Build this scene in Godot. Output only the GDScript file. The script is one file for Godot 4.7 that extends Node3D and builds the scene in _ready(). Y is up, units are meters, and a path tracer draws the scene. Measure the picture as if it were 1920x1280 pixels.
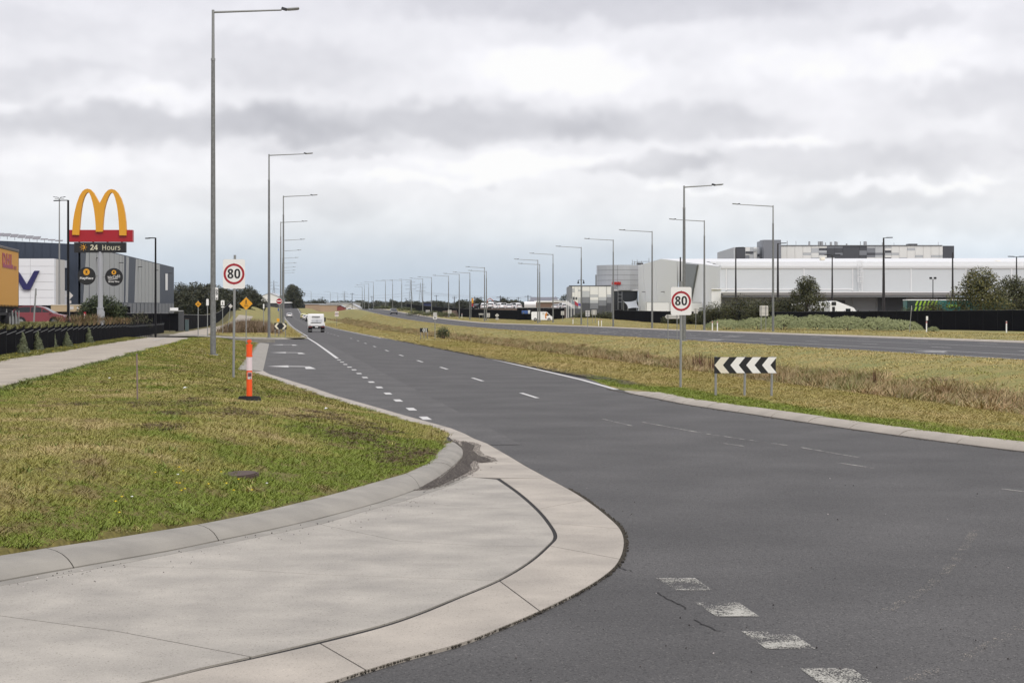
extends Node3D
# A dual carriageway under an overcast sky. x right, y up, -z into the picture; d = -z is the distance ahead.
const F := 3400.0      # focal length in photo pixels (1920 wide)
const HY := 593.0      # photo row of the horizon
const EYE := 2.0       # eye height above the near road
const RS := 0.1295     # road direction: x = -s*RS + t*RC, d = s*RC + t*RS
const RC := 0.99158
var M := {}
var rng := RandomNumberGenerator.new()
var used := {}
var n1 := FastNoiseLite.new()
var n2 := FastNoiseLite.new()
var n3 := FastNoiseLite.new()

func _ready() -> void:
	rng.seed = 4711
	setup_noise()
	setup_view()
	setup_sky()
	make_materials()
	build_ground()
	build_roads()
	build_apron()
	build_markings()
	build_plants()
	build_left_objects()
	build_left_buildings()
	build_right_buildings()
	build_right_objects()
	build_vehicles()
	build_far()

func setup_view() -> void:
	var cam := Camera3D.new()
	cam.name = "camera"
	cam.projection = Camera3D.PROJECTION_FRUSTUM
	cam.near = 0.1
	cam.far = 12000.0
	cam.size = 2.0 * cam.near * 640.0 / F
	cam.frustum_offset = Vector2(0, -(640.0 - HY) / F * cam.near)
	cam.position = Vector3(0, EYE, 0)
	add_child(cam)
	cam.current = true

func setup_sky() -> void:
	var env := Environment.new()
	env.background_mode = Environment.BG_SKY
	var sky := Sky.new()
	var pm := PanoramaSkyMaterial.new()
	pm.panorama = ImageTexture.create_from_image(sky_image())
	sky.sky_material = pm
	env.sky = sky
	env.background_energy_multiplier = 1.0
	env.tonemap_mode = Environment.TONE_MAPPER_LINEAR
	env.tonemap_exposure = 1.12
	env.fog_enabled = true
	env.fog_density = 0.00003
	env.fog_light_color = Color(0.80, 0.85, 0.90)
	env.sdfgi_enabled = true
	env.ssao_enabled = true
	env.ssil_enabled = true
	var we := WorldEnvironment.new()
	we.name = "world"
	we.environment = env
	add_child(we)
	var sun := DirectionalLight3D.new()
	sun.name = "sun"
	sun.light_energy = 0.42
	sun.light_angular_distance = 24.0
	sun.light_color = Color(1.0, 0.97, 0.93)
	sun.shadow_enabled = true
	sun.rotation_degrees = Vector3(-44, 24, 0)
	add_child(sun)

func setup_noise() -> void:
	for a in [[n1, 0.16, 11], [n2, 0.9, 12], [n3, 4.0, 13]]:
		a[0].noise_type = FastNoiseLite.TYPE_SIMPLEX_SMOOTH
		a[0].frequency = a[1]
		a[0].seed = a[2]
		a[0].fractal_octaves = 3

# ---- sky: a layer of overcast cloud, the same all round ----
const SKY_BASE := [[-40, 230, 230, 238], [60, 239, 239, 245], [300, 243, 243, 247], [370, 241, 242, 245], [430, 230, 234, 238], [480, 211, 220, 229], [530, 197, 209, 222], [600, 200, 212, 223]]
const SKY_BLOBS := [
	[300, 240, 400, 42, -24], [800, 232, 430, 48, -26], [1250, 232, 260, 48, -20], [120, 165, 170, 38, -12], [480, 125, 330, 55, -12],
	[1150, 15, 520, 45, -17], [640, 282, 190, 16, -15], [1220, 318, 140, 26, -22], [1520, 312, 330, 38, -12], [1830, 190, 190, 45, -12],
	[1690, 55, 130, 28, -11], [520, 378, 260, 34, -9], [1650, 372, 240, 22, -9], [880, 352, 26, 9, -10], [1780, 290, 200, 40, -10], [60, 70, 260, 40, -6],
	[1050, 130, 280, 52, 15], [1600, 125, 330, 55, 13], [1000, 308, 230, 22, 17], [1430, 272, 150, 16, 13], [1700, 347, 240, 11, 14], [250, 180, 190, 26, 9],
	[100, 308, 300, 26, 8], [860, 335, 190, 16, 12], [30, 208, 50, 14, 12], [1310, 356, 120, 10, 13], [1750, 500, 560, 85, 17], [700, 330, 160, 14, 8], [1100, 420, 500, 40, 5]]
const PERIOD := 1942.0

func fbm_ring(a: float, y: float, scale: float, noise: FastNoiseLite) -> float:
	var r := PERIOD / TAU / scale
	return noise.get_noise_3d(cos(a) * r, sin(a) * r, y / scale)

func sky_color(px: float, py: float) -> Color:
	var a := px / PERIOD * TAU
	var wx := 70.0 * fbm_ring(a, py * 1.3, 42.0, n1) + 34.0 * fbm_ring(a + 2.0, py * 1.4, 60.0, n2)
	var wy := 26.0 * fbm_ring(a + 1.0, py * 1.5, 36.0, n1) + 18.0 * fbm_ring(a + 4.0, py * 1.4, 60.0, n2)
	var y := py + wy * smoothstep(600.0, 430.0, py)
	var c := Vector3(230, 230, 238)
	for i in SKY_BASE.size() - 1:
		var p: Array = SKY_BASE[i]
		var q: Array = SKY_BASE[i + 1]
		if py >= p[0] and py <= q[0]:
			var k: float = (py - p[0]) / float(q[0] - p[0])
			c = Vector3(lerpf(p[1], q[1], k), lerpf(p[2], q[2], k), lerpf(p[3], q[3], k))
		elif py > 600.0:
			c = Vector3(200, 212, 223)
	var add := 0.0
	var fade := smoothstep(-260.0, -40.0, py)
	for b: Array in SKY_BLOBS:
		var dx := fposmod(px + wx - b[0] + PERIOD * 0.5, PERIOD) - PERIOD * 0.5
		var q := Vector2(dx / b[2], (y - b[1]) / b[3]).length()
		add += b[4] * (1.0 if b[4] < 0 else 0.9) * (1.0 - smoothstep(0.45, 1.12, q))
	add = add * fade * 1.05
	var det := 9.0 * fbm_ring(a + 3.0, py * 1.5, 42.0, n1) + 3.5 * fbm_ring(a + 5.0, py * 1.5, 40.0, n2)
	add += det * smoothstep(600.0, 420.0, py)
	var v := c + Vector3(add, add * 0.98, add * 0.93)
	v = v.clamp(Vector3.ONE * 120.0, Vector3.ONE * 254.0) / 255.0
	var col := Color(v.x, v.y, v.z).srgb_to_linear()
	var el := (HY - py) / F
	var gain := (1.0 + 0.7 * smoothstep(0.17, 1.3, el)) / 1.12      # an overcast sky is brightest overhead
	return Color(col.r * gain, col.g * gain, col.b * gain)

func sky_image() -> Image:
	var w := 4092
	var h := 2046
	var low := Image.create_empty(341, 170, false, Image.FORMAT_RGBF)
	for j in 170:
		var el := (0.5 - (j + 0.5) / 170.0) * PI
		for i in 341:
			var az := (i + 0.5) / 341.0 * TAU      # the panorama begins straight ahead
			low.set_pixel(i, j, sky_color(960.0 + az * F, HY - el * F))
	low.resize(w, h, Image.INTERPOLATE_CUBIC)
	var tw := 372
	var top := int((0.5 - 0.2269 / PI) * h)      # 13 degrees up
	var rows := int(h * 0.5) + 6 - top
	var band := Image.create_empty(tw, rows, false, Image.FORMAT_RGBF)
	for j in rows:
		var el := (0.5 - (top + j + 0.5) / float(h)) * PI
		for i in tw:
			var az := ((i + 0.5) / float(w)) * TAU
			band.set_pixel(i, j, sky_color(960.0 + az * F, HY - el * F))
	for k in 11:
		low.blit_rect(band, Rect2i(0, 0, tw, rows), Vector2i(k * tw, top))
	return low

# ---- places ----
func X(px: float, d: float) -> float: return (px - 960.0) * d / F
func Y(py: float, d: float) -> float: return EYE - (py - HY) * d / F
func at(px: float, py: float, d: float) -> Vector3: return Vector3(X(px, d), Y(py, d), -d)
func on(px: float, py: float, gy := 0.0) -> Vector3:
	var d := F * (EYE - gy) / (py - HY)
	return Vector3(X(px, d), gy, -d)
func st(s: float, t: float, y := 0.0) -> Vector3: return Vector3(-s * RS + t * RC, y, -(s * RC + t * RS))
func s_of(x: float, d: float) -> float: return -x * RS + d * RC
func t_of(x: float, d: float) -> float: return x * RC + d * RS
func stand(px: float, d: float) -> Vector3:
	var x := X(px, d)
	return Vector3(x, ground(x, d), -d)
func ground(x: float, d: float) -> float: return ground_st(s_of(x, d), t_of(x, d))

func along(pts: Array, s: float) -> float:
	if s <= pts[0][0]: return pts[0][1]
	for i in pts.size() - 1:
		if s <= pts[i + 1][0]:
			return lerpf(pts[i][1], pts[i + 1][1], (s - pts[i][0]) / float(pts[i + 1][0] - pts[i][0]))
	return pts[-1][1]

const PROF_L := [[0, 0.0], [320, 0.0], [400, 0.3], [480, 0.8], [560, 1.1], [620, 1.5], [700, 3.0], [780, 5.2], [850, 5.9], [950, 5.4], [1500, -3.0]]
const PROF_R := [[0, 0.3], [240, 0.3], [290, 0.5], [370, 1.0], [444, 1.75], [530, 2.9], [615, 4.2], [690, 4.75], [780, 4.2], [1500, -3.0]]
const LEFT_EDGE := [[2, -7.6], [7, -6.2], [10.5, -4.98], [12.8, -3.6], [14.8, -2.16], [16.2, -1.1], [17.6, -0.23], [19.1, 0.48], [20.6, 1.08], [21.9, 1.57], [23.3, 1.95], [25.1, 2.24], [26.7, 2.49], [29.3, 2.84], [31.5, 2.74], [33.2, 2.42], [35.2, 2.2], [40.1, 1.62], [44.2, 1.1], [50.3, 0.5], [61.4, -0.6], [66, -1.3], [131, -1.3], [135, -2.2]]
const RIGHT_KERB := [[14, 30.0], [17.4, 20.3], [19.3, 14.6], [22.6, 12.0], [25.8, 10.9], [27.9, 10.55], [31.4, 10.1], [35.3, 9.72], [40.1, 9.25], [48, 9.1]]
func road_l(s: float) -> float: return (along(PROF_L, s - 25.0) + along(PROF_L, s) + along(PROF_L, s + 25.0)) / 3.0
func road_r(s: float) -> float: return (along(PROF_R, s - 25.0) + along(PROF_R, s) + along(PROF_R, s + 25.0)) / 3.0
func left_edge(s: float) -> float:
	if s < 140.0: return along(LEFT_EDGE, s)
	return 2.75
func right_edge(s: float) -> float:
	if s < 48.0: return along(RIGHT_KERB, s) + 0.3
	return lerpf(9.4, 10.1, smoothstep(48.0, 60.0, s))

func far_edge(s: float) -> float: return lerpf(47.5, 37.6, smoothstep(255.0, 335.0, s))
func ground_st(s: float, t: float) -> float:
	var le := left_edge(s)
	var y: float
	if t < le:
		var q := le - t
		if s < 146.0:
			y = lerpf(0.1, 0.04, smoothstep(26.0, 31.0, s)) + 0.46 * smoothstep(-0.6, 3.6, q)
			y += (1.02 * smoothstep(-10.9, -14.0, t) - 0.25 * smoothstep(-16.0, -18.0, t)) * (1.0 - smoothstep(120.0, 134.0, s))
		else:
			y = road_l(s) + 0.13 + 0.3 * smoothstep(0.3, 4.0, q) * smoothstep(158.0, 168.0, s) + smoothstep(260.0, 460.0, s) * 1.3 * smoothstep(1.0, 14.0, q)
			y += 2.5 * smoothstep(330.0, 520.0, s) * smoothstep(0.5, 9.0, q) * (1.0 - smoothstep(620.0, 760.0, s))
		if s > 128.0 and s < 170.0 and t < -1.0:
			y = lerpf(y, lerpf(0.12, 0.42, smoothstep(-1.0, -6.0, t)), smoothstep(128.0, 134.0, s) * (1.0 - smoothstep(158.0, 166.0, s)))
		y += 0.035 * n2.get_noise_2d(s * 0.5, t * 0.5) * smoothstep(0.2, 1.0, q)
		return y
	if t < 28.8:
		var l := road_l(s)
		var r := road_r(s)
		var q := t - right_edge(s)
		if q <= 0.0: return l
		y = l + lerpf(0.095, 0.02, smoothstep(46.0, 52.0, s)) * smoothstep(-0.01, 0.02, q)
		y = lerpf(y, l - 0.22, smoothstep(13.5, 17.0, t))
		y = lerpf(y, minf(l, r) - 0.5, smoothstep(16.0, 19.5, t))
		y = lerpf(y, r + 0.02, smoothstep(20.5, 28.0, t))
		return y + 0.03 * n2.get_noise_2d(s * 0.4, t * 0.4) * smoothstep(0.3, 2.0, q)
	var fe := far_edge(s)
	if t < fe + 0.1: return road_r(s)
	y = road_r(s) + 0.12 + 0.1 * smoothstep(0.5, 12.0, t - fe)
	y += 0.7 * smoothstep(50.0, 56.0, t) * exp(-pow((s - 330.0) / 38.0, 2.0)) * (1.0 - smoothstep(58.0, 66.0, t))
	y = lerpf(y, 0.5 + 1.6 * smoothstep(420.0, 700.0, s), smoothstep(62.0, 80.0, t))
	return y + 0.03 * n2.get_noise_2d(s * 0.3, t * 0.3)

# ---- names and labels ----
func numbered(called: String) -> String:
	if not used.has(called):
		used[called] = 0
		return called
	used[called] += 1
	return "%s_%03d" % [called, used[called]]
func tag(o: Node3D, label: String, category: String, group := "") -> Node3D:
	if label: o.set_meta("label", label)
	if category: o.set_meta("category", category)
	if group: o.set_meta("group", group)
	return o
func thing(called: String, label: String, category: String, where := Vector3.ZERO, turn := 0.0, group := "") -> Node3D:
	var o := Node3D.new()
	o.name = numbered(called)
	o.position = where
	o.rotation.y = turn
	add_child(o)
	return tag(o, label, category, group)
func put(mb: MB, called: String, m: Material, parent: Node3D = null) -> MeshInstance3D:
	return put_mesh(mb.mesh(), called, m, parent)
func put_mesh(mesh: Mesh, called: String, m: Material, parent: Node3D = null) -> MeshInstance3D:
	var o := MeshInstance3D.new()
	o.mesh = mesh
	o.material_override = m
	if parent:
		o.name = called
		parent.add_child(o, true)
	else:
		o.name = numbered(called)
		add_child(o)
	return o
func structure(o: Node3D, label := "") -> Node3D:
	o.set_meta("kind", "structure")
	if label: o.set_meta("label", label)
	return o
func copy(o: Node3D, where: Vector3, turn: float, label := "") -> Node3D:
	var c: Node3D = o.duplicate()
	c.name = numbered(String(o.name).rstrip("0123456789").trim_suffix("_"))
	add_child(c)
	c.position = where
	c.rotation.y = turn
	if label: c.set_meta("label", label)
	return c
const ORDER := ["first", "second", "third", "fourth", "fifth", "sixth", "seventh", "eighth", "ninth", "tenth", "eleventh", "twelfth", "thirteenth", "fourteenth", "fifteenth", "sixteenth", "seventeenth", "eighteenth", "nineteenth", "twentieth", "twenty-first", "twenty-second", "twenty-third", "twenty-fourth"]
func tint(c: Color) -> Color: return c.linear_to_srgb()
func lettering(text: String, size: float, m: Material, parent: Node3D, where: Vector3, bold := false, depth := 0.01, serif := false, turn := 0.0, stretch := 1.0) -> MeshInstance3D:
	var tm := TextMesh.new()
	var f := SystemFont.new()
	f.font_names = PackedStringArray(["Droid Serif" if serif else "Droid Sans"])
	f.font_weight = 700 if bold else 400
	tm.font = f
	tm.text = text
	tm.font_size = 64
	tm.pixel_size = size / 64.0
	tm.depth = depth
	tm.curve_step = 1.0
	var o := put_mesh(tm, "lettering", m, parent)
	o.position = where
	o.rotation.y = turn
	o.scale = Vector3(stretch, 1, 1)
	return o

# ---- mesh builder: flat faces turned away from a given inner point ----
class MB:
	var v := PackedVector3Array()
	var n := PackedVector3Array()
	var c := PackedColorArray()
	var uv := PackedVector2Array()
	var col := Color.WHITE
	var colored := false
	func tri_n(a: Vector3, b: Vector3, d: Vector3, na: Vector3, nb: Vector3, nd: Vector3) -> void:
		var g := (d - a).cross(b - a)
		if g.dot(na + nb + nd) < 0.0:
			v.append_array([a, d, b]); n.append_array([na, nd, nb])
		else:
			v.append_array([a, b, d]); n.append_array([na, nb, nd])
		if colored: c.append_array([col, col, col])
	func face(p: Array, inner: Vector3) -> void:
		var g: Vector3 = (p[2] - p[0]).cross(p[1] - p[0])
		if p.size() == 4 and g.length() < 1e-9: g = (p[3] - p[0]).cross(p[2] - p[0])
		g = g.normalized()
		if g.dot(p[0] - inner) < 0.0: g = -g
		for i in range(1, p.size() - 1): tri_n(p[0], p[i], p[i + 1], g, g, g)
	func up(p: Array) -> void:
		face(p, (p[0] + p[2]) * 0.5 - Vector3(0, 1000, 0))
	func box(o: Vector3, s: Vector3, b := Basis.IDENTITY, bevel := 0.0) -> void:
		var h := s * 0.5
		if bevel <= 0.0:
			for ax in 3:
				for sg: float in [-1.0, 1.0]:
					var p := []
					for k: Array in [[-1, -1], [1, -1], [1, 1], [-1, 1]]:
						var q := Vector3.ZERO
						q[ax] = sg * h[ax]; q[(ax + 1) % 3] = k[0] * h[(ax + 1) % 3]; q[(ax + 2) % 3] = k[1] * h[(ax + 2) % 3]
						p.append(o + b * q)
					face(p, o)
			return
		var e := minf(bevel, minf(h.x, minf(h.y, h.z)) * 0.95)
		for ax in 3:
			var a1 := (ax + 1) % 3
			var a2 := (ax + 2) % 3
			for sg: float in [-1.0, 1.0]:
				var p := []
				for k: Array in [[-1, -1], [1, -1], [1, 1], [-1, 1]]:
					var q := Vector3.ZERO
					q[ax] = sg * h[ax]; q[a1] = k[0] * (h[a1] - e); q[a2] = k[1] * (h[a2] - e)
					p.append(o + b * q)
				face(p, o)
			for s1: float in [-1.0, 1.0]:
				for s2: float in [-1.0, 1.0]:
					var p := []
					for k: Array in [[-1, 0], [1, 0], [1, 1], [-1, 1]]:
						var q := Vector3.ZERO
						q[ax] = k[0] * (h[ax] - e)
						q[a1] = s1 * (h[a1] - (e if k[1] == 0 else 0.0)); q[a2] = s2 * (h[a2] - (0.0 if k[1] == 0 else e))
						p.append(o + b * q)
					face(p, o)
		for sx: float in [-1.0, 1.0]:
			for sy: float in [-1.0, 1.0]:
				for sz: float in [-1.0, 1.0]:
					face([o + b * Vector3(sx * h.x, sy * (h.y - e), sz * (h.z - e)), o + b * Vector3(sx * (h.x - e), sy * h.y, sz * (h.z - e)), o + b * Vector3(sx * (h.x - e), sy * (h.y - e), sz * h.z)], o)
	func tube(pts: Array, radii: Array, sides := 8, caps := true) -> void:
		var rings := []
		for i in pts.size():
			var dir: Vector3 = (pts[mini(i + 1, pts.size() - 1)] - pts[maxi(i - 1, 0)]).normalized()
			var u := dir.cross(Vector3.UP if absf(dir.y) < 0.9 else Vector3.RIGHT).normalized()
			var w := u.cross(dir)
			var ring := []
			for k in sides:
				var a := TAU * k / sides
				ring.append(u * cos(a) + w * sin(a))
			rings.append(ring)
		for i in pts.size() - 1:
			for k in sides:
				var j := (k + 1) % sides
				var n0: Vector3 = rings[i][k]; var n1_: Vector3 = rings[i][j]; var n2_: Vector3 = rings[i + 1][j]; var n3_: Vector3 = rings[i + 1][k]
				var a: Vector3 = pts[i] + n0 * radii[i]; var b: Vector3 = pts[i] + n1_ * radii[i]
				var e: Vector3 = pts[i + 1] + n2_ * radii[i + 1]; var f: Vector3 = pts[i + 1] + n3_ * radii[i + 1]
				tri_n(a, b, e, n0, n1_, n2_)
				tri_n(a, e, f, n0, n2_, n3_)
		if caps:
			for i: int in [0, pts.size() - 1]:
				if radii[i] > 0.0005:
					var inner: Vector3 = pts[1] if i == 0 else pts[-2]
					var p := []
					for k in sides: p.append(pts[i] + rings[i][k] * radii[i])
					face(p, inner)
	func prism(poly: PackedVector2Array, t: Transform3D, depth: float) -> void:
		# outline in local xy, extruded along local +z by depth
		var idx := Geometry2D.triangulate_polygon(poly)
		var nz := t.basis.z.normalized()
		for i in range(0, idx.size(), 3):
			var q := []
			for k in 3: q.append(Vector3(poly[idx[i + k]].x, poly[idx[i + k]].y, 0))
			tri_n(t * q[0], t * q[1], t * q[2], -nz, -nz, -nz)
			var o := Vector3(0, 0, depth)
			tri_n(t * (q[0] + o), t * (q[1] + o), t * (q[2] + o), nz, nz, nz)
		var ccw := not Geometry2D.is_polygon_clockwise(poly)
		for i in poly.size():
			var a := poly[i]; var b := poly[(i + 1) % poly.size()]
			var e := b - a
			var g := Vector3(e.y, -e.x, 0) if ccw else Vector3(-e.y, e.x, 0)
			g = (t.basis * g).normalized()
			var p0 := t * Vector3(a.x, a.y, 0); var p1 := t * Vector3(b.x, b.y, 0)
			var p2 := t * Vector3(b.x, b.y, depth); var p3 := t * Vector3(a.x, a.y, depth)
			tri_n(p0, p1, p2, g, g, g); tri_n(p0, p2, p3, g, g, g)
	func ring(o: Vector3, r0: float, r1: float, b: Basis, depth: float, sides := 32) -> void:
		for i in sides:
			var a0 := TAU * i / sides; var a1 := TAU * (i + 1) / sides
			var e0 := b * Vector3(cos(a0), sin(a0), 0); var e1 := b * Vector3(cos(a1), sin(a1), 0)
			var z := b.z.normalized() * depth
			var nz := b.z.normalized()
			if r0 > 0.0:
				tri_n(o + e0 * r0 + z, o + e0 * r1 + z, o + e1 * r1 + z, nz, nz, nz); tri_n(o + e0 * r0 + z, o + e1 * r1 + z, o + e1 * r0 + z, nz, nz, nz)
				tri_n(o + e0 * r0, o + e1 * r0, o + e1 * r0 + z, -e0, -e1, -e1); tri_n(o + e0 * r0, o + e1 * r0 + z, o + e0 * r0 + z, -e0, -e1, -e0)
				tri_n(o + e0 * r0, o + e0 * r1, o + e1 * r1, -nz, -nz, -nz); tri_n(o + e0 * r0, o + e1 * r1, o + e1 * r0, -nz, -nz, -nz)
			else:
				tri_n(o + z, o + e0 * r1 + z, o + e1 * r1 + z, nz, nz, nz); tri_n(o, o + e0 * r1, o + e1 * r1, -nz, -nz, -nz)
			tri_n(o + e0 * r1, o + e1 * r1, o + e1 * r1 + z, e0, e1, e1); tri_n(o + e0 * r1, o + e1 * r1 + z, o + e0 * r1 + z, e0, e1, e0)
	func mesh() -> ArrayMesh:
		var a := []
		a.resize(Mesh.ARRAY_MAX)
		a[Mesh.ARRAY_VERTEX] = v
		a[Mesh.ARRAY_NORMAL] = n
		if colored: a[Mesh.ARRAY_COLOR] = c
		if uv.size() == v.size() and uv.size() > 0: a[Mesh.ARRAY_TEX_UV] = uv
		var m := ArrayMesh.new()
		m.add_surface_from_arrays(Mesh.PRIMITIVE_TRIANGLES, a)
		return m
func mb() -> MB: return MB.new()
func cmb() -> MB:
	var b := MB.new()
	b.colored = true
	return b
func boxed(o: Vector3, s: Vector3, bevel := 0.0, b := Basis.IDENTITY) -> MB:
	var m := MB.new()
	m.box(o, s, b, bevel)
	return m

# ---- materials ----
func mat(key: String, c: Color, rough := 0.7, metal := 0.0) -> StandardMaterial3D:
	var m := StandardMaterial3D.new()
	m.resource_name = key
	m.albedo_color = c.linear_to_srgb()
	m.roughness = rough
	m.metallic = metal
	M[key] = m
	return m
func speckle(size: int, base: float, spread: float, grains: int, glow: float, dark: float, sd: int) -> ImageTexture:
	# grey grain texture: fine noise plus pale and dark grains
	var im := Image.create_empty(size, size, false, Image.FORMAT_RGB8)
	var r := RandomNumberGenerator.new()
	r.seed = sd
	for j in size:
		for i in size:
			var g := base + spread * (r.randf() + r.randf() - 1.0)
			im.set_pixel(i, j, Color(g, g, g))
	for k in grains:
		var g := glow if k % 3 == 0 else dark
		var w := r.randi_range(1, 3)
		im.fill_rect(Rect2i(r.randi_range(0, size - 4), r.randi_range(0, size - 4), w, r.randi_range(1, 3)), Color(g, g, g * 0.98))
	return ImageTexture.create_from_image(im)
func cloudy(freq: float, lo: Color, hi: Color, sd: int, size := 512, oct := 5) -> NoiseTexture2D:
	var f := FastNoiseLite.new()
	f.seed = sd
	f.frequency = freq
	f.fractal_octaves = oct
	var t := NoiseTexture2D.new()
	t.width = size
	t.height = size
	t.seamless = true
	t.noise = f
	var g := Gradient.new()
	g.set_color(0, lo)
	g.set_color(1, hi)
	t.color_ramp = g
	return t
func grainy(key: String, c: Color, rough: float, tex: Texture2D, metres: float, coarse: Texture2D, coarse_m: float, bump: Texture2D = null, bump_cm := 0.0) -> StandardMaterial3D:
	var m := mat(key, c, rough)
	m.albedo_texture = tex
	m.uv1_triplanar = true
	m.uv1_world_triplanar = true
	m.uv1_scale = Vector3.ONE / metres
	if coarse:
		m.detail_enabled = true
		m.detail_blend_mode = BaseMaterial3D.BLEND_MODE_MUL
		m.detail_albedo = coarse
		m.detail_uv_layer = BaseMaterial3D.DETAIL_UV_2
		m.uv2_triplanar = true
		m.uv2_world_triplanar = true
		m.uv2_scale = Vector3.ONE / coarse_m
	if bump:
		m.heightmap_enabled = true
		m.heightmap_texture = bump
		m.heightmap_scale = bump_cm
	return m
func make_materials() -> void:
	var grain := speckle(1024, 0.72, 0.2, 30000, 1.0, 0.42, 5)
	var sand := speckle(1024, 0.88, 0.09, 9000, 0.98, 0.68, 6)
	var blotch := cloudy(0.014, Color(0.80, 0.80, 0.80), Color(1, 1, 1), 21)
	var stain := cloudy(0.009, Color(0.84, 0.838, 0.83), Color(1, 0.995, 0.98), 22)
	var earth := cloudy(0.03, Color(0.55, 0.5, 0.45), Color(1, 1, 1), 23)
	grainy("asphalt", Color(0.178, 0.170, 0.163), 0.9, grain, 4.2, blotch, 19.0, grain, 0.5)
	grainy("asphalt_old", Color(0.205, 0.196, 0.187), 0.9, grain, 5.6, blotch, 13.0, grain, 0.5)
	grainy("asphalt_far", Color(0.155, 0.150, 0.148), 0.9, grain, 2.6, blotch, 31.0)
	grainy("concrete", Color(0.53, 0.495, 0.44), 0.9, sand, 3.6, stain, 4.2, sand, 0.12)
	grainy("concrete_pale", Color(0.58, 0.525, 0.455), 0.9, sand, 3.0, stain, 5.0, sand, 0.06)
	grainy("concrete_kerb", Color(0.425, 0.40, 0.355), 0.9, sand, 0.7, stain, 3.0, sand, 0.06)
	grainy("path_concrete", Color(0.55, 0.485, 0.40), 0.92, sand, 2.0, stain, 9.0)
	grainy("silt", Color(0.15, 0.122, 0.10), 1.0, grain, 0.35, earth, 0.8, grain, 1.0)
	grainy("filler", Color(0.035, 0.032, 0.03), 1.0, grain, 0.5, null, 1.0)
	grainy("soil_grass", Color(0.36, 0.30, 0.12), 1.0, cloudy(0.05, Color(0.45, 0.45, 0.4), Color(1, 1, 1), 24), 1.3, cloudy(0.01, Color(0.72, 0.8, 0.62), Color(1, 0.94, 0.82), 25), 17.0)
	grainy("field_grass", Color(0.255, 0.205, 0.072), 1.0, cloudy(0.06, Color(0.55, 0.56, 0.5), Color(1, 1, 1), 26), 3.1, cloudy(0.012, Color(0.74, 0.82, 0.7), Color(1, 0.95, 0.88), 27), 41.0)
	grainy("median_grass", Color(0.50, 0.40, 0.165), 1.0, cloudy(0.06, Color(0.6, 0.62, 0.55), Color(1, 1, 1), 36), 2.3, cloudy(0.012, Color(0.74, 0.84, 0.70), Color(1, 0.95, 0.88), 37), 23.0)
	grainy("earth", Color(0.16, 0.115, 0.085), 1.0, earth, 6.0, null, 1.0)
	var paint := grainy("paint", Color(0.66, 0.65, 0.62), 0.8, speckle(512, 0.9, 0.08, 1500, 1.0, 0.62, 8), 0.8, null, 1.0)
	paint.resource_name = "paint"
	# lines that tyres have worn away: the aggregate shows through
	var wim := Image.create_empty(512, 512, false, Image.FORMAT_RGBA8)
	var r := RandomNumberGenerator.new()
	r.seed = 77
	var wn := FastNoiseLite.new()
	wn.seed = 5
	wn.frequency = 0.012
	for j in 512:
		for i in 512:
			var k := 0.8 * r.randf() + 0.75 * wn.get_noise_2d(i, j)
			var g := 0.8 + 0.2 * r.randf()
			wim.set_pixel(i, j, Color(g, g, g * 0.97, 1.0 if k > 0.5 else 0.0))
	var worn := mat("paint_worn", Color(0.50, 0.485, 0.455), 0.85)
	worn.albedo_texture = ImageTexture.create_from_image(wim)
	worn.transparency = BaseMaterial3D.TRANSPARENCY_ALPHA_SCISSOR
	worn.alpha_scissor_threshold = 0.5
	worn.uv1_triplanar = true
	worn.uv1_world_triplanar = true
	worn.uv1_scale = Vector3.ONE / 3.2
	var dim := Image.create_empty(512, 512, false, Image.FORMAT_RGBA8)
	for j in 512:
		for i in 512:
			var k := r.randf() + 0.25 * wn.get_noise_2d(i * 2.0, j * 2.0)
			dim.set_pixel(i, j, Color(1, 1, 1, 1.0 if k > 0.92 else 0.0))
	var dust := mat("dust", Color(0.30, 0.27, 0.225), 0.95)
	dust.albedo_texture = ImageTexture.create_from_image(dim)
	dust.transparency = BaseMaterial3D.TRANSPARENCY_ALPHA_SCISSOR
	dust.alpha_scissor_threshold = 0.5
	dust.uv1_triplanar = true
	dust.uv1_world_triplanar = true
	dust.uv1_scale = Vector3.ONE / 3.4
	var galv := grainy("galvanised", Color(0.27, 0.275, 0.265), 0.55, cloudy(0.02, Color(0.78, 0.78, 0.78), Color(1, 1, 1), 28), 1.5, null, 1.0)
	galv.metallic = 0.35
	mat("galv_plain", Color(0.29, 0.295, 0.285), 0.55, 0.25)
	mat("dark_metal", Color(0.05, 0.05, 0.055), 0.5, 0.2)
	mat("black_paint", Color(0.014, 0.014, 0.016), 0.55)
	mat("mesh_black", Color(0.011, 0.011, 0.013), 0.9)
	M.mesh_black.metallic_specular = 0.1
	M.black_paint.metallic_specular = 0.25
	mat("lamp_glass", Color(0.45, 0.46, 0.47), 0.2)
	mat("white_sheet", Color(0.82, 0.82, 0.80), 0.45)
	mat("sign_white", Color(0.84, 0.83, 0.80), 0.4)
	mat("sign_grey", Color(0.60, 0.58, 0.54), 0.5)
	mat("sign_red", Color(0.36, 0.014, 0.025), 0.4)
	mat("sign_black", Color(0.012, 0.012, 0.014), 0.45)
	mat("sign_cream", Color(0.74, 0.69, 0.57), 0.45)
	mat("sign_yellow", Color(0.78, 0.36, 0.018), 0.45)
	mat("sign_blue", Color(0.03, 0.09, 0.35), 0.4)
	mat("orange_plastic", Color(0.95, 0.10, 0.012), 0.42)
	mat("reflective", Color(0.80, 0.66, 0.68), 0.35)
	mat("rubber", Color(0.02, 0.02, 0.022), 0.8)
	mat("timber", Color(0.25, 0.19, 0.17), 0.9)
	mat("iron", Color(0.075, 0.05, 0.04), 0.9)
	mat("white_plastic", Color(0.84, 0.84, 0.82), 0.5)
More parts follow.
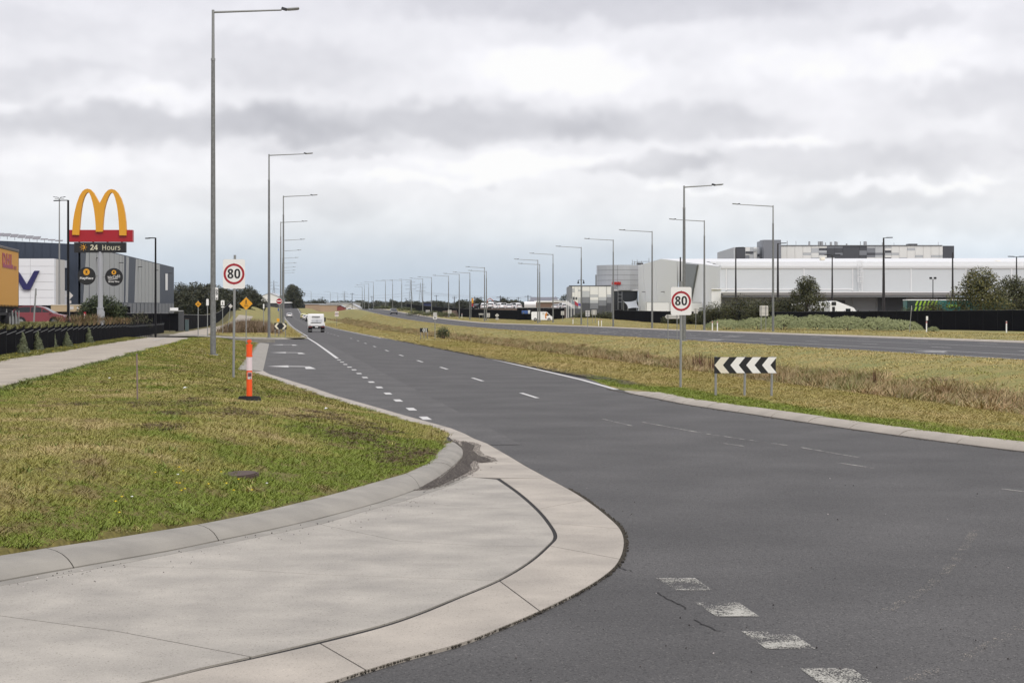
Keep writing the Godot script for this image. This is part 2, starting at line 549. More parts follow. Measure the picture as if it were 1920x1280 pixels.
	var lf := mat("leaf", Color.WHITE, 0.75)
	lf.vertex_color_use_as_albedo = true
	lf.backlight_enabled = true
	lf.backlight = Color(0.35, 0.38, 0.2)
	var gr := mat("grass_blade", Color.WHITE, 0.8)
	gr.vertex_color_use_as_albedo = true
	gr.backlight_enabled = true
	gr.backlight = Color(0.4, 0.4, 0.25)
	mat("bark", Color(0.10, 0.08, 0.065), 0.95)
	var st_ := mat("stone_bits", Color.WHITE, 0.95)
	st_.vertex_color_use_as_albedo = true

# ---- ground sheets ----
func frange(a: float, b: float, step: float) -> Array:
	var n := int(ceil((b - a) / step))
	var out := []
	for i in n + 1: out.append(lerpf(a, b, float(i) / n))
	return out
func sheet(ss: Array, lo: Callable, hi: Callable, nt: int, hf: Callable) -> ArrayMesh:
	# a grid in road coordinates; lo/hi give the sideways limits for each s, hf the height
	var v := PackedVector3Array()
	var idx := PackedInt32Array()
	for s: float in ss:
		var a: float = lo.call(s)
		var b: float = hi.call(s)
		for k in nt + 1:
			var t := lerpf(a, b, float(k) / nt)
			v.append(st(s, t, hf.call(s, t)))
	var w := nt + 1
	for i in ss.size() - 1:
		for k in nt:
			var p := i * w + k
			idx.append_array([p, p + w, p + 1, p + 1, p + w, p + w + 1])
	var nn := PackedVector3Array()
	nn.resize(v.size())
	for i in range(0, idx.size(), 3):
		var g := (v[idx[i + 1]] - v[idx[i]]).cross(v[idx[i + 2]] - v[idx[i]])
		if g.y < 0.0: g = -g
		for k in 3: nn[idx[i + k]] += g
	for i in nn.size(): nn[i] = nn[i].normalized()
	var a := []
	a.resize(Mesh.ARRAY_MAX)
	a[Mesh.ARRAY_VERTEX] = v
	a[Mesh.ARRAY_NORMAL] = nn
	a[Mesh.ARRAY_INDEX] = idx
	var m := ArrayMesh.new()
	m.add_surface_from_arrays(Mesh.PRIMITIVE_TRIANGLES, a)
	return m
func k_(x: float) -> Callable: return func(_s): return x
func build_ground() -> void:
	var far := mb()
	far.up([Vector3(-6000, -4.5, 400), Vector3(6000, -4.5, 400), Vector3(6000, -4.5, -9000), Vector3(-6000, -4.5, -9000)])
	structure(put(far, "ground", M.field_grass), "dry grassland plain reaching the horizon")
	var gs := func(s, t): return ground_st(s, t)
	var le := func(s): return left_edge(s) + (0.16 if s < 27.0 else -0.1)
	structure(put_mesh(sheet(frange(2, 134.5, 0.75), k_(-5.72), le, 34, gs), "verge", M.soil_grass), "mown grass verge between the shared path and the kerb")
	structure(put_mesh(sheet(frange(2, 134.5, 3.0), k_(-18.0), k_(-8.98), 24, gs), "fence_bank", M.soil_grass), "grassy strip and bank along the low black fence")
	structure(put_mesh(sheet(frange(2, 420, 14.0), k_(-260.0), k_(-17.8), 20, func(s, t): return lerpf(1.3, 0.6, smoothstep(180.0, 300.0, s))), "site_ground", M.earth), "ground of the roadside premises behind the fence")
	structure(put_mesh(sheet(frange(158.4, 1000, 6.0), k_(-9.0), le, 18, gs), "far_verge", M.median_grass), "grassy verge and embankment past the side street")
	structure(put_mesh(sheet(frange(158, 1000, 12.0), k_(-300.0), k_(-9.0), 16, func(s, t): return lerpf(gs.call(s, t), 0.5, smoothstep(-10.0, -30.0, t) * (1.0 - smoothstep(420.0, 700.0, s)))), "hillside", M.field_grass), "grassy ground beyond the dark mesh fence")
	var re := func(s): return right_edge(s) - 0.05
	structure(put_mesh(sheet(frange(14, 60, 0.8), re, k_(28.9), 40, gs), "median", M.median_grass), "grass median with a reedy ditch between the carriageways")
	structure(put_mesh(sheet(frange(60, 1000, 4.0), re, k_(28.9), 34, gs), "median", M.median_grass), "grass median rising to the crest between the carriageways")
	structure(put_mesh(sheet(frange(20, 1000, 5.0), func(s): return far_edge(s) + 0.3, k_(90.0), 30, gs), "verge", M.median_grass), "grass verge between far carriageway and tall black fence")
	structure(put_mesh(sheet(frange(20, 1000, 14.0), k_(90.0), k_(420.0), 12, gs), "yard", M.earth), "bare yard ground around the warehouses")

# ---- roads ----
func build_roads() -> void:
	var z := func(s, _t): return road_l(s)
	var rb := func(s): return right_edge(s) + (0.0 if s > 50.0 else -0.1)
	structure(put_mesh(sheet(frange(-14, 14, 4.0), k_(-30.0), k_(45.0), 6, func(_s, _t): return 0.0), "road", M.asphalt), "asphalt road surface")
	structure(put_mesh(sheet(frange(14, 134, 1.0), k_(-9.0), rb, 8, func(_s, _t): return 0.0), "road", M.asphalt), "asphalt road surface of the near carriageway")
	structure(put_mesh(sheet(frange(134, 160, 2.0), k_(-2.0), rb, 6, func(_s, _t): return 0.0), "road", M.asphalt), "asphalt road surface at the side street")
	structure(put_mesh(sheet(frange(160, 1000, 6.0), k_(2.4), rb, 4, z), "road", M.asphalt), "asphalt road climbing to the crest")
	structure(put_mesh(sheet(frange(134, 158, 6.0), k_(-120.0), k_(-1.9), 12, func(_s, t): return lerpf(0.004, 0.31, smoothstep(-2.0, -6.0, t))), "side_street", M.asphalt_old), "asphalt side street leading behind the premises")
	# the turning lane and its older, greyer surface
	var lane := func(s): return 3.8
	structure(put_mesh(sheet(frange(28, 134, 2.0), k_(-3.0), lane, 6, func(_s, _t): return 0.006), "turning_lane", M.asphalt_old), "older grey asphalt of the turning lane")
	var zr := func(s, _t): return road_r(s)
	structure(put_mesh(sheet(frange(20, 1000, 5.0), k_(28.75), far_edge, 6, zr), "road", M.asphalt_far), "asphalt road surface of the far carriageway")
	# gravel shoulder where the right kerb begins
	structure(put_mesh(sheet(frange(46, 150, 2.0), func(s): return 9.98, func(s): return 10.2 + 0.45 * smoothstep(150.0, 46.0, s) + 0.15 * n3.get_noise_1d(s * 0.7), 3, func(s, _t): return 0.035), "gravel_shoulder", M.silt), "dark gravel shoulder beside the edge line")
	# shared path in slabs
	for part: Array in [[6.0, 133.0, "path", "pale concrete shared path beside the low black fence"], [160.0, 400.0, "path", "pale concrete shared path climbing past the side street"]]:
		var p: Node3D = thing(part[2], "", "")
		structure(p, part[3])
		var s: float = part[0]
		while s < part[1]:
			var len := 3.6 if s < 140.0 else 14.0
			var e := minf(s + len - (0.018 if s < 140.0 else 0.05), part[1])
			var a: float = -9.0
			var b: float = -5.7
			if s > 140.0:
				a = -9.0 + 1.2 * smoothstep(200.0, 420.0, s)
				b = -6.0 + 1.2 * smoothstep(200.0, 420.0, s)
			var m := mb()
			var q := [st(s, a, ground_st(s, a) + 0.03), st(e, a, ground_st(e, a) + 0.03), st(e, b, ground_st(e, b) + 0.03), st(s, b, ground_st(s, b) + 0.03)]
			var low := Vector3(0, -0.1, 0)
			m.up(q)
			var mid: Vector3 = (q[0] + q[2]) * 0.5 + low
			for i in 4: m.face([q[i], q[(i + 1) % 4], q[(i + 1) % 4] + low, q[i] + low], mid)
			put(m, "path_slab", M.path_concrete, p)
			s += len
	# far kerbs, seen as a pale line
	var far_kerb: Node3D = structure(thing("kerb", "", ""), "pale concrete kerb along the far carriageway")
	for s: float in frange(30, 780, 12.0):
		var f := []
		var b := []
		for q: float in [s, s + 5.98, s + 11.96]:
			f.append(st(q, far_edge(q) - 0.15, road_r(q)))
			b.append(st(q, far_edge(q) + 0.5, road_r(q)))
		swept(far_kerb, f, b, 0.13, M.concrete_pale)
	var near_kerb: Node3D = structure(thing("kerb", "", ""), "concrete kerb beside the road past the side street")
	for s: float in frange(176, 640, 12.0):
		kerb_piece(near_kerb, s, s + 11.97, 2.95, 2.45, road_l, 0.12)
	# kerb of the turning lane, a wide sloping one
	var wedge: Node3D = structure(thing("kerb", "", ""), "wide sloping concrete kerb of the turning lane")
	for i in 6:
		var s0 := 66.0 + i * 11.0
		kerb_piece(wedge, s0, s0 + 10.97, -0.45, -1.35, func(_s): return 0.0, 0.09)
	# kerbs of the side street: straight far kerb with a rounded nose
	var nose: Node3D = structure(thing("kerb", "", ""), "pale concrete kerb on the far side of the side street")
	var pts := []
	for t: float in frange(-40.0, 0.5, 4.0): pts.append([158.0, t, lerpf(0.0, 0.31, smoothstep(-2.0, -6.0, t))])
	for a: Array in [[158.6, 1.6], [160.5, 2.4], [164, 2.85], [170, 2.95], [176, 2.95]]: pts.append([a[0], a[1], 0.0])
	for i in pts.size() - 1:
		var p: Array = pts[i]
		var q: Array = pts[i + 1]
		var f0 := st(p[0], p[1], p[2])
		var f1 := st(q[0], q[1], q[2])
		var dir := (f1 - f0).normalized()
		var back := dir.cross(Vector3.UP).normalized() * -0.55
		if i >= pts.size() - 6: back = (st(172, -6) - (f0 + f1) * 0.5).normalized() * 0.6
		swept(nose, [f0, f1], [f0 + back, f1 + back], 0.16)
	var ramp: Node3D = structure(thing("kerb", "", ""), "concrete kerb on the near side of the side street")
	for t: float in frange(-38.0, -4.0, 4.0):
		if t > -9.5 and t < -5.5: continue
		var y := lerpf(0.0, 0.31, smoothstep(-2.0, -6.0, t))
		swept(ramp, [st(134.6, t, y), st(134.6, t + 3.96, y)], [st(134.1, t, y), st(134.1, t + 3.96, y)], 0.15)

func kerb_piece(parent: Node3D, s0: float, s1: float, tf: float, tb: float, h: Callable, rise: float) -> void:
	var f := []
	var b := []
	for s: float in frange(s0, s1, 6.0):
		f.append(st(s, tf, h.call(s)))
		b.append(st(s, tb, h.call(s)))
	swept(parent, f, b, rise)
const PROFILE := [[0.0, -0.06], [0.0, 0.10], [0.08, 0.34], [0.22, 0.64], [0.42, 0.88], [0.66, 1.0], [1.0, 1.0], [1.0, -0.5]]
func swept(parent: Node3D, front: Array, back: Array, rise: float, mt: Material = null) -> void:
	# one length of rolled kerb between its front foot and its back
	var m := mb()
	for i in front.size() - 1:
		for k in PROFILE.size() - 1:
			var p: Array = PROFILE[k]
			var q: Array = PROFILE[k + 1]
			var y0 := Vector3(0, p[1] * rise, 0)
			var y1 := Vector3(0, q[1] * rise, 0)
			var a: Vector3 = front[i].lerp(back[i], p[0]) + y0
			var b: Vector3 = front[i + 1].lerp(back[i + 1], p[0]) + y0
			var c: Vector3 = front[i + 1].lerp(back[i + 1], q[0]) + y1
			var d: Vector3 = front[i].lerp(back[i], q[0]) + y1
			var inner: Vector3 = (front[i] + back[i + 1]) * 0.5 - Vector3(0, 0.2, 0)
			m.face([a, b, c, d], inner)
	for i: int in [0, front.size() - 1]:
		var p := []
		for k: Array in PROFILE: p.append(front[i].lerp(back[i], k[0]) + Vector3(0, k[1] * rise, 0))
		m.face(p, (front[0] + front[-1] + back[0] + back[-1]) * 0.25)
	put(m, "kerb_segment", mt if mt else M.concrete_kerb, parent)

# ---- the concrete apron of the side entrance ----
const O_EDGE := [[150, 1392], [400, 1332], [610, 1280], [686, 1256], [769, 1231], [862, 1206], [937, 1177], [1012, 1145], [1087, 1108], [1140, 1074], [1163, 1048], [1171, 1017], [1163, 991], [1136, 965], [1099, 937], [1065, 916], [1027, 896]]
const J_EDGE := [[-100, 1370], [100, 1320], [275, 1280], [375, 1256], [469, 1236], [600, 1206], [712, 1177], [787, 1152], [862, 1121], [937, 1089], [994, 1055], [1031, 1023], [1044, 1005], [1031, 980], [1009, 954], [975, 924], [937, 897]]
const G_EDGE := [[-200, 1142], [0, 1098], [206, 1061], [437, 1016], [600, 983], [675, 961], [757, 939], [840, 912], [881, 894]]
const K_FRONT := [[-420, 1182], [-200, 1132], [0, 1090], [137, 1065], [312, 1034], [409, 1014], [500, 995], [600, 972], [712, 942], [787, 916], [820, 897], [847, 877], [862, 862], [868, 852], [866, 842], [856, 834]]
const K_BACK := [[-420, 1096], [-200, 1073], [0, 1042], [87, 1028], [219, 1008], [369, 984], [469, 964], [600, 933], [694, 907], [761, 888], [785, 877], [802, 869], [814, 858], [821, 849], [827, 841], [834, 834]]

func fine(a: Array) -> Array:
	# the same line through four times as many points
	var out := []
	for i in a.size() - 1:
		for k in 4:
			var p: Array = a[maxi(i - 1, 0)]
			var q: Array = a[mini(i + 2, a.size() - 1)]
			out.append([cubic_interpolate(a[i][0], a[i + 1][0], p[0], q[0], k / 4.0), cubic_interpolate(a[i][1], a[i + 1][1], p[1], q[1], k / 4.0)])
	out.append(a[-1])
	return out
func poly_on(px: Array, y: float) -> PackedVector2Array:
	var out := PackedVector2Array()
	for p: Array in px:
		var q := on(p[0], p[1], y)
		out.append(Vector2(q.x, -q.z))
	return out
func slab(parent: Node3D, px: Array, top: float, called: String, m: Material, shrink := 0.012, thick := 0.05) -> void:
	# a flat piece of concrete given by its outline on the ground
	if called == "slab_panel":
		var moved := []
		for p: Array in px:
			var q := Vector2(p[0], p[1])
			if p.size() == 3: q = q.move_toward(Vector2(560, 1010), 5.5)
			moved.append([q.x, q.y])
		px = moved
	var poly := poly_on(px, top)
	if shrink > 0.0:
		var got := Geometry2D.offset_polygon(poly, -shrink, Geometry2D.JOIN_MITER)
		if got.size() > 0: poly = got[0]
	var b := mb()
	# local x = world x, local y = distance ahead, local z = up
	b.prism(poly, Transform3D(Basis(Vector3(1, 0, 0), Vector3(0, 0, -1), Vector3(0, 1, 0)), Vector3(0, top - thick, 0)), thick)
	put(b, called, m, parent)
func between(a: Array, i0: int, i1: int) -> Array: return a.slice(i0, i1 + 1)
func rev(a: Array) -> Array:
	var b := a.duplicate()
	b.reverse()
	return b
func build_apron() -> void:
	var ap: Node3D = structure(thing("concrete_apron", "", ""), "pale concrete apron curving into the side entrance")
	var bed := mb()
	var of := fine(O_EDGE)
	var jf := fine(J_EDGE)
	var gf := fine(G_EDGE)
	var ji := func(i: int, j: int) -> Array:
		# part of the inner joint, marked so that the slab stays clear of it
		var out := []
		for k in range(j * 4, i * 4 - 1, -1): out.append([jf[k][0], jf[k][1], 1])
		return out
	var foot := poly_on(of + [[960, 858], [900, 826]] + rev(K_FRONT), 0.016)
	bed.prism(foot, Transform3D(Basis(Vector3(1, 0, 0), Vector3(0, 0, -1), Vector3(0, 1, 0)), Vector3(0, -0.03, 0)), 0.046)
	put(bed, "joint_filler", M.filler, ap)
	var y := 0.022
	# ring of gutter panels along the road
	var cuts := [[0, 0], [3, 5], [7, 9], [10, 11], [12, 13], [14, 14], [16, 16]]
	for i in cuts.size() - 1:
		var o := between(of, cuts[i][0] * 4, cuts[i + 1][0] * 4)
		var j := between(jf, cuts[i][1] * 4, cuts[i + 1][1] * 4)
		slab(ap, o + rev(j), y, "edge_panel", M.concrete_pale, 0.006 if i else 0.006)
	# the main slab, cut by control joints
	slab(ap, [[-200, 1142], [-100, 1120], [0, 1154], [219, 1183]] + ji.call(0, 4), y + 0.006, "slab_panel", M.concrete, 0.009)
	slab(ap, [[-100, 1120], [0, 1098], [206, 1061], [420, 1066], [600, 1077]] + ji.call(4, 9) + [[219, 1183], [0, 1154]], y + 0.005, "slab_panel", M.concrete, 0.004)
	slab(ap, [[206, 1061], [437, 1016], [600, 983], [750, 1014], [926, 1025]] + ji.call(9, 11) + [[600, 1077], [420, 1066]], y + 0.006, "slab_panel", M.concrete, 0.004)
	slab(ap, [[600, 983], [675, 961], [757, 939], [880, 951]] + ji.call(11, 14) + [[926, 1025], [750, 1014]], y + 0.005, "slab_panel", M.concrete, 0.004)
	slab(ap, [[757, 939], [840, 912], [881, 894]] + ji.call(14, 16) + [[880, 951]], y + 0.006, "slab_panel", M.concrete, 0.004)
	# gutter beside the kerb and the pan at the kerb's end
	var gutter := between(G_EDGE, 0, 8) + [[838, 886]] + rev(between(K_FRONT, 1, 11))
	slab(ap, gutter, y, "gutter", M.concrete_kerb, 0.004)
	slab(ap, [[1027, 896], [985, 873], [960, 858], [913, 831], [889, 822], [872, 813], [847, 803], [826, 797.5], [806, 797], [833, 815], [842, 820], [858, 834], [868, 852], [847, 877], [838, 886], [881, 894], [937, 896]], y + 0.001, "pan", M.concrete_pale, 0.005)
	# flush strip along the turning lane
	var o2 := [[847, 803], [815, 794], [793, 788], [760, 779], [712, 765], [634, 743], [582, 725], [504, 701], [486, 691]]
	for i in o2.size() - 1:
		var a := on(o2[i][0], o2[i][1], y - 0.004)
		var b := on(o2[i + 1][0], o2[i + 1][1], y - 0.004)
		var dir := (b - a).normalized()
		var side := dir.cross(Vector3.UP) * -0.48
		if i == 0: side *= 1.1
		var m := mb()
		var q := [a, b, b + side, a + side]
		m.up(q)
		for k in 4: m.face([q[k], q[(k + 1) % 4], q[(k + 1) % 4] - Vector3(0, 0.05, 0), q[k] - Vector3(0, 0.05, 0)], (a + b + side) * 0.5)
		put(m, "edge_strip", M.concrete_pale, ap)
	# rolled kerb round the grass
	var kerb: Node3D = structure(thing("kerb", "", ""), "rolled concrete kerb curving round the grass corner")
	var kf := []
	var kb := []
	for p: Array in K_FRONT: kf.append(on(p[0], p[1], 0.02))
	for p: Array in K_BACK:
		var q := on(p[0], p[1], 0.115)
		kb.append(Vector3(q.x, 0.02, q.z))
	for c: Array in [[0, 1], [1, 3], [3, 5], [5, 9], [9, 11], [11, 15]]:
		var f := []
		var b := []
		for i in range(c[0], c[1] + 1):
			f.append(kf[i])
			b.append(kb[i])
		var e: float = 0.007
		f[0] = f[0].move_toward(f[1], e); b[0] = b[0].move_toward(b[1], e)
		f[-1] = f[-1].move_toward(f[-2], e); b[-1] = b[-1].move_toward(b[-2], e)
		if c[1] == 11:
			f[-1] = f[-1].move_toward(f[-2], 0.05); b[-1] = b[-1].move_toward(b[-2], 0.03)
		swept(kerb, smooth(f), smooth(b), 0.098)
	# kerb of the median
	var mk: Node3D = structure(thing("kerb", "", ""), "pale concrete kerb in short lengths along the median grass")
	var s := 16.0
	while s < 47.6:
		var e := minf(s + 1.9, 48.0)
		var f := []
		var b := []
		for q: float in [s, (s + e - 0.035) * 0.5, e - 0.035]:
			var t := along(RIGHT_KERB, q)
			var sink := 0.11 * smoothstep(44.0, 48.5, q)
			f.append(st(q, t, -sink))
			b.append(st(q, t + 0.36, -sink))
		swept(mk, f, b, 0.095 + 0.02 * rng.randf(), M.concrete_pale)
		s = e
	build_silt()
func smooth(p: Array) -> Array:
	if p.size() < 3: return p
	var out := []
	for i in p.size() - 1:
		var a: Vector3 = p[maxi(i - 1, 0)]
		var d: Vector3 = p[mini(i + 2, p.size() - 1)]
		for k in 4: out.append((p[i] as Vector3).cubic_interpolate(p[i + 1], a, d, k / 4.0))
	out.append(p[-1])
	return out
const SILT := [[787, 917], [806, 901], [826, 895], [850, 876], [867, 857], [869, 843], [856, 831], [843, 824], [856, 828], [866, 836], [865, 827], [878, 829], [890, 834], [886, 843], [897, 853], [915, 858], [920, 864], [902, 866], [888, 861], [881, 871], [885, 877], [875, 885], [847, 898], [821, 910]]
func build_silt() -> void:
	var poly := poly_on(SILT, 0.035)
	var b := mb()
	b.prism(poly, Transform3D(Basis(Vector3(1, 0, 0), Vector3(0, 0, -1), Vector3(0, 1, 0)), Vector3(0, 0.018, 0)), 0.014)
	var o := put(b, "washed_silt", M.silt)
	o.set_meta("kind", "stuff")
	tag(o, "dark washed-up silt and gravel in the gutter at the kerb end", "silt")
	var wide := Geometry2D.offset_polygon(poly, 0.10)
	var lo := Vector2(1e9, 1e9)
	var hi := -lo
	for p in wide[0]:
		lo = lo.min(p)
		hi = hi.max(p)
	var tr := []
	var cs := []
	while tr.size() < 7500:
		var p := Vector2(rng.randf_range(lo.x, hi.x), rng.randf_range(lo.y, hi.y))
		if not Geometry2D.is_point_in_polygon(p, wide[0]): continue
		var sc := rng.randf_range(0.003, 0.008)
		tr.append(Transform3D(Basis.from_euler(Vector3(rng.randf() * 6, rng.randf() * 6, rng.randf() * 6)).scaled(Vector3(sc, sc * 0.7, sc)), Vector3(p.x, 0.032, -p.y)))
		var g := rng.randf_range(0.07, 0.24)
		cs.append(Color(g, g * 0.88, g * 0.77))
	scatter("gravel", pebble(), M.stone_bits, tr, cs, "small stones scattered in the gutter silt", "gravel")
	# crumbs and grit elsewhere on concrete and road
	tr = []
	cs = []
	for k in 420:
		var q: Vector3
		if k < 240:
			var u := rng.randf() * (K_FRONT.size() - 5) + 2
			var i := int(u)
			var f: float = u - i
			q = on(lerpf(K_FRONT[i][0], K_FRONT[i + 1][0], f) + absf(rng.randfn(0, 30)), lerpf(K_FRONT[i][1], K_FRONT[i + 1][1], f) + absf(rng.randfn(0, 14)), 0.027)
		else:
			q = on(rng.randf_range(60, 1900), rng.randf_range(880, 1275), 0.008)
		var sc := rng.randf_range(0.003, 0.009)
		tr.append(Transform3D(Basis.from_euler(Vector3(rng.randf() * 6, rng.randf() * 6, 0)).scaled(Vector3.ONE * sc), q))
		var g := rng.randf_range(0.03, 0.14) if k % 9 else 0.6
		cs.append(Color(g, g * 0.9, g * 0.85))
	scatter("grit", pebble(), M.stone_bits, tr, cs, "grit and crumbs of earth lying on the concrete and asphalt", "grit")
	# earth and loose chips along the median kerb
	tr = []
	cs = []
	for k in 5200:
		var s := rng.randf_range(24.0, 49.0)
		var wob := 0.5 + 1.6 * absf(n2.get_noise_1d(s * 1.4))
		var t := along(RIGHT_KERB, s) - absf(rng.randfn(0, 0.05)) * wob
		var sc := rng.randf_range(0.006, 0.018)
		tr.append(Transform3D(Basis.from_euler(Vector3(rng.randf() * 6, rng.randf() * 6, 0)).scaled(Vector3(sc, sc * 0.6, sc)), st(s, t, 0.004)))
		var g := rng.randf_range(0.04, 0.13)
		cs.append(Color(g, g * 0.88, g * 0.76))
	scatter("kerb_grit", pebble(), M.stone_bits, tr, cs, "dark earth and loose chips along the foot of the median kerb", "grit")
	# crumbled dark edge where asphalt meets concrete
	tr = []
	cs = []
	for k in 5200:
		var u := rng.randf() * (O_EDGE.size() - 3) + 1
		var i := int(u)
		var f: float = u - i
		var px := lerpf(O_EDGE[i][0], O_EDGE[i + 1][0], f)
		var py := lerpf(O_EDGE[i][1], O_EDGE[i + 1][1], f)
		var q := on(px, py, 0.012)
		var away := Vector3(q.x + 2.2, 0, q.z + 17.5).normalized()
		q += away * rng.randf_range(-0.004, 0.035) * (0.4 + absf(n3.get_noise_1d(u * 8.0)) * 2.2)
		var sc := rng.randf_range(0.004, 0.012)
		tr.append(Transform3D(Basis.from_euler(Vector3(rng.randf() * 6, rng.randf() * 6, 0)).scaled(Vector3.ONE * sc), q))
		var g := rng.randf_range(0.02, 0.07)
		cs.append(Color(g * 1.1, g * 0.95, g * 0.7))
	scatter("edge_grit", pebble(), M.stone_bits, tr, cs, "dark grit and moss along the edge of the apron", "grit")
func pebble() -> ArrayMesh:
	var b := mb()
	var p := []
	for v: Vector3 in [Vector3(1, 0, 0), Vector3(0, 0.8, 0.1), Vector3(0.1, 0, 0.9), Vector3(-0.9, 0.1, 0), Vector3(0, -0.9, 0), Vector3(0, 0.1, -1)]: p.append(v)
	for q: Array in [[0, 1, 2], [2, 1, 3], [3, 1, 5], [5, 1, 0], [0, 4, 2], [2, 4, 3], [3, 4, 5], [5, 4, 0]]: b.face([p[q[0]], p[q[1]], p[q[2]]], Vector3.ZERO)
	return b.mesh()
func scatter(called: String, mesh: Mesh, m: Material, tr: Array, cs: Array, label: String, category: String, parent: Node3D = null) -> MultiMeshInstance3D:
	var mm := MultiMesh.new()
	mm.transform_format = MultiMesh.TRANSFORM_3D
	mm.use_colors = true
	mm.mesh = mesh
	mm.instance_count = tr.size()
	for i in tr.size():
		mm.set_instance_transform(i, tr[i])
		mm.set_instance_color(i, cs[i])
	var o := MultiMeshInstance3D.new()
	o.multimesh = mm
	o.material_override = m
	o.set_meta("kind", "stuff")
	if parent:
		o.name = called
		parent.add_child(o, true)
	else:
		o.name = numbered(called)
		add_child(o)
		tag(o, label, category)
	return o

# ---- painted lines ----
func strip(parent: Node3D, pts: Array, width: float, m: Material, called: String) -> void:
	# flat painted strip along points that already carry their height
	var b := mb()
	for i in pts.size() - 1:
		var d0: Vector3 = (pts[mini(i + 1, pts.size() - 1)] - pts[maxi(i - 1, 0)])
		var d1: Vector3 = (pts[mini(i + 2, pts.size() - 1)] - pts[i])
		d0.y = 0; d1.y = 0
		var s0 := d0.normalized().cross(Vector3.UP) * width * 0.5
		var s1 := d1.normalized().cross(Vector3.UP) * width * 0.5
		b.up([pts[i] - s0, pts[i + 1] - s1, pts[i + 1] + s1, pts[i] + s0])
	put(b, called, m, parent)
func run(s0: float, s1: float, t: float, h: Callable, lift := 0.012, step := 10.0) -> Array:
	var out := []
	for s: float in frange(s0, s1, step): out.append(st(s, t, h.call(s) + lift))
	return out
func build_markings() -> void:
	var left: Node3D = structure(thing("road_markings", "", ""), "white painted lines of the near carriageway")
	# worn block line across the side entrance
	for q: Array in [[1230, 1083, 1303, 1083, 1337, 1106, 1268, 1106], [1303, 1129, 1386, 1129, 1424, 1155, 1343, 1155], [1391, 1183, 1483, 1184, 1531, 1216, 1438, 1216], [1500, 1252, 1598, 1252, 1650, 1290, 1550, 1290]]:
		var b := mb()
		b.up([on(q[0], q[1], 0.005), on(q[2], q[3], 0.005), on(q[4], q[5], 0.005), on(q[6], q[7], 0.005)])
		put(b, "line_block", M.paint_worn, left)
	# continuity line of the turning lane: 1 m marks, 3 m gaps
	var dashes := [[797, 783.6], [771, 766.7], [746, 750.5], [727, 737.5], [711, 726], [696, 716], [684, 707.5], [673, 700], [663.5, 693], [655, 688], [647, 683], [641, 678.6], [635, 674.5]]
	for p: Array in dashes:
		var c := on(p[0], p[1], 0.012)
		var u := st(1, 0) - st(0, 0)
		strip(left, [c - u * 0.55, c + u * 0.55], 0.17, M.paint, "line_mark")
	var solid := []
	for p: Array in [[632, 671.6], [612, 657], [593, 643.5], [575, 632.5]]: solid.append(on(p[0], p[1], 0.012))
	strip(left, solid, 0.16, M.paint, "edge_line")
	strip(left, run(178, 800, 3.15, road_l), 0.13, M.paint, "edge_line")
	for p: Array in [[992, 741], [895, 711], [832, 690], [787, 677], [752, 666], [725, 657], [702, 649.5], [685, 643.5], [671, 638.5], [658, 634.2]]:
		var c := on(p[0], p[1], 0.008)
		var u := st(1, 0) - st(0, 0)
		strip(left, [c - u * 1.5, c + u * 1.5], 0.11, M.paint, "lane_mark")
	var s := 184.0
	while s < 800.0:
		strip(left, [st(s, 6.35, road_l(s) + 0.01), st(s + 3, 6.35, road_l(s + 3) + 0.01)], 0.11, M.paint, "lane_mark")
		s += 12.0
	var edge := []
	for p: Array in [[1156, 730], [1090, 711.5], [1000, 690.5], [900, 668], [820, 651], [740, 635]]: edge.append(on(p[0], p[1], 0.009))
	for q: Vector3 in run(165, 800, 9.55, road_l, 0.009): edge.append(q)
	strip(left, edge, 0.16, M.paint, "edge_line")
	# arrows of the turning lane: a shaft along the lane bending to a head that points into the side street
	for a: Array in [[548, 688.0], [541, 661.5], [534, 646.5]]:
		var o := on(a[0], a[1], 0.012)
		var u := st(1, 0) - st(0, 0)
		var r := st(0, 1) - st(0, 0)
		var b := mb()
		b.up([o + r * 0.48 - u * 2.6, o + r * 0.86 - u * 2.6, o + r * 0.68 + u * 1.1, o + r * 0.48 + u * 1.1])
		b.up([o + r * 0.68 + u * 0.2, o + r * 0.68 + u * 1.1, o - r * 0.15 + u * 1.5, o - r * 0.15 + u * 0.7])
		b.up([o - r * 0.15 - u * 0.3, o - r * 0.15 + u * 2.5, o - r * 0.98 + u * 1.25])
		put(b, "turn_arrow", M.paint, left)
	# stop line at the side street mouth
	strip(left, [on(478, 637.5, 0.012), on(574, 636, 0.012)], 0.3, M.paint_worn, "hold_line")
	# faint scars left by removed lines and dragged metal
	for q: Array in [[1205, 791, 1320, 812], [1325, 813, 1500, 838], [1500, 838, 1610, 857], [1130, 785, 1185, 798], [1345, 829, 1395, 836], [1565, 866, 1638, 877], [1880, 916, 1920, 921]]:
		var a := on(q[0], q[1], 0.005)
		var c := on(q[2], q[3], 0.005)
		strip(left, [a, a.lerp(c, 0.5), c], 0.045, M.paint_worn, "line_scar")
	# cracks and a sealed seam in the surface
	for q: Array in [[1235, 1110, 1262, 1124, 1290, 1141], [1305, 1163, 1325, 1170, 1352, 1184], [1160, 1062, 1176, 1068, 1186, 1071]]:
		var pts := []
		for k in 3: pts.append(on(q[k * 2], q[k * 2 + 1], 0.0045))
		var zig := []
		for k in 9:
			var p: Vector3 = (pts[0] as Vector3).lerp(pts[2], k / 8.0)
			zig.append(p + Vector3(rng.randfn(0, 0.012), 0, rng.randfn(0, 0.03)))
		strip(left, zig, 0.011, M.filler, "crack")
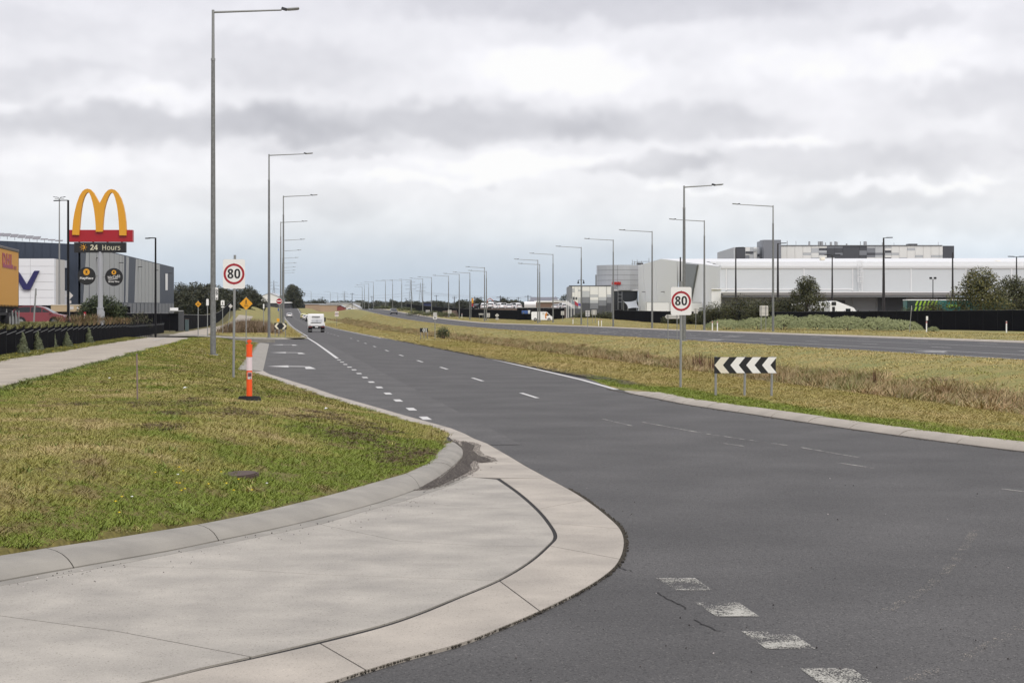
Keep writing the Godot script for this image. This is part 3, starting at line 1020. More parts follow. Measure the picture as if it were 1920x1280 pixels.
	# dusty arcs dragged by turning tyres
	for q: Array in [[1690, 1280, 1790, 1240, 1880, 1195, 1960, 1145], [1650, 1150, 1740, 1100, 1800, 1040, 1830, 990]]:
		var pts := []
		for k in 4: pts.append(on(q[k * 2], q[k * 2 + 1], 0.0045))
		strip(left, smooth(pts), 0.09, M.dust, "dust_streak")
	strip(left, [st(112, -7.35, ground_st(112, -7.35) + 0.05), st(124, -7.35, ground_st(124, -7.35) + 0.05)], 0.12, M.paint, "path_line")
	strip(left, [st(172, -7.4, ground_st(172, -7.4) + 0.05), st(182, -7.4, ground_st(182, -7.4) + 0.05)], 0.12, M.paint, "path_line")
	var far: Node3D = structure(thing("road_markings", "", ""), "white painted lines of the far carriageway")
	strip(far, run(60, 700, 29.2, road_r), 0.16, M.paint, "edge_line")
	strip(far, run(60, 150, 32.6, road_r), 0.16, M.paint, "lane_line")
	strip(far, run(60, 130, 40.0, road_r), 0.14, M.paint, "lane_line")
	for t: float in [33.2, 36.2, 43.8]:
		var q := 70.0 if t > 34.0 else 430.0
		while q < (640.0 if t < 34.0 else 300.0 if t < 40.0 else 250.0):
			strip(far, [st(q, t, road_r(q) + 0.012), st(q + 3, t, road_r(q + 3) + 0.012)], 0.15, M.paint, "lane_mark")
			q += 12.0
	for t: float in [32.6, 40.0]:
		var q := 152.0
		while q < (420.0 if t < 34.0 else 250.0):
			strip(far, [st(q, t, road_r(q) + 0.012), st(q + 1, t, road_r(q + 1) + 0.012)], 0.2, M.paint, "lane_mark")
			q += 4.0
	for a: Array in [[84, 30.9], [128, 30.9], [150, 38.0], [190, 34.4]]:
		var b := mb()
		var f := func(ds, dt): return st(a[0] + ds, a[1] + dt, 0.312)
		b.up([f.call(-3, -0.1), f.call(-3, 0.2), f.call(1, 0.2), f.call(1, -0.1)])
		b.up([f.call(0.0, -0.1), f.call(0.6, -0.1), f.call(0.6, 0.7), f.call(0.0, 0.7)])
		b.up([f.call(-1.0, 0.7), f.call(1.4, 0.7), f.call(0.3, 1.4)])
		put(b, "turn_arrow", M.paint, far)

# ---- grass ----
func tuft(blades: int, h: float, spread: float, sd: int, width := 0.006, lean := 0.5) -> ArrayMesh:
	var r := RandomNumberGenerator.new()
	r.seed = sd
	var b := cmb()
	for i in blades:
		var a := r.randf() * TAU
		var o := Vector3(cos(a), 0, sin(a)) * spread * sqrt(r.randf())
		var dir := Vector3(r.randfn(0, lean), 1, r.randfn(0, lean)).normalized()
		var hh := h * r.randf_range(0.55, 1.15)
		var side := dir.cross(Vector3(cos(a * 3.1), 0.1, sin(a * 3.1))).normalized() * width * r.randf_range(0.7, 1.4)
		var mid := o + dir * hh * 0.55
		var tip := o + dir * hh + Vector3(dir.x, -0.15, dir.z) * hh * 0.25
		var g := r.randf_range(0.72, 1.25)
		b.col = Color(g * r.randf_range(0.92, 1.1), g, g * r.randf_range(0.85, 1.1))
		var n := (side.cross(dir)).normalized() * 0.2 + Vector3.UP
		n = n.normalized()
		b.tri_n(o - side, o + side, mid + side * 0.8, n, n, n)
		b.tri_n(o - side, mid + side * 0.8, mid - side * 0.8, n, n, n)
		b.tri_n(mid - side * 0.8, mid + side * 0.8, tip, n, n, n)
	return b.mesh()
const GREEN := Color(0.23, 0.29, 0.04)
const OLIVE := Color(0.375, 0.35, 0.095)
const STRAW := Color(0.57, 0.46, 0.215)
const BROWN := Color(0.33, 0.235, 0.125)
func verge_color(s: float, t: float) -> Color:
	var a := n1.get_noise_2d(s * 1.3, t * 1.9)
	var b := n2.get_noise_2d(s * 0.9 + 50.0, t * 0.9)
	var q := left_edge(s) - t
	var k := 0.44 + 0.62 * a + 0.38 * b + 0.25 * n3.get_noise_2d(s * 0.7, t * 0.7)
	if s < 27.0: k -= 0.85 * (1.0 - smoothstep(0.3, 1.9, q))
	k -= 0.3 * smoothstep(-4.4, -5.6, t)
	k += 0.14 * exp(-pow((s - 27.0) / 5.0, 2.0)) * smoothstep(2.0, 4.0, q)
	var c := GREEN.lerp(OLIVE, smoothstep(0.02, 0.42, k)).lerp(STRAW, smoothstep(0.42, 0.95, k))
	return c.lerp(BROWN, 0.7 * smoothstep(0.33, 0.55, n2.get_noise_2d(s * 0.8 + 9.0, t * 1.3 + 7.0)))
func median_color(s: float, t: float) -> Color:
	var a := n1.get_noise_2d(s * 0.5 + 30.0, t * 1.6)
	var b := n2.get_noise_2d(s * 0.4, t * 0.9)
	var q := t - right_edge(s)
	var k := 0.60 + 0.55 * a + 0.22 * b - 0.85 * (1.0 - smoothstep(0.2, 1.9, q)) * (1.0 - smoothstep(45.0, 70.0, s))
	return GREEN.lerp(Color(0.45, 0.37, 0.135), smoothstep(0.0, 0.45, k)).lerp(Color(0.57, 0.44, 0.20), smoothstep(0.45, 1.0, k))
func grass_patch(called: String, label: String, s0: float, s1: float, lo: Callable, hi: Callable, per_m2: float, size: float, colors: Callable, variants: Array) -> void:
	var tr := []
	var cs := []
	var s := s0
	var step := 0.5 if s1 - s0 < 60.0 else 2.0
	while s < s1:
		var a: float = lo.call(s)
		var b: float = hi.call(s)
		var n := int((b - a) * step * per_m2 + rng.randf())
		for i in n:
			var ss := s + rng.randf() * step
			var t := rng.randf_range(a, b)
			var sc := size * rng.randf_range(0.6, 1.25) * (1.0 + 0.5 * n2.get_noise_2d(ss * 1.3, t * 1.3))
			tr.append(Transform3D(Basis(Vector3.UP, rng.randf() * TAU).scaled(Vector3(sc * 1.15, sc, sc * 1.15)), st(ss, t, ground_st(ss, t) - 0.005)))
			var c: Color = colors.call(ss, t)
			var g := rng.randf_range(0.82, 1.2)
			cs.append(Color(c.r * g, c.g * g, c.b * g))
		s += step
	var per := tr.size() / variants.size()
	for v in variants.size():
		var e: int = tr.size() if v == variants.size() - 1 else (v + 1) * per
		var t2 := []
		var c2 := []
		for i in range(v, tr.size(), variants.size()):
			t2.append(tr[i])
			c2.append(cs[i])
		scatter(called, variants[v], M.grass_blade, t2, c2, label, "grass")
func build_plants() -> void:
	var fine := [tuft(20, 0.05, 0.065, 1, 0.0019, 0.75), tuft(20, 0.038, 0.07, 2, 0.0019, 1.0)]
	var mid := [tuft(18, 0.05, 0.11, 3, 0.0036, 0.9)]
	var wide := [tuft(20, 0.05, 0.36, 4, 0.007, 0.9)]
	var le := func(s): return left_edge(s) + (0.12 if s < 27.0 else -0.06)
	var near_lo := func(s): return maxf(-5.75, -0.135 * s - 3.2)
	grass_patch("grass", "short mown grass on the verge corner, green and straw mixed", 11, 36, near_lo, le, 420, 1.0, verge_color, fine)
	grass_patch("grass", "mown grass along the middle of the near verge", 36, 72, k_(-5.75), le, 110, 1.0, verge_color, mid)
	grass_patch("grass", "mown grass at the far end of the near verge", 72, 134, k_(-5.75), le, 40, 1.5, verge_color, mid)
	grass_patch("grass", "weedy green grass at the foot of the low black fence", 50, 134, k_(-11.0), k_(-8.95), 30, 1.6, func(s, t): return Color(0.13, 0.15, 0.035).lerp(OLIVE, 0.5 + n2.get_noise_2d(s, t)), mid)
	grass_patch("grass", "tall pale green grass on the bank behind the low fence", 62, 128, k_(-17.6), k_(-11.0), 18, 3.4, func(s, t): return Color(0.18, 0.20, 0.075).lerp(Color(0.3, 0.27, 0.12), 0.5 + n2.get_noise_2d(s, t)), mid)
	var re := func(s): return right_edge(s) + 0.03
	grass_patch("grass", "dry mown grass on the median beside the kerb", 24, 62, re, func(s): return minf(17.5, 10.0 + s * 0.22), 90, 1.0, median_color, mid)
	grass_patch("grass", "dry mown grass on the median along the near carriageway", 62, 140, re, k_(17.0), 30, 1.6, median_color, mid)
	grass_patch("grass", "dry grass on the distant part of the median", 140, 420, re, k_(17.5), 2.6, 1.5, median_color, wide)
	grass_patch("grass", "dry grass between the reedy ditch and the far carriageway", 50, 180, k_(22.0), k_(28.7), 8, 1.1, median_color, wide)
	grass_patch("grass", "dry grass on the median beside the far carriageway, farther off", 180, 520, k_(20.5), k_(28.7), 2.2, 1.5, median_color, wide)
	grass_patch("grass", "dry grass on the verge of the far carriageway", 60, 420, func(s): return far_edge(s) + 0.6, k_(64.0), 1.6, 1.4, median_color, wide)
	grass_patch("grass", "grass on the verge past the side street", 159, 330, k_(-5.6), k_(2.4), 4.0, 1.3, median_color, wide)
	# dead thatch torn up by mower and tyres
	var clods := []
	var cc := []
	for q: Array in [[350, 708, 60, 6], [385, 713, 26, 5], [150, 780, 90, 5], [300, 782, 120, 8], [360, 776, 50, 10], [430, 795, 30, 6], [420, 748, 30, 5], [470, 745, 60, 10], [580, 745, 60, 12], [610, 780, 70, 10], [560, 800, 60, 6], [640, 795, 90, 8], [700, 800, 60, 8], [660, 818, 110, 10], [760, 830, 60, 9], [800, 826, 40, 7], [740, 846, 60, 8], [805, 850, 30, 10], [790, 872, 24, 8], [320, 808, 60, 5], [650, 905, 40, 5], [300, 840, 60, 6], [560, 722, 50, 5], [440, 805, 90, 9]]:
		for i in int(q[2] * q[3] * 0.3):
			var p := on(q[0] + rng.randfn(0, q[2] * 0.42), q[1] + rng.randfn(0, q[3] * 0.5), 0.3)
			var s := s_of(p.x, -p.z)
			var t := t_of(p.x, -p.z)
			if t > left_edge(s) - 0.05: continue
			p.y = ground_st(s, t) + 0.012
			clods.append(Transform3D(Basis(Vector3.UP, rng.randf() * TAU).scaled(Vector3.ONE * rng.randf_range(0.6, 1.3)), p))
			var g := rng.randf_range(0.4, 1.1)
			cc.append(Color(0.19 * g, 0.125 * g, 0.075 * g))
	scatter("thatch", tuft(20, 0.04, 0.07, 9, 0.0026, 1.6), M.grass_blade, clods, cc, "torn brown thatch and bare scuffs on the verge", "thatch")
	# yellow daisies
	var fl := []
	var fc := []
	for q: Array in [[350, 880, 40, 8, 10], [440, 876, 40, 5, 6], [230, 905, 12, 4, 4], [330, 655, 60, 9, 90], [440, 648, 50, 8, 60], [60, 668, 60, 5, 30], [150, 655, 60, 5, 30], [290, 640, 60, 8, 40]]:
		for i in q[4]:
			var p := on(q[0] + rng.randfn(0, q[2]), q[1] + rng.randfn(0, q[3]), 0.45)
			var s := s_of(p.x, -p.z)
			var t := t_of(p.x, -p.z)
			if t > left_edge(s) - 0.1 or (t < -5.7 and t > -9.0): continue
			p.y = ground_st(s, t) + 0.075
			var sc := 0.016 if s < 40.0 else 0.024
			fl.append(Transform3D(Basis(Vector3.RIGHT, rng.randf_range(0.3, 1.0)).scaled(Vector3(sc, sc * 0.5, sc)), p))
			fc.append(Color(0.75, 0.55, 0.03) if i % 11 else Color(0.8, 0.8, 0.78))
	scatter("wildflowers", pebble(), M.stone_bits, fl, fc, "small yellow wildflowers dotted through the verge grass", "flowers")
	# flat weeds and thicker clumps through the lawn, some hanging over the kerb
	var lw := []
	var lc := []
	for i in 1500:
		var s := rng.randf_range(12.0, 60.0)
		var t := rng.randf_range(maxf(-5.6, -0.135 * s - 3.0), left_edge(s) + (0.16 if s < 27.0 else 0.0))
		if n2.get_noise_2d(s * 1.1 + 70.0, t * 1.1) < 0.05: continue
		lw.append(Transform3D(Basis(Vector3.UP, rng.randf() * TAU).scaled(Vector3.ONE * rng.randf_range(0.5, 1.5)), st(s, t, ground_st(s, t) + (0.012 if t > left_edge(s) else 0.0))))
		var g := rng.randf_range(0.7, 1.2)
		var c := Color(0.19, 0.25, 0.045) if i % 3 else Color(0.42, 0.38, 0.13)
		lc.append(Color(c.r * g, c.g * g, c.b * g))
	scatter("lawn_weeds", tuft(16, 0.075, 0.05, 14, 0.004, 0.7), M.grass_blade, lw, lc, "thicker green clumps and flat weeds scattered through the verge lawn", "weeds")
	# broadleaf weeds at the path edge
	var wt := []
	var wc := []
	for i in 300:
		var s := rng.randf_range(34.0, 78.0)
		var t := -5.62 + absf(rng.randfn(0, 0.14))
		if n2.get_noise_1d(s * 0.9) < -0.05: continue
		wt.append(Transform3D(Basis(Vector3.UP, rng.randf() * TAU).scaled(Vector3.ONE * rng.randf_range(0.4, 1.3)), st(s, t, ground_st(s, t))))
		var g := rng.randf_range(0.6, 1.1)
		wc.append(Color(0.17 * g, 0.21 * g, 0.05 * g))
	scatter("path_weeds", tuft(16, 0.13, 0.09, 12, 0.006, 0.7), M.grass_blade, wt, wc, "taller green weeds along the edge of the shared path", "weeds")
	# reeds in the ditch
	var reed := [tuft(34, 0.62, 0.32, 21, 0.0065, 0.34), tuft(30, 0.45, 0.38, 22, 0.008, 0.55)]
	for v in 2:
		var tr := []
		var cs := []
		for i in 13000:
			var u := rng.randf()
			var s := 34.0 + 560.0 * pow(u, 1.9)
			var mid_t := 19.6 + 0.9 * n1.get_noise_1d(s * 0.7)
			var t := mid_t + rng.randfn(0, 1.75)
			if absf(t - mid_t) > 3.3: continue
			var n := n1.get_noise_2d(s * 0.9, t * 2.0)
			if n < -0.2: continue
			var h := (0.40 + 0.55 * n + rng.randf_range(-0.15, 0.28)) * (1.0 + 0.25 * smoothstep(120.0, 300.0, s))
			tr.append(Transform3D(Basis(Vector3.UP, rng.randf() * TAU).scaled(Vector3(1.1, h, 1.1)), st(s, t, ground_st(s, t) - 0.02)))
			var k := n2.get_noise_2d(s * 0.35 + 5.0, t * 0.5)
			k += rng.randfn(0, 0.16)
			var c := Color(0.50, 0.38, 0.205).lerp(Color(0.38, 0.25, 0.125), smoothstep(0.0, 0.3, k)).lerp(Color(0.30, 0.285, 0.11), smoothstep(-0.15, -0.38, k))
			if i % 6 == 0: c = Color(0.25, 0.18, 0.105)
			if i % 7 == 0: c = Color(0.24, 0.25, 0.09)
			var g := rng.randf_range(0.7, 1.25)
			cs.append(Color(c.r * g, c.g * g, c.b * g))
		scatter("reeds", reed[v], M.grass_blade, tr, cs, "russet and straw coloured reeds filling the median ditch", "reeds")
	# dock stalks standing dark among the reeds
	var dk := []
	var dc := []
	for q: Array in [[1320, 674], [1336, 676], [1373, 658], [1212, 668], [1304, 672], [1312, 670], [1640, 690]]:
		for i in 3:
			var d := 62.0 + rng.randf() * 6.0
			var p := at(q[0] + rng.randfn(0, 3.0), 0, 1.0)
			var tt := 19.5 + rng.randfn(0, 0.8)
			# on the ditch line below that column of the picture
			var dd := tt / (RC * p.x + RS)
			dk.append(Transform3D(Basis(Vector3.UP, rng.randf() * TAU).scaled(Vector3(1, rng.randf_range(0.8, 1.2), 1)), Vector3(p.x * dd, ground(p.x * dd, dd), -dd)))
			dc.append(Color(0.15, 0.07, 0.045))
	scatter("dock_stalks", tuft(7, 0.8, 0.05, 31, 0.012, 0.08), M.grass_blade, dk, dc, "dark red dock stalks standing among the reeds", "weeds")
	# tall dead grass on the island past the side street
	var it := []
	var ic := []
	for i in 700:
		var s := rng.randf_range(172.0, 235.0)
		var t := rng.randf_range(-5.4, 0.2)
		if t > 0.4 - (s - 168.0) * 0.012: continue
		var h := 1.7 * (0.7 + 0.5 * rng.randf()) * smoothstep(0.6, -1.6, t) * smoothstep(-6.0, -4.0, t)
		it.append(Transform3D(Basis(Vector3.UP, rng.randf() * TAU).scaled(Vector3(1.6, h + 0.3, 1.6)), st(s, t, ground_st(s, t) - 0.02)))
		var c := Color(0.27, 0.20, 0.12).lerp(Color(0.16, 0.105, 0.075), rng.randf())
		ic.append(c)
	scatter("dead_grass", reed[0], M.grass_blade, it, ic, "tall brown dead grass on the island by the side street", "grass")

# ---- leafy plants ----
func leaf_cloud(b: MB, centre: Vector3, r: Vector3, count: int, leaf: float, cols: Array, g: RandomNumberGenerator, hollow := 0.45) -> void:
	for i in count:
		var dir := Vector3(g.randfn(), g.randfn(), g.randfn()).normalized()
		var reach := lerpf(hollow, 1.0, pow(g.randf(), 0.6))      # how far out in the clump the leaf hangs
		var p := centre + dir * r * reach
		var s := leaf * g.randf_range(0.6, 1.4)
		var a := Vector3(g.randfn(), g.randfn() * 0.6, g.randfn()).normalized()
		var w := a.cross(dir + Vector3(0.01, 0.3, 0.02)).normalized()
		var nrm := (dir + Vector3(g.randfn(), g.randfn(), g.randfn()) * 0.35).normalized()
		var c: Color = cols[g.randi() % cols.size()]
		var f := g.randf_range(0.7, 1.25)
		b.col = Color(c.r * f, c.g * f, c.b * f)
		b.tri_n(p - a * s, p + w * s * 0.45, p + a * s, nrm, nrm, nrm)
		b.tri_n(p - a * s, p + a * s, p - w * s * 0.45, nrm, nrm, nrm)
func tree(called: String, label: String, where: Vector3, h: float, w: float, trunk_h: float, leaf: float, count: int, cols: Array, sd: int, group := "", clumps := 14, category := "tree", crown_flat := 1.0) -> Node3D:
	var g := RandomNumberGenerator.new()
	g.seed = sd
	var o := thing(called, label, category, where, 0.0, group)
	var tr := mb()
	tr.tube([Vector3(0, -0.1, 0), Vector3(0.04 * w, trunk_h * 0.6, 0), Vector3(0, h * 0.62, 0.02 * w)], [h * 0.028, h * 0.02, h * 0.007], 7)
	var cr := cmb()
	for i in clumps:
		var u := (i + 0.5) / clumps
		var y := lerpf(trunk_h, h, pow(u, 0.85))
		var fill := sin(PI * clampf((y - trunk_h * 0.7) / (h - trunk_h * 0.7), 0.06, 0.97)) * crown_flat
		var a := i * 2.4 + g.randf()
		var rad := w * 0.5 * fill * g.randf_range(0.35, 0.75)
		var c := Vector3(cos(a) * rad, y - h * 0.06, sin(a) * rad)
		var r := w * g.randf_range(0.17, 0.27)
		tr.tube([Vector3(0, lerpf(trunk_h * 0.55, y * 0.7, 0.6), 0), c], [h * 0.008, h * 0.003], 5)
		leaf_cloud(cr, c, Vector3(r, r * 0.72, r), count / clumps, leaf, cols, g)
	put(tr, "trunk", M.bark, o)
	put(cr, "crown", M.leaf, o)
	return o
func shrub(called: String, label: String, where: Vector3, w: float, h: float, dpt: float, leaf: float, count: int, cols: Array, sd: int, group := "", turn := 0.0, category := "shrub") -> Node3D:
	var g := RandomNumberGenerator.new()
	g.seed = sd
	var o := thing(called, label, category, where, turn, group)
	var st_ := mb()
	for i in 5:
		var a := i * 1.3 + g.randf()
		st_.tube([Vector3(cos(a) * w * 0.05, -0.05, sin(a) * dpt * 0.05), Vector3(cos(a) * w * 0.25, h * 0.6, sin(a) * dpt * 0.25)], [0.03 * h, 0.008 * h], 5)
	put(st_, "stem", M.bark, o)
	var b := cmb()
	var n := 9
	for i in n:
		var x := (float(i) / (n - 1) - 0.5) * 2.0
		var c := Vector3(x * w * 0.36, h * (0.30 + 0.26 * (1.0 - x * x) * g.randf_range(0.6, 1.2)), g.randf_range(-0.25, 0.25) * dpt)
		leaf_cloud(b, c, Vector3(w * 0.2, h * 0.36, dpt * 0.34), count / n, leaf, cols, g, 0.35)
	put(b, "foliage", M.leaf, o)
	return o

# ---- street furniture ----
const U := Vector3(-0.1295, 0, -0.99158)     # along the road
const R := Vector3(0.99158, 0, -0.1295)      # across it, to the right
const FACE := 0.13                            # turn of a sign that faces oncoming traffic

func street_lamp(label: String, where: Vector3, h: float, reach: float, side: float, group: String, turn := 0.13) -> Node3D:
	var o := thing("street_lamp", label, "street lamp", where, turn, group)
	var b := mb()
	var k := h * 0.86
	b.tube([Vector3(0, 0, 0), Vector3(0, 0.25, 0), Vector3(0, k, 0)], [0.135, 0.13, 0.085], 10)
	put(b, "pole", M.galvanised, o)
	b = mb()
	b.tube([Vector3(0, k - 0.05, 0), Vector3(0, h, 0)], [0.07, 0.06], 8)
	b.tube([Vector3(0, k - 0.1, 0), Vector3(0, k, 0)], [0.098, 0.098], 8)
	put(b, "pole_top", M.galv_plain, o)
	put(boxed(Vector3(0, 0.02, 0), Vector3(0.44, 0.04, 0.44), 0.01), "base_plate", M.galv_plain, o)
	if where.z > -100.0:
		for x: float in [-0.17, 0.17]:
			for z: float in [-0.17, 0.17]:
				b = mb()
				b.tube([Vector3(x, 0.03, z), Vector3(x, 0.09, z)], [0.018, 0.018], 6)
				put(b, "anchor_bolt", M.galv_plain, o)
	b = mb()
	var e := Vector3(side * reach, h + reach * 0.02, 0)
	b.tube([Vector3(0, h - 0.1, 0), e], [0.05, 0.036], 8)
	put(b, "arm", M.galv_plain, o)
	b = mb()
	b.box(e + Vector3(side * 0.12, 0.05, 0), Vector3(0.26, 0.12, 0.16), Basis(Vector3.BACK, -side * 0.25), 0.02)
	put(b, "driver_box", M.dark_metal, o)
	b = mb()
	b.box(e + Vector3(side * 0.5, 0.06, 0), Vector3(0.56, 0.085, 0.33), Basis(Vector3.BACK, side * 0.09), 0.03)
	var head := put(b, "lamp_head", M.galv_plain, o)
	put(boxed(e + Vector3(side * 0.5, 0.012, 0), Vector3(0.42, 0.012, 0.25), 0.0, Basis(Vector3.BACK, side * 0.09)), "lens", M.lamp_glass, head)
	return o
func signpost(called: String, label: String, category: String, where: Vector3, top: float, radius := 0.032, turn := FACE, lean := Vector2.ZERO, group := "") -> Node3D:
	var o := thing(called, label, category, where, turn, group)
	var b := mb()
	b.tube([Vector3(-lean.x, -0.1, 0), Vector3(lean.x, top, lean.y)], [radius, radius], 9)
	put(b, "post", M.galv_plain, o)
	return o
func rounded(w: float, h: float, r: float, n := 5) -> PackedVector2Array:
	var out := PackedVector2Array()
	for c: Array in [[1, 1, 0], [-1, 1, 1], [-1, -1, 2], [1, -1, 3]]:
		for i in n + 1:
			var a: float = (c[2] + float(i) / n) * PI / 2
			out.append(Vector2(c[0] * (w * 0.5 - r) + cos(a) * r, c[1] * (h * 0.5 - r) + sin(a) * r))
	return out
func plate(o: Node3D, poly: PackedVector2Array, y: float, z: float, m: Material, called := "plate", thick := 0.006, turn := 0.0, x := 0.0) -> MeshInstance3D:
	var b := mb()
	b.prism(poly, Transform3D(Basis(Vector3.UP, turn), Vector3(x, y, z)), thick)
	return put(b, called, m, o)
func diamond(s: float) -> PackedVector2Array: return PackedVector2Array([Vector2(s, 0), Vector2(0, s), Vector2(-s, 0), Vector2(0, -s)])
func poly(a: Array, k := 1.0) -> PackedVector2Array:
	var out := PackedVector2Array()
	for p: Array in a: out.append(Vector2(p[0], p[1]) * k)
	return out
func brackets(o: Node3D, ys: Array, z := 0.034) -> void:
	for y: float in ys:
		put(boxed(Vector3(0, y, z - 0.012), Vector3(0.09, 0.035, 0.03), 0.004), "bracket", M.galv_plain, o)
func speed_sign(label: String, px: float, d: float, py_top: float, py_bot: float, py_post: float, lean := 0.0) -> Node3D:
	var w := stand(px, d)
	var yt := Y(py_top, d) - w.y
	var yb := Y(py_bot, d) - w.y
	var o := signpost("speed_limit_sign", label, "road sign", w, Y(py_post, d) - w.y, 0.034, FACE * 0.6, Vector2(lean, 0))
	var h := yt - yb
	var wd := h * 0.745
	var c := (yt + yb) * 0.5
	var p := plate(o, rounded(wd, h, wd * 0.09), c, 0.04, M.sign_white)
	brackets(o, [c + h * 0.33, c - h * 0.33], 0.036)
	var b := mb()
	b.ring(Vector3(0, c, 0.0465), wd * 0.375, wd * 0.475, Basis.IDENTITY, 0.003, 48)
	put(b, "red_ring", M.sign_red, p)
	lettering("80", wd * 0.60, M.sign_black, p, Vector3(0, c, 0.049), true, 0.004, false, 0.0, 0.94)
	for s: float in [-1.0, 1.0]:
		b = mb()
		b.ring(Vector3(0, c + s * wd * 0.49, 0.048), 0.0, 0.009, Basis.IDENTITY, 0.004, 8)
		put(b, "bolt", M.dark_metal, p)
	return o
func lamp_label(i: int) -> String:
	return ["tall grey street lamp with a white number plate, beside the speed sign on the verge", "grey street lamp on the island at the side street kerb", "grey street lamp on the kerb just past the side street island"][i]
func build_left_objects() -> void:
	var row := "street lamps along the near carriageway"
	var o: Node3D
	var spots := [[399.0, 80.0], [504.0, 157.0], [531.0, 202.0], [526.0, 258.0], [530.5, 318.0], [530, 374], [529.5, 430], [529, 483], [530, 530], [531, 575], [531.5, 620]]
	for i in spots.size():
		var w := stand(spots[i][0], spots[i][1])
		o = street_lamp(lamp_label(i) if i < 3 else "grey street lamp beside the near carriageway, %s counted from the side street" % ORDER[i - 1], w, 15.25 if i < 1 else 15.9 if i < 2 else 15.2, 3.0, 1.0, row)
		if i == 0:
			var y := Y(550.5, 80.0) - w.y
			var p := put(boxed(Vector3(0.16, y, 0.09), Vector3(0.12, 0.54, 0.012), 0.003), "number_plate", M.sign_white, o)
			lettering("0", 0.17, M.sign_black, p, Vector3(0.16, y + 0.13, 0.1), true, 0.004)
			lettering("9", 0.17, M.sign_black, p, Vector3(0.16, y + 0.0, 0.1), true, 0.004)
			put(boxed(Vector3(0.16, y - 0.21, 0.098), Vector3(0.08, 0.05, 0.004)), "mark", M.sign_black, p)
	speed_sign("80 speed limit sign on a leaning post in the verge beside the orange bollard", 438.5, 49.5, 486, 541, 478, 0.02)
	# orange bollard
	var w := stand(467, 33.0)
	o = thing("bollard", "orange plastic bollard with a white band on a black rubber base", "bollard", w, 0.1)
	var b := mb()
	b.tube([Vector3(0, 0.08, 0), Vector3(0, 0.97, 0)], [0.053, 0.050], 20)
	put(b, "shaft", M.orange_plastic, o)
	b = mb()
	b.tube([Vector3(0, 0.80, 0), Vector3(0, 0.805, 0), Vector3(0, 0.825, 0), Vector3(0, 0.83, 0)], [0.05, 0.060, 0.060, 0.05], 20)
	b.tube([Vector3(0, 0.99, 0), Vector3(0, 1.0, 0), Vector3(0, 1.025, 0), Vector3(0, 1.035, 0)], [0.05, 0.060, 0.060, 0.03], 20)
	b.tube([Vector3(0, 0.83, 0), Vector3(0, 1.0, 0)], [0.052, 0.056], 20)
	put(b, "collar", M.orange_plastic, o)
	b = mb()
	b.tube([Vector3(0, 1.02, 0), Vector3(0, 1.06, 0), Vector3(0, 1.075, 0), Vector3(0, 1.10, 0), Vector3(0, 1.115, 0)], [0.024, 0.024, 0.046, 0.044, 0.02], 16)
	put(b, "handle", M.orange_plastic, o)
	b = mb()
	b.tube([Vector3(0, 0.555, 0), Vector3(0, 0.80, 0)], [0.0535, 0.0525], 20, false)
	put(b, "reflective_band", M.reflective, o)
	b = mb()
	b.prism(rounded(0.075, 0.125, 0.006), Transform3D(Basis(Vector3.UP, 0.12), Vector3(0.008, 0.46, 0.0505)), 0.003)
	var stick := put(b, "sticker", M.sign_grey, o)
	put(boxed(Vector3(0.009, 0.478, 0.0545), Vector3(0.062, 0.07, 0.002), 0.0, Basis(Vector3.UP, 0.12)), "sticker_print", mat("print_maroon", Color(0.13, 0.05, 0.07), 0.6), stick)
	put(boxed(Vector3(0.022, 0.414, 0.0545), Vector3(0.018, 0.014, 0.002), 0.0, Basis(Vector3.UP, 0.12)), "sticker_print", M.print_maroon, stick)
	b = mb()
	var oct := PackedVector2Array()
	for i in 8: oct.append(Vector2(cos(TAU * (i + 0.5) / 8), sin(TAU * (i + 0.5) / 8)) * 0.225)
	b.prism(oct, Transform3D(Basis(Vector3.RIGHT, -PI / 2), Vector3(0, 0.0, 0)), 0.055)
	b.tube([Vector3(0, 0.05, 0), Vector3(0, 0.085, 0), Vector3(0, 0.09, 0)], [0.2, 0.19, 0.07], 16)
	put(b, "base", M.rubber, o)
	put(boxed(Vector3(0.1, 0.004, 0.2), Vector3(0.2, 0.008, 0.09)), "base_tag", M.sign_grey, o)
	# wooden stake, cover plate, litter
	w = stand(256.5, 32.4)
	b = mb()
	b.box(Vector3(0, 0.41, 0), Vector3(0.026, 0.86, 0.014), Basis(Vector3.BACK, 0.012), 0.003)
	o = put(b, "timber_stake", M.timber)
	o.position = w
	tag(o, "thin bare timber survey stake standing in the grass", "stake")
	w = stand(446, 19.6)
	o = thing("pit_cover", "rusty round iron pit cover set in the grass", "manhole cover", w + Vector3(0, 0.0, 0))
	b = mb()
	b.tube([Vector3(0, -0.04, 0), Vector3(0, 0.035, 0)], [0.2, 0.2], 28)
	put(b, "lid", M.iron, o)
	b = mb()
	b.ring(Vector3(0, -0.02, 0), 0.205, 0.222, Basis(Vector3.RIGHT, -PI / 2), 0.045, 28)
	put(b, "rim", M.iron, o)
	o.rotation = Vector3(0.06, 0, 0.05)
	for q: Array in [[347, 737.5, 0.05, "white scrap of torn paper lying in the verge grass"], [205, 718, 0.035, "small white scrap lying on the grass near the stake"], [612, 756, 0.04, "pale scrap of litter near the turning lane edge"]]:
		var p := on(q[0], q[1], 0.45)
		b = mb()
		b.up([Vector3(-q[2], 0.02, 0), Vector3(q[2], 0.04, 0.01), Vector3(q[2] * 0.8, 0.03, -q[2]), Vector3(-q[2] * 0.6, 0.05, -q[2] * 0.9)])
		o = put(b, "litter_scrap", M.sign_white)
		o.position = Vector3(p.x, ground(p.x, -p.z) + 0.03, p.z)
		tag(o, q[3], "litter")
	# warning and guide signs round the side street
	w = stand(371, 129.0)
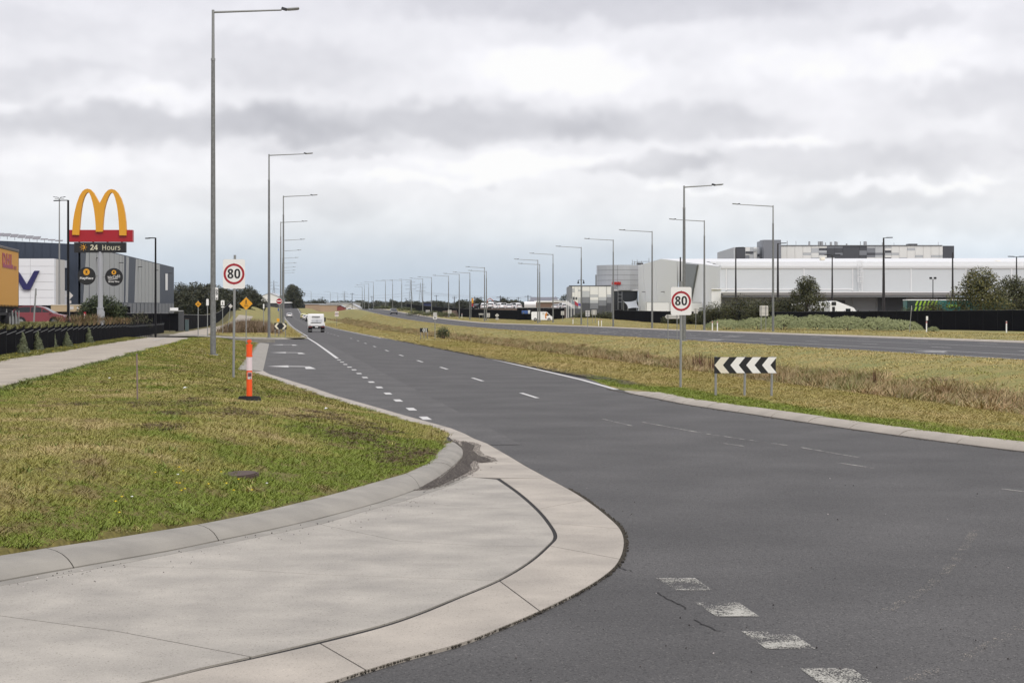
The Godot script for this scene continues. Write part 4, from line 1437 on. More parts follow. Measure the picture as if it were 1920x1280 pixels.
	o = signpost("warning_sign", "small yellow diamond sign with two short black lines, beside the shared path", "road sign", w, Y(563, 129) - w.y, 0.03)
	var pl := plate(o, diamond(0.22), Y(570, 129) - w.y, 0.04, M.sign_yellow)
	for k: float in [0.05, -0.05]: put(boxed(Vector3(0, Y(570, 129) - w.y + k, 0.048), Vector3(0.2, 0.045, 0.004)), "black_line", M.sign_black, pl)
	w = stand(388.5, 131.0)
	o = signpost("guide_sign", "narrow white plate on a post seen almost edge on, near the tall lamp", "road sign", w, Y(559, 131) - w.y, 0.03)
	plate(o, rounded(0.2, 0.46, 0.02), Y(566.5, 131) - w.y, 0.04, M.sign_white, "plate", 0.008, 0.5)
	w = stand(417, 166.0)
	o = signpost("path_sign", "white pedestrian and bicycle sign with a small plate below, on the island grass", "road sign", w, Y(562, 166) - w.y, 0.03)
	pl = plate(o, rounded(0.33, 0.48, 0.03), Y(567.8, 166) - w.y, 0.04, M.sign_white)
	figure(pl, Y(569, 166) - w.y, 0.05, 0.34)
	plate(o, rounded(0.3, 0.1, 0.01), Y(575.4, 166) - w.y, 0.04, M.sign_white, "supplementary_plate")
	w = stand(429, 172.0)
	o = signpost("warning_sign", "grey back of a diamond sign on a strongly leaning post", "road sign", w, Y(569, 172) - w.y, 0.03, FACE, Vector2(0.14, 0))
	plate(o, diamond(0.21), Y(573.8, 172) - w.y, 0.03, M.sign_grey, "plate", 0.006, 0.0, 0.14)
	w = stand(461, 121.0)
	o = signpost("warning_sign", "large orange-yellow diamond sign showing a walking pedestrian", "road sign", w, Y(556, 121) - w.y, 0.032)
	pl = plate(o, diamond(0.43), Y(569, 121) - w.y, 0.04, M.sign_yellow)
	figure(pl, Y(566.5, 121) - w.y, 0.05, 0.36)
	b = mb()
	b.ring(Vector3(-0.08, Y(573.5, 121) - w.y, 0.048), 0.04, 0.055, Basis.IDENTITY, 0.004, 14)
	b.ring(Vector3(0.09, Y(573.5, 121) - w.y, 0.048), 0.04, 0.055, Basis.IDENTITY, 0.004, 14)
	b.box(Vector3(0.0, Y(572.9, 121) - w.y, 0.05), Vector3(0.17, 0.02, 0.004))
	put(b, "bicycle", M.sign_black, pl)
	w = stand(523, 172.0)
	o = signpost("no_entry_sign", "round red no entry sign with a small blue plate on its post", "road sign", w, Y(558.5, 172) - w.y, 0.035)
	b = mb()
	b.ring(Vector3(0, Y(564.5, 172) - w.y, 0.04), 0.0, 0.29, Basis.IDENTITY, 0.006, 32)
	pl = put(b, "plate", M.sign_white, o)
	b = mb()
	b.ring(Vector3(0, Y(564.5, 172) - w.y, 0.047), 0.0, 0.26, Basis.IDENTITY, 0.003, 32)
	put(b, "red_disc", M.sign_red, pl)
	put(boxed(Vector3(0, Y(564.3, 172) - w.y, 0.053), Vector3(0.4, 0.085, 0.004)), "white_bar", M.sign_white, pl)
	put(boxed(Vector3(-0.08, Y(580.5, 172) - w.y, 0.04), Vector3(0.1, 0.24, 0.006)), "blue_plate", M.sign_blue, o)
	put(boxed(Vector3(-0.1, Y(600, 172) - w.y, 0.04), Vector3(0.24, 0.3, 0.006)), "yellow_plate", M.sign_yellow, o)
	# two-way hazard board on the island
	w = stand(525.5, 160.0)
	o = thing("hazard_board", "black board with white chevrons pointing both ways, on the island", "hazard marker", w, FACE)
	var hy := Y(611.2, 160) - w.y
	var wd := 23.0 * 160 / F
	pl = put(boxed(Vector3(0, hy, 0.03), Vector3(wd, 0.56, 0.012), 0.004), "board", M.sign_black, o)
	for s: float in [-1.0, 1.0]:
		b = mb()
		var x0 := s * wd * 0.49
		b.prism(poly([[x0, 0.0], [s * wd * 0.30, 0.26], [s * wd * 0.12, 0.26], [s * wd * 0.31, 0.0], [s * wd * 0.12, -0.26], [s * wd * 0.30, -0.26]]), Transform3D(Basis.IDENTITY, Vector3(0, hy, 0.038)), 0.003)
		put(b, "chevron", M.sign_cream, pl)
	for x: float in [-0.47, -0.14, 0.45]:
		b = mb()
		b.tube([Vector3(x, -0.1, 0), Vector3(x, hy + 0.2, 0)], [0.03, 0.03], 8)
		put(b, "post", M.galv_plain, o)
	w = stand(494.0, 176.0)
	o = signpost("marker_post", "slim grey post with a white tip in the dead grass of the island", "post", w, Y(571, 176) - w.y, 0.04)
	put(boxed(Vector3(0, Y(574, 176) - w.y, 0), Vector3(0.12, 0.45, 0.08), 0.01), "tip", M.white_plastic, o)
	fence_low()
	dark_fence()
	# premises behind the fence
	pylon_sign()
	w = stand(127, 150.0)
	lamp_black("tall black lamp post standing beside the arches pylon", Vector3(w.x, 1.3, w.z), Y(375, 150) - 1.3, 0.85, 0.085)
	w = stand(291, 128.0)
	lamp_black("black lamp post at the end of the low fence by the gateway", w, Y(445.5, 128) - w.y, 0.5, 0.06)
	var d := 235.0
	o = thing("flood_mast", "slender grey mast with four small lamp heads, rising before the white showroom wall", "light mast", Vector3(X(110.5, d), 1.3, -d))
	b = mb()
	b.tube([Vector3(0, 0, 0), Vector3(0, Y(372, d) - 1.3, 0)], [0.14, 0.07], 8)
	put(b, "mast", M.galv_plain, o)
	for x: float in [-0.62, -0.24, 0.24, 0.62]:
		b = mb()
		b.box(Vector3(x, Y(370.5, d) - 1.3 + absf(x) * 0.15, 0), Vector3(0.34, 0.07, 0.25), Basis(Vector3.BACK, signf(x) * 0.25), 0.02)
		put(b, "lamp_head", M.dark_metal, o)
	put(boxed(Vector3(0, Y(372.5, d) - 1.3, 0), Vector3(1.2, 0.06, 0.06)), "cross_arm", M.galv_plain, o)
	# sign backs and posts near the vehicles
	for q: Array in [[12.5, 118.0, 498, 14.5, 513.5, 536.0, 0.30, "white plate on a leaning grey post in front of the yellow trailer"], [64.0, 110.0, 541, 0, 0, 0, 0.0, "plain thin grey post standing in front of the red car"]]:
		var g := Vector3(X(q[0], q[1]), 1.25, -q[1])
		o = signpost("sign_post", q[7], "post", g, Y(q[2], q[1]) - 1.25, 0.05, 0.0, Vector2(0.08, 0))
		if q[6] > 0.0: plate(o, rounded(0.62, 0.78, 0.06), Y(525, q[1]) - 1.25, 0.05, M.sign_grey, "plate", 0.008, 0.0, 0.04)
		else: put(boxed(Vector3(0.08, Y(547, q[1]) - 1.25, 0), Vector3(0.07, 0.42, 0.09), 0.01), "cap", M.galv_plain, o)
	var g := Vector3(X(129.5, 152), 1.3, -152)
	o = signpost("warning_sign", "grey back of a diamond sign with a small plate, beside the black lamp post", "road sign", g, Y(547, 152) - 1.3, 0.04)
	plate(o, diamond(0.32), Y(554, 152) - 1.3, 0.04, M.sign_grey)
	plate(o, rounded(0.3, 0.24, 0.02), Y(566, 152) - 1.3, 0.04, M.sign_grey, "supplementary_plate")
	g = Vector3(X(158.5, 165), 1.3, -165)
	o = thing("fire_hydrant_marker", "narrow red marker stand with a white strip beside the bush", "marker", g)
	put(boxed(Vector3(0, 0.55, 0), Vector3(0.18, 1.1, 0.14), 0.02), "body", M.sign_red, o)
	put(boxed(Vector3(-0.03, 0.72, 0.073), Vector3(0.06, 0.4, 0.006)), "white_strip", M.sign_white, o)
	# plants on the bank
	var pine := [Color(0.055, 0.075, 0.03), Color(0.075, 0.09, 0.035), Color(0.04, 0.055, 0.025)]
	shrub("bushy_pine", "dense dark green bush behind the pylon sign", Vector3(X(191, 176), 1.25, -176), 4.6, 3.3, 3.4, 0.13, 4200, pine, 301)
	shrub("thin_shrub", "sparse grey green shrub by the end of the low fence", Vector3(X(262, 150), 1.0, -150), 2.0, 1.7, 1.4, 0.06, 420, [Color(0.11, 0.115, 0.06), Color(0.14, 0.13, 0.07)], 302)
	var reed := tuft(90, 1.1, 0.34, 51, 0.012, 0.36)
	var n := 0
	for q: Array in [[113, 149, 1.0], [134, 153, 1.05], [147, 152, 0.9], [158, 154, 1.0], [170, 152, 1.1], [179, 155, 0.9], [203, 156, 0.85], [214, 158, 0.8], [232, 158, 0.8]]:
		var tr := [Transform3D(Basis.IDENTITY.scaled(Vector3(1.5, q[2], 1.5)), Vector3.ZERO)]
		o = thing("ornamental_grass", "clump of tan ornamental grass on the bank around the pylon foot", "grass clump", Vector3(X(q[0], q[1]), 1.1, -q[1]), n * 1.1, "ornamental grass clumps round the pylon")
		var f := put_mesh(tan_tuft(n % 2), "blades", M.grass_blade, o)
		f.scale = Vector3(1.5, q[2], 1.5)
		n += 1
	# conifers before the fence
	var i := 0
	for q: Array in [[8.6, 72.5, 0.75], [42, 73.0, 0.88], [70, 79.0, 0.88], [97, 86.5, 1.0], [125, 89.5, 0.76], [166, 100.5, 0.92]]:
		var gg := RandomNumberGenerator.new()
		gg.seed = 400 + i
		var t := -10.05
		w = stand(q[0], q[1])
		o = thing("conical_conifer", "small grey green cone shaped conifer before the low fence, %s from its far end" % ORDER[5 - i], "shrub", w, 0.0, "conifers planted before the low fence")
		var tk := mb()
		tk.tube([Vector3(0, -0.05, 0), Vector3(0, q[2] * 0.8, 0)], [0.03, 0.01], 6)
		put(tk, "stem", M.bark, o)
		var fb := cmb()
		for k in 7:
			var u := (k + 0.5) / 7.0
			leaf_cloud(fb, Vector3(gg.randfn(0, 0.02), q[2] * u * 0.92, gg.randfn(0, 0.02)), Vector3(0.3 * (1.08 - u), q[2] * 0.14, 0.3 * (1.08 - u)), int(420 * (1.15 - u)), 0.034, [Color(0.24, 0.275, 0.16), Color(0.29, 0.31, 0.19), Color(0.18, 0.21, 0.11)], gg)
		put(fb, "foliage", M.leaf, o)
		i += 1
func tan_tuft(v: int) -> ArrayMesh:
	var b := cmb()
	var r := RandomNumberGenerator.new()
	r.seed = 70 + v
	for k in 320:
		var a := r.randf() * TAU
		var out := Vector3(cos(a), 0, sin(a))
		var l := r.randf_range(0.6, 1.15)
		var o := out * 0.22 * sqrt(r.randf())
		var tip := o + out * l * r.randf_range(0.15, 0.55) + Vector3(0, l, 0)
		var s := out.cross(Vector3.UP) * 0.011
		var g := r.randf_range(0.6, 1.2)
		b.col = Color(0.33 * g, 0.22 * g, 0.12 * g) if k % 4 else Color(0.16 * g, 0.17 * g, 0.06 * g)
		var nn := (out * 0.5 + Vector3.UP).normalized()
		var md := o.lerp(tip, 0.6) + Vector3(0, 0.08, 0)
		b.tri_n(o - s, o + s, md, nn, nn, nn)
		b.tri_n(md - s, md + s, tip, nn, nn, nn)
	return b.mesh()
func figure(parent: Node3D, y: float, z: float, h: float) -> void:
	# walking figure as printed on the sign
	var b := mb()
	b.ring(Vector3(0.0, y + h * 0.42, z - 0.002), 0.0, h * 0.09, Basis.IDENTITY, 0.004, 12)
	b.prism(poly([[-0.09, 0.3], [0.08, 0.3], [0.16, 0.05], [0.11, 0.03], [0.06, 0.16], [0.05, 0.0], [0.14, -0.26], [0.2, -0.45], [0.13, -0.47], [0.0, -0.12], [-0.1, -0.3], [-0.14, -0.47], [-0.21, -0.45], [-0.07, 0.0], [-0.08, 0.15], [-0.15, 0.02], [-0.19, 0.06]], h), Transform3D(Basis.IDENTITY, Vector3(0, y, z - 0.002)), 0.004)
	put(b, "pedestrian", M.sign_black, parent)
func lamp_black(label: String, where: Vector3, h: float, arm: float, r: float) -> Node3D:
	var o := thing("lamp_post", label, "lamp post", where)
	var b := mb()
	b.tube([Vector3.ZERO, Vector3(0, h * 0.45, 0), Vector3(0, h, 0)], [r * 1.3, r * 1.25, r], 8)
	put(b, "pole", M.black_paint, o)
	b = mb()
	b.box(Vector3(-arm * 0.5, h - 0.02, 0), Vector3(arm, 0.07, 0.08), Basis.IDENTITY, 0.01)
	put(b, "arm", M.black_paint, o)
	b = mb()
	b.box(Vector3(-arm - 0.05, h - 0.04, 0), Vector3(arm * 0.7, 0.07, 0.3), Basis(Vector3.BACK, 0.05), 0.02)
	put(b, "lamp_head", M.black_paint, o)
	return o
func fence_low() -> void:
	var o := thing("screen_fence", "low black mesh-covered fence beside the shared path", "fence")
	var s := 52.0
	var i := 0
	var post := mb()
	post.tube([Vector3(0, -0.1, 0), Vector3(0, 1.12, 0)], [0.025, 0.025], 6)
	var pm := post.mesh()
	while s < 173.0:
		var t := -10.45
		var p := st(s, t, ground_st(minf(s, 133.0), -10.0))
		var q := st(s + 2.6, t, ground_st(minf(s + 2.6, 133.0), -10.0))
		var pp := put_mesh(pm, "post", M.black_paint, o)
		pp.position = p
		var b := mb()
		var n := 5
		var last := Vector3.ZERO
		for k in n + 1:
			var u := float(k) / n
			var c := p.lerp(q, u) + R * 0.02 * sin(u * PI) * (0.5 + rng.randf())
			if k > 0:
				var t0 := 0.98 + 0.11 * (u - 1.0 / n) - 0.03 * sin((u - 1.0 / n) * PI)
				var t1 := 0.98 + 0.11 * u - 0.03 * sin(u * PI)
				b.face([last + Vector3(0, 0.04, 0), c + Vector3(0, 0.04, 0), c + Vector3(0, t1, 0), last + Vector3(0, t0, 0)], c - R)
			last = c
		put(b, "mesh_panel", M.mesh_black, o)
		b = mb()
		b.tube([p + Vector3(0, 0.80, 0) + R * 0.035, q + Vector3(0, 0.92, 0) + R * 0.035], [0.009, 0.009], 5)
		put(b, "rail_wire", M.galv_plain, o)
		s += 2.6
		i += 1
func dark_fence() -> void:
	var o := thing("mesh_fence", "tall black mesh-covered fence running beyond the gate pillar up the path", "fence")
	var pts := [Vector3(X(190, 205), 0, -205), Vector3(X(236, 188), 0, -188), Vector3(X(334, 186), 0, -186)]
	var more := []
	for s: float in frange(190, 470, 7.0): more.append(st(s, -10.2 - 0.4 * smoothstep(200.0, 400.0, s), 0))
	var all := []
	for i in 2:
		for k in 6: all.append((pts[i] as Vector3).lerp(pts[i + 1], k / 6.0))
	all.append(pts[2])
	all.append_array(more)
	for i in all.size() - 1:
		if i == 12: continue
		var a: Vector3 = all[i]
		var b: Vector3 = all[i + 1]
		a.y = ground(a.x, -a.z)
		b.y = ground(b.x, -b.z)
		if i < 12:
			a.y = 0.55
			b.y = 0.55
		var h := 1.75
		var m := mb()
		var th := Vector3(0.012, 0, 0.012)
		var c := (a + b) * 0.5 + Vector3(0, h * 0.5, 0)
		for z: Vector3 in [th, -th]: m.face([a + z, b + z, b + z + Vector3(0, h, 0), a + z + Vector3(0, h, 0)], c)
		put(m, "mesh_panel", M.mesh_black, o)
		m = mb()
		m.tube([a - Vector3(0, 0.2, 0), a + Vector3(0, h + 0.08, 0)], [0.035, 0.035], 6)
		put(m, "post", M.black_paint, o)
		if i >= 12 or i > 5:
			m = mb()
			m.tube([a + Vector3(0, h + 0.02, 0), b + Vector3(0, h + 0.02, 0)], [0.022, 0.022], 5)
			put(m, "top_rail", M.galv_plain, o)
	# gate pillar with its sign, and the service cabinet
	var d := 186.0
	var y0 := 0.5
	o = thing("gate_pillar", "charcoal gate pillar with a flat pale cap and a white name board", "pillar", Vector3(X(339, d), y0, -d))
	put(boxed(Vector3(0, (Y(585, d) - y0) * 0.5, 0), Vector3(0.5, Y(585, d) - y0, 0.45), 0.02), "shaft", mat("charcoal", Color(0.07, 0.073, 0.078), 0.8), o)
	put(boxed(Vector3(-0.52, Y(583, d) - y0, 0), Vector3(1.45, 0.13, 0.55), 0.02), "cap", M.galv_plain, o)
	put(boxed(Vector3(-0.78, Y(579.0, d) - y0 - 0.05, -0.3), Vector3(0.85, 0.34, 0.05), 0.01), "name_board", M.sign_white, o)
	o = thing("service_cabinet", "narrow grey green service cabinet beside the gate pillar", "cabinet", Vector3(X(350, 183), y0, -183))
	put(boxed(Vector3(0, 0.6, 0), Vector3(0.34, 1.2, 0.34), 0.03), "body", mat("cabinet_green", Color(0.06, 0.09, 0.095), 0.6), o)
	put(boxed(Vector3(0, 1.22, 0), Vector3(0.38, 0.06, 0.38), 0.02), "lid", M.iron, o)
	put(boxed(Vector3(0, 0.6, 0.172), Vector3(0.28, 1.0, 0.008), 0.0), "door", M.cabinet_green, o)
func pylon_sign() -> void:
	var d := 165.0
	var y0 := 1.2
	var o := thing("pylon_sign", "pylon sign with yellow double arches on a red box and black panels below", "pylon sign", Vector3(X(187.5, d), y0, -d), 0.0)
	var k := d / F
	var lx := func(px): return (px - 187.5) * k
	var ly := func(py): return Y(py, d) - y0
	var grey := mat("pylon_grey", Color(0.42, 0.43, 0.45), 0.4, 0.2)
	var b := mb()
	b.tube([Vector3(0, -0.3, 0), Vector3(0, ly.call(578), 0)], [0.3, 0.3], 16)
	b.tube([Vector3(0, ly.call(578), 0), Vector3(0, ly.call(576), 0)], [0.34, 0.34], 16)
	put(b, "pole_base", grey, o)
	b = mb()
	b.tube([Vector3(0, ly.call(577), 0), Vector3(0, ly.call(472), 0)], [0.225, 0.225], 18)
	put(b, "pole", grey, o)
	put(boxed(Vector3(0.28, 0.62, 0.0), Vector3(0.16, 1.3, 0.3), 0.02), "service_box", grey, o)
	var red := mat("sign_box_red", Color(0.40, 0.012, 0.022), 0.35)
	put(boxed(Vector3(lx.call(188.5), ly.call(442.3), 0), Vector3(121 * k, 22.5 * k, 0.6), 0.02), "red_box", red, o)
	var arch := []
	for p: Array in [[100, 585], [102, 520], [110, 430], [125, 340], [150, 240], [180, 160], [210, 112], [238, 90], [265, 83], [295, 90], [330, 125], [365, 185], [397, 245], [425, 190], [455, 135], [490, 98], [525, 87], [560, 95], [595, 128], [630, 190], [655, 265], [672, 350], [683, 440], [688, 530], [688, 592], [613, 592], [610, 520], [605, 430], [597, 340], [585, 260], [567, 185], [550, 142], [530, 123], [510, 138], [488, 180], [468, 235], [450, 310], [440, 400], [434, 480], [432, 552], [357, 552], [355, 480], [348, 400], [337, 310], [322, 235], [305, 175], [288, 135], [270, 122], [250, 138], [228, 180], [210, 240], [197, 320], [188, 400], [180, 500], [174, 588], [100, 588]]:
		arch.append([lx.call(p[0] / 5.82 + 120.0), ly.call(p[1] / 5.82 + 340.0)])
	arch.pop_back()
	b = mb()
	b.prism(poly(arch), Transform3D(Basis(Vector3.UP, 0.0), Vector3(0, 0, 0.12)), 0.42)
	put(b, "arches", mat("arch_yellow", Color(0.76, 0.36, 0.022), 0.4), o)
	var black := mat("panel_black", Color(0.016, 0.016, 0.016), 0.4)
	var panel := put(boxed(Vector3(lx.call(187.5), ly.call(464), 0), Vector3(97 * k, 19 * k, 0.4), 0.02), "hours_panel", black, o)
	for px: float in [148.0, 174.0, 201.0, 228.0]:
		put(boxed(Vector3(lx.call(px), ly.call(454), 0), Vector3(0.12, 0.16, 0.2)), "hanger", M.dark_metal, o)
	lettering("24", 13.5 * k, mat("letter_cream", Color(0.70, 0.66, 0.48), 0.5), panel, Vector3(lx.call(176.3), ly.call(464), 0.205), true, 0.02)
	lettering("Hours", 13.0 * k, M.letter_cream, panel, Vector3(lx.call(208.7), ly.call(464.2), 0.205), false, 0.02)
	var c := Vector3(lx.call(156.5), ly.call(463.5), 0.2)
	b = mb()
	b.ring(c, 0.0, 3.4 * k, Basis.IDENTITY, 0.015, 20)
	var sunny := put(b, "sun_emblem", M.arch_yellow, panel)
	b = mb()
	for i in 8: b.box(c + Vector3(cos(i * PI / 4), sin(i * PI / 4), 0) * 5.6 * k, Vector3(2.2 * k, 0.8 * k, 0.02), Basis(Vector3.BACK, i * PI / 4))
	put(b, "sun_rays", M.arch_yellow, panel)
	b = mb()
	b.ring(c + Vector3(-1.0 * k, 0, 0.014), 0.0, 1.8 * k, Basis.IDENTITY, 0.01, 16)
	put(b, "sun_half", black, panel)
	for q: Array in [[161.8, 517.3, "PlayPlace", ""], [213.2, 519.3, "McCafé", "Drive Thru"]]:
		c = Vector3(lx.call(q[0]), ly.call(q[1]), -0.06)
		b = mb()
		b.ring(c, 0.0, 16.8 * k, Basis.IDENTITY, 0.14, 40)
		var disc := put(b, "round_panel", black, o)
		b = mb()
		b.ring(c + Vector3(0, 7.5 * k if q[3] == "" else 8.8 * k, 0.14), 0.0, (6.1 if q[3] == "" else 4.3) * k, Basis.IDENTITY, 0.015, 24)
		put(b, "yellow_disc", M.arch_yellow, disc)
		if q[3] == "":
			b = mb()
			var e := c + Vector3(0, 7.5 * k, 0.156)
			b.ring(e + Vector3(0, 2.0 * k, 0), 0.0, 0.9 * k, Basis.IDENTITY, 0.01, 10)
			for a: Array in [[-1.4, 1.0, 0.8], [1.4, 1.0, -0.8], [-0.9, -1.9, -0.5], [0.9, -1.9, 0.5]]: b.box(e + Vector3(a[0] * k, a[1] * k, 0.005), Vector3(0.9 * k, 3.2 * k, 0.01), Basis(Vector3.BACK, a[2]))
			b.box(e + Vector3(0, 0, 0.005), Vector3(1.5 * k, 2.6 * k, 0.01))
			put(b, "play_figure", black, disc)
			lettering("PlayPlace", 5.6 * k, M.sign_white, disc, c + Vector3(0, -4.2 * k, 0.15), true, 0.02)
		else:
			b = mb()
			b.prism(poly([[-1.5, 1.6], [1.5, 1.6], [1.1, -1.8], [-1.1, -1.8]], k), Transform3D(Basis.IDENTITY, c + Vector3(0, 8.6 * k, 0.156)), 0.01)
			b.box(c + Vector3(0, 10.6 * k, 0.16), Vector3(3.6 * k, 0.7 * k, 0.01))
			put(b, "cup", black, disc)
			var cafe := lettering(q[2], 6.8 * k, M.sign_white, disc, c + Vector3(0, 0.2 * k, 0.15), false, 0.02, true)
			cafe.rotation = Vector3(0, 0, 0.12)
			put(boxed(c + Vector3(-1.5 * k, -4.1 * k, 0.15), Vector3(17 * k, 0.7 * k, 0.02), 0.0, Basis(Vector3.BACK, 0.12)), "underline", M.sign_white, disc)
			lettering(q[3], 4.0 * k, M.sign_white, disc, c + Vector3(0, -8.6 * k, 0.15), true, 0.02)
		put(boxed(Vector3(c.x * 0.35, c.y, 0), Vector3(absf(c.x) * 0.35, 0.08, 0.08)), "bracket", M.galv_plain, o)

# ---- buildings beside the pylon ----
func build_left_buildings() -> void:
	var navy := mat("navy_sheet", Color(0.030, 0.042, 0.066), 0.55)
	var white := mat("showroom_white", Color(0.83, 0.84, 0.85), 0.4)
	var grey := mat("panel_grey", Color(0.37, 0.38, 0.375), 0.6)
	var conc := grainy("tilt_concrete", Color(0.24, 0.25, 0.26), 0.85, cloudy(0.03, Color(0.85, 0.85, 0.85), Color(1, 1, 1), 41), 6.0, null, 1.0)
	var o := thing("warehouse", "navy warehouse with slanted grey wall panels and solar panels on the roof", "building")
	var y0 := 0.6
	var c1 := Vector3(X(150, 264), 0, -264)
	var c2 := Vector3(X(325.5, 388), 0, -388)
	var top1 := Y(458, 264)
	var top2 := Y(501, 388)
	var c0 := c1 + Vector3(-75, 0, 0)
	var top0 := Y(437, 264) + 1.6
	# front wall, side wall, back and roof
	var wall := func(a: Vector3, b: Vector3, ya0: float, ya1: float, yb0: float, yb1: float, thick: float, inward: Vector3) -> MB:
		var m := mb()
		var i := inward.normalized() * thick
		var p := [Vector3(a.x, ya0, a.z), Vector3(b.x, yb0, b.z), Vector3(b.x, yb1, b.z), Vector3(a.x, ya1, a.z)]
		var c: Vector3 = (p[0] + p[2]) * 0.5 + i * 0.5
		var q := []
		for v: Vector3 in p: q.append(v + i)
		m.face(p, c)
		m.face(q, c)
		for k in 4: m.face([p[k], p[(k + 1) % 4], q[(k + 1) % 4], q[k]], c)
		return m
	put(wall.call(c0, c1, y0, top0, y0, top1, 0.3, Vector3(0, 0, -1)), "front_wall", navy, o)
	put(wall.call(c1, c2, y0, top1, y0, top2, 0.3, Vector3(-1, 0, 0)), "side_wall", navy, o)
	var c3 := c2 + Vector3(-90, 0, 0)
	put(wall.call(c2, c3, y0, top2, y0, top2 + 2.0, 0.3, Vector3(0, 0, 1)), "back_wall", navy, o)
	var rf := mb()
	rf.face([c0 + Vector3(0, top0, 0), c1 + Vector3(0, top1, 0), c2 + Vector3(0, top2, 0), c3 + Vector3(0, top2 + 2.0, 0)], c1)
	var roof := put(rf, "roof", M.white_sheet, o)
	roof.position.y = 0.02
	var ribs := mb()
	for i in 60:
		var u := (i + 0.5) / 60.0
		var p := c0.lerp(c1, u)
		var yt := lerpf(top0, top1, u)
		ribs.box(Vector3(p.x, (yt + 7.0) * 0.5, p.z + 0.02), Vector3(0.1, yt - 7.0, 0.06))
	put(ribs, "cladding_ribs", navy, o)
	# side wall panels: columns of the wall seen from the road
	var k_of := func(px: float) -> float:
		var m := (px - 960.0) / F
		return (m * -c1.z - c1.x) / ((c2.x - c1.x) - m * (c1.z - c2.z))
	var out := Vector3(c2.z - c1.z, 0, -(c2.x - c1.x)).normalized()
	if out.x < 0: out = -out
	var low := func(k): return lerpf(Y(566, 264), Y(568, 388), k)
	var pan := func(pb0: float, pb1: float, pt0: float, pt1: float, m: Material, called: String) -> void:
		var q := []
		for e: Array in [[pb0, false], [pb1, false], [pt1, true], [pt0, true]]:
			var k: float = k_of.call(e[0])
			var p := c1.lerp(c2, k)
			p.y = (lerpf(top1, top2, k) - 0.15) if e[1] else low.call(k)
			q.append(p + out * 0.06)
		var w := mb()
		var c: Vector3 = (q[0] + q[2]) * 0.5 - out * 0.06
		w.face(q, c - out)
		for i in 4: w.face([q[i], q[(i + 1) % 4], q[(i + 1) % 4] - out * 0.06, q[i] - out * 0.06], c)
		put(w, called, m, o)
	pan.call(155, 165, 161.5, 165.5, grey, "wall_panel")
	var xs := [166.5, 179.2, 192.6, 204.5, 212.8, 222.3, 228.0]
	for i in xs.size() - 1: pan.call(xs[i] + 0.5, xs[i + 1] - 0.5, xs[i] + 0.5, xs[i + 1] - 0.5, grey, "wall_panel")
	pan.call(228.5, 230.5, 228.5, 231.5, grey, "wall_panel")
	pan.call(234.5, 238.5, 236.0, 240.5, grey, "wall_panel")
	var ys := [251.0, 257.8, 264.4, 271.0, 277.8, 284.4, 291.5, 299.0]
	for i in ys.size() - 1: pan.call(ys[i] + 0.4, ys[i + 1] - 0.5, (ys[i] + 0.4) if i else 254.0, ys[i + 1] - 0.5, grey, "wall_panel")
	for i in 22:
		var k := (i + 0.5) / 22.0
		var p := c1.lerp(c2, k) + out * 0.05
		var w := mb()
		var dir := (c2 - c1).normalized() * 2.4
		var yy: float = low.call(k) - 0.1
		w.face([p - dir + Vector3(0, y0, 0), p + dir + Vector3(0, y0, 0), p + dir + Vector3(0, yy, 0), p - dir + Vector3(0, yy, 0)], p - out)
		put(w, "base_panel", conc, o)
	for i in 5:
		var k := 0.12 + i * 0.2
		var p := c1.lerp(c2, k) + out * 0.4
		put(boxed(Vector3(p.x, lerpf(top1, top2, k) - 1.5, p.z), Vector3(0.8, 0.12, 0.4), 0.02), "wall_light", M.dark_metal, o)
	var kk: float = k_of.call(308.5)
	var wp := c1.lerp(c2, kk) + out * 0.1
	var wq := c1.lerp(c2, kk + 0.035) + out * 0.1
	var wm := mb()
	wm.face([Vector3(wp.x, Y(544, 372), wp.z), Vector3(wq.x, Y(544, 376), wq.z), Vector3(wq.x, Y(513, 376), wq.z), Vector3(wp.x, Y(513, 372), wp.z)], wp - out)
	put(wm, "white_banner", M.sign_white, o)
	# solar panels
	for i in 9:
		var b := mb()
		var px := -8.0 + i * 14.0
		var d := 268.0
		var h := 1.0 if i < 6 else 0.4
		b.box(Vector3(X(px + 6, d), Y(441.5 + maxf(0.0, px) * 0.1, d) + 0.12 * h, -d), Vector3(1.08, 0.05, 1.0 * h), Basis(Vector3.RIGHT, 0.5))
		put(b, "solar_panel", mat("solar", Color(0.16, 0.155, 0.165), 0.25), roof)
		b = mb()
		b.tube([Vector3(X(px + 6, d), Y(441 + maxf(0.0, px) * 0.093, d) - 0.6, -d - 0.2), Vector3(X(px + 6, d), Y(441.5 + maxf(0.0, px) * 0.1, d) + 0.05 * h, -d - 0.2)], [0.04, 0.04], 5)
		put(b, "panel_support", M.galv_plain, roof)
	# white showroom block before it
	o = thing("showroom", "white panelled showroom block with a large navy letter", "building")
	var f := 255.0
	var b0 := Y(572.5, f)
	var b1 := Y(484.5, f)
	var xa := X(-260, f)
	var xb := X(101, f)
	var cols := 8
	var rows := 6
	for i in cols:
		for j in rows:
			var x0 := lerpf(xa, xb, float(i) / cols)
			var x1 := lerpf(xa, xb, float(i + 1) / cols)
			var yy0 := lerpf(b0, b1, float(j) / rows)
			var yy1 := lerpf(b0, b1, float(j + 1) / rows)
			put(boxed(Vector3((x0 + x1) * 0.5, (yy0 + yy1) * 0.5, -f - 0.1), Vector3(x1 - x0 - 0.03, yy1 - yy0 - 0.03, 0.2), 0.01), "facade_panel", white, o)
	put(boxed(Vector3((xa + xb) * 0.5, (b0 + b1) * 0.5 - 0.01, -f - 3.2), Vector3(xb - xa - 0.1, b1 - b0 - 0.05, 6.0)), "core", M.sign_grey, o)
	# receding side, with a tall recess
	var e0 := Vector3(xb, 0, -f)
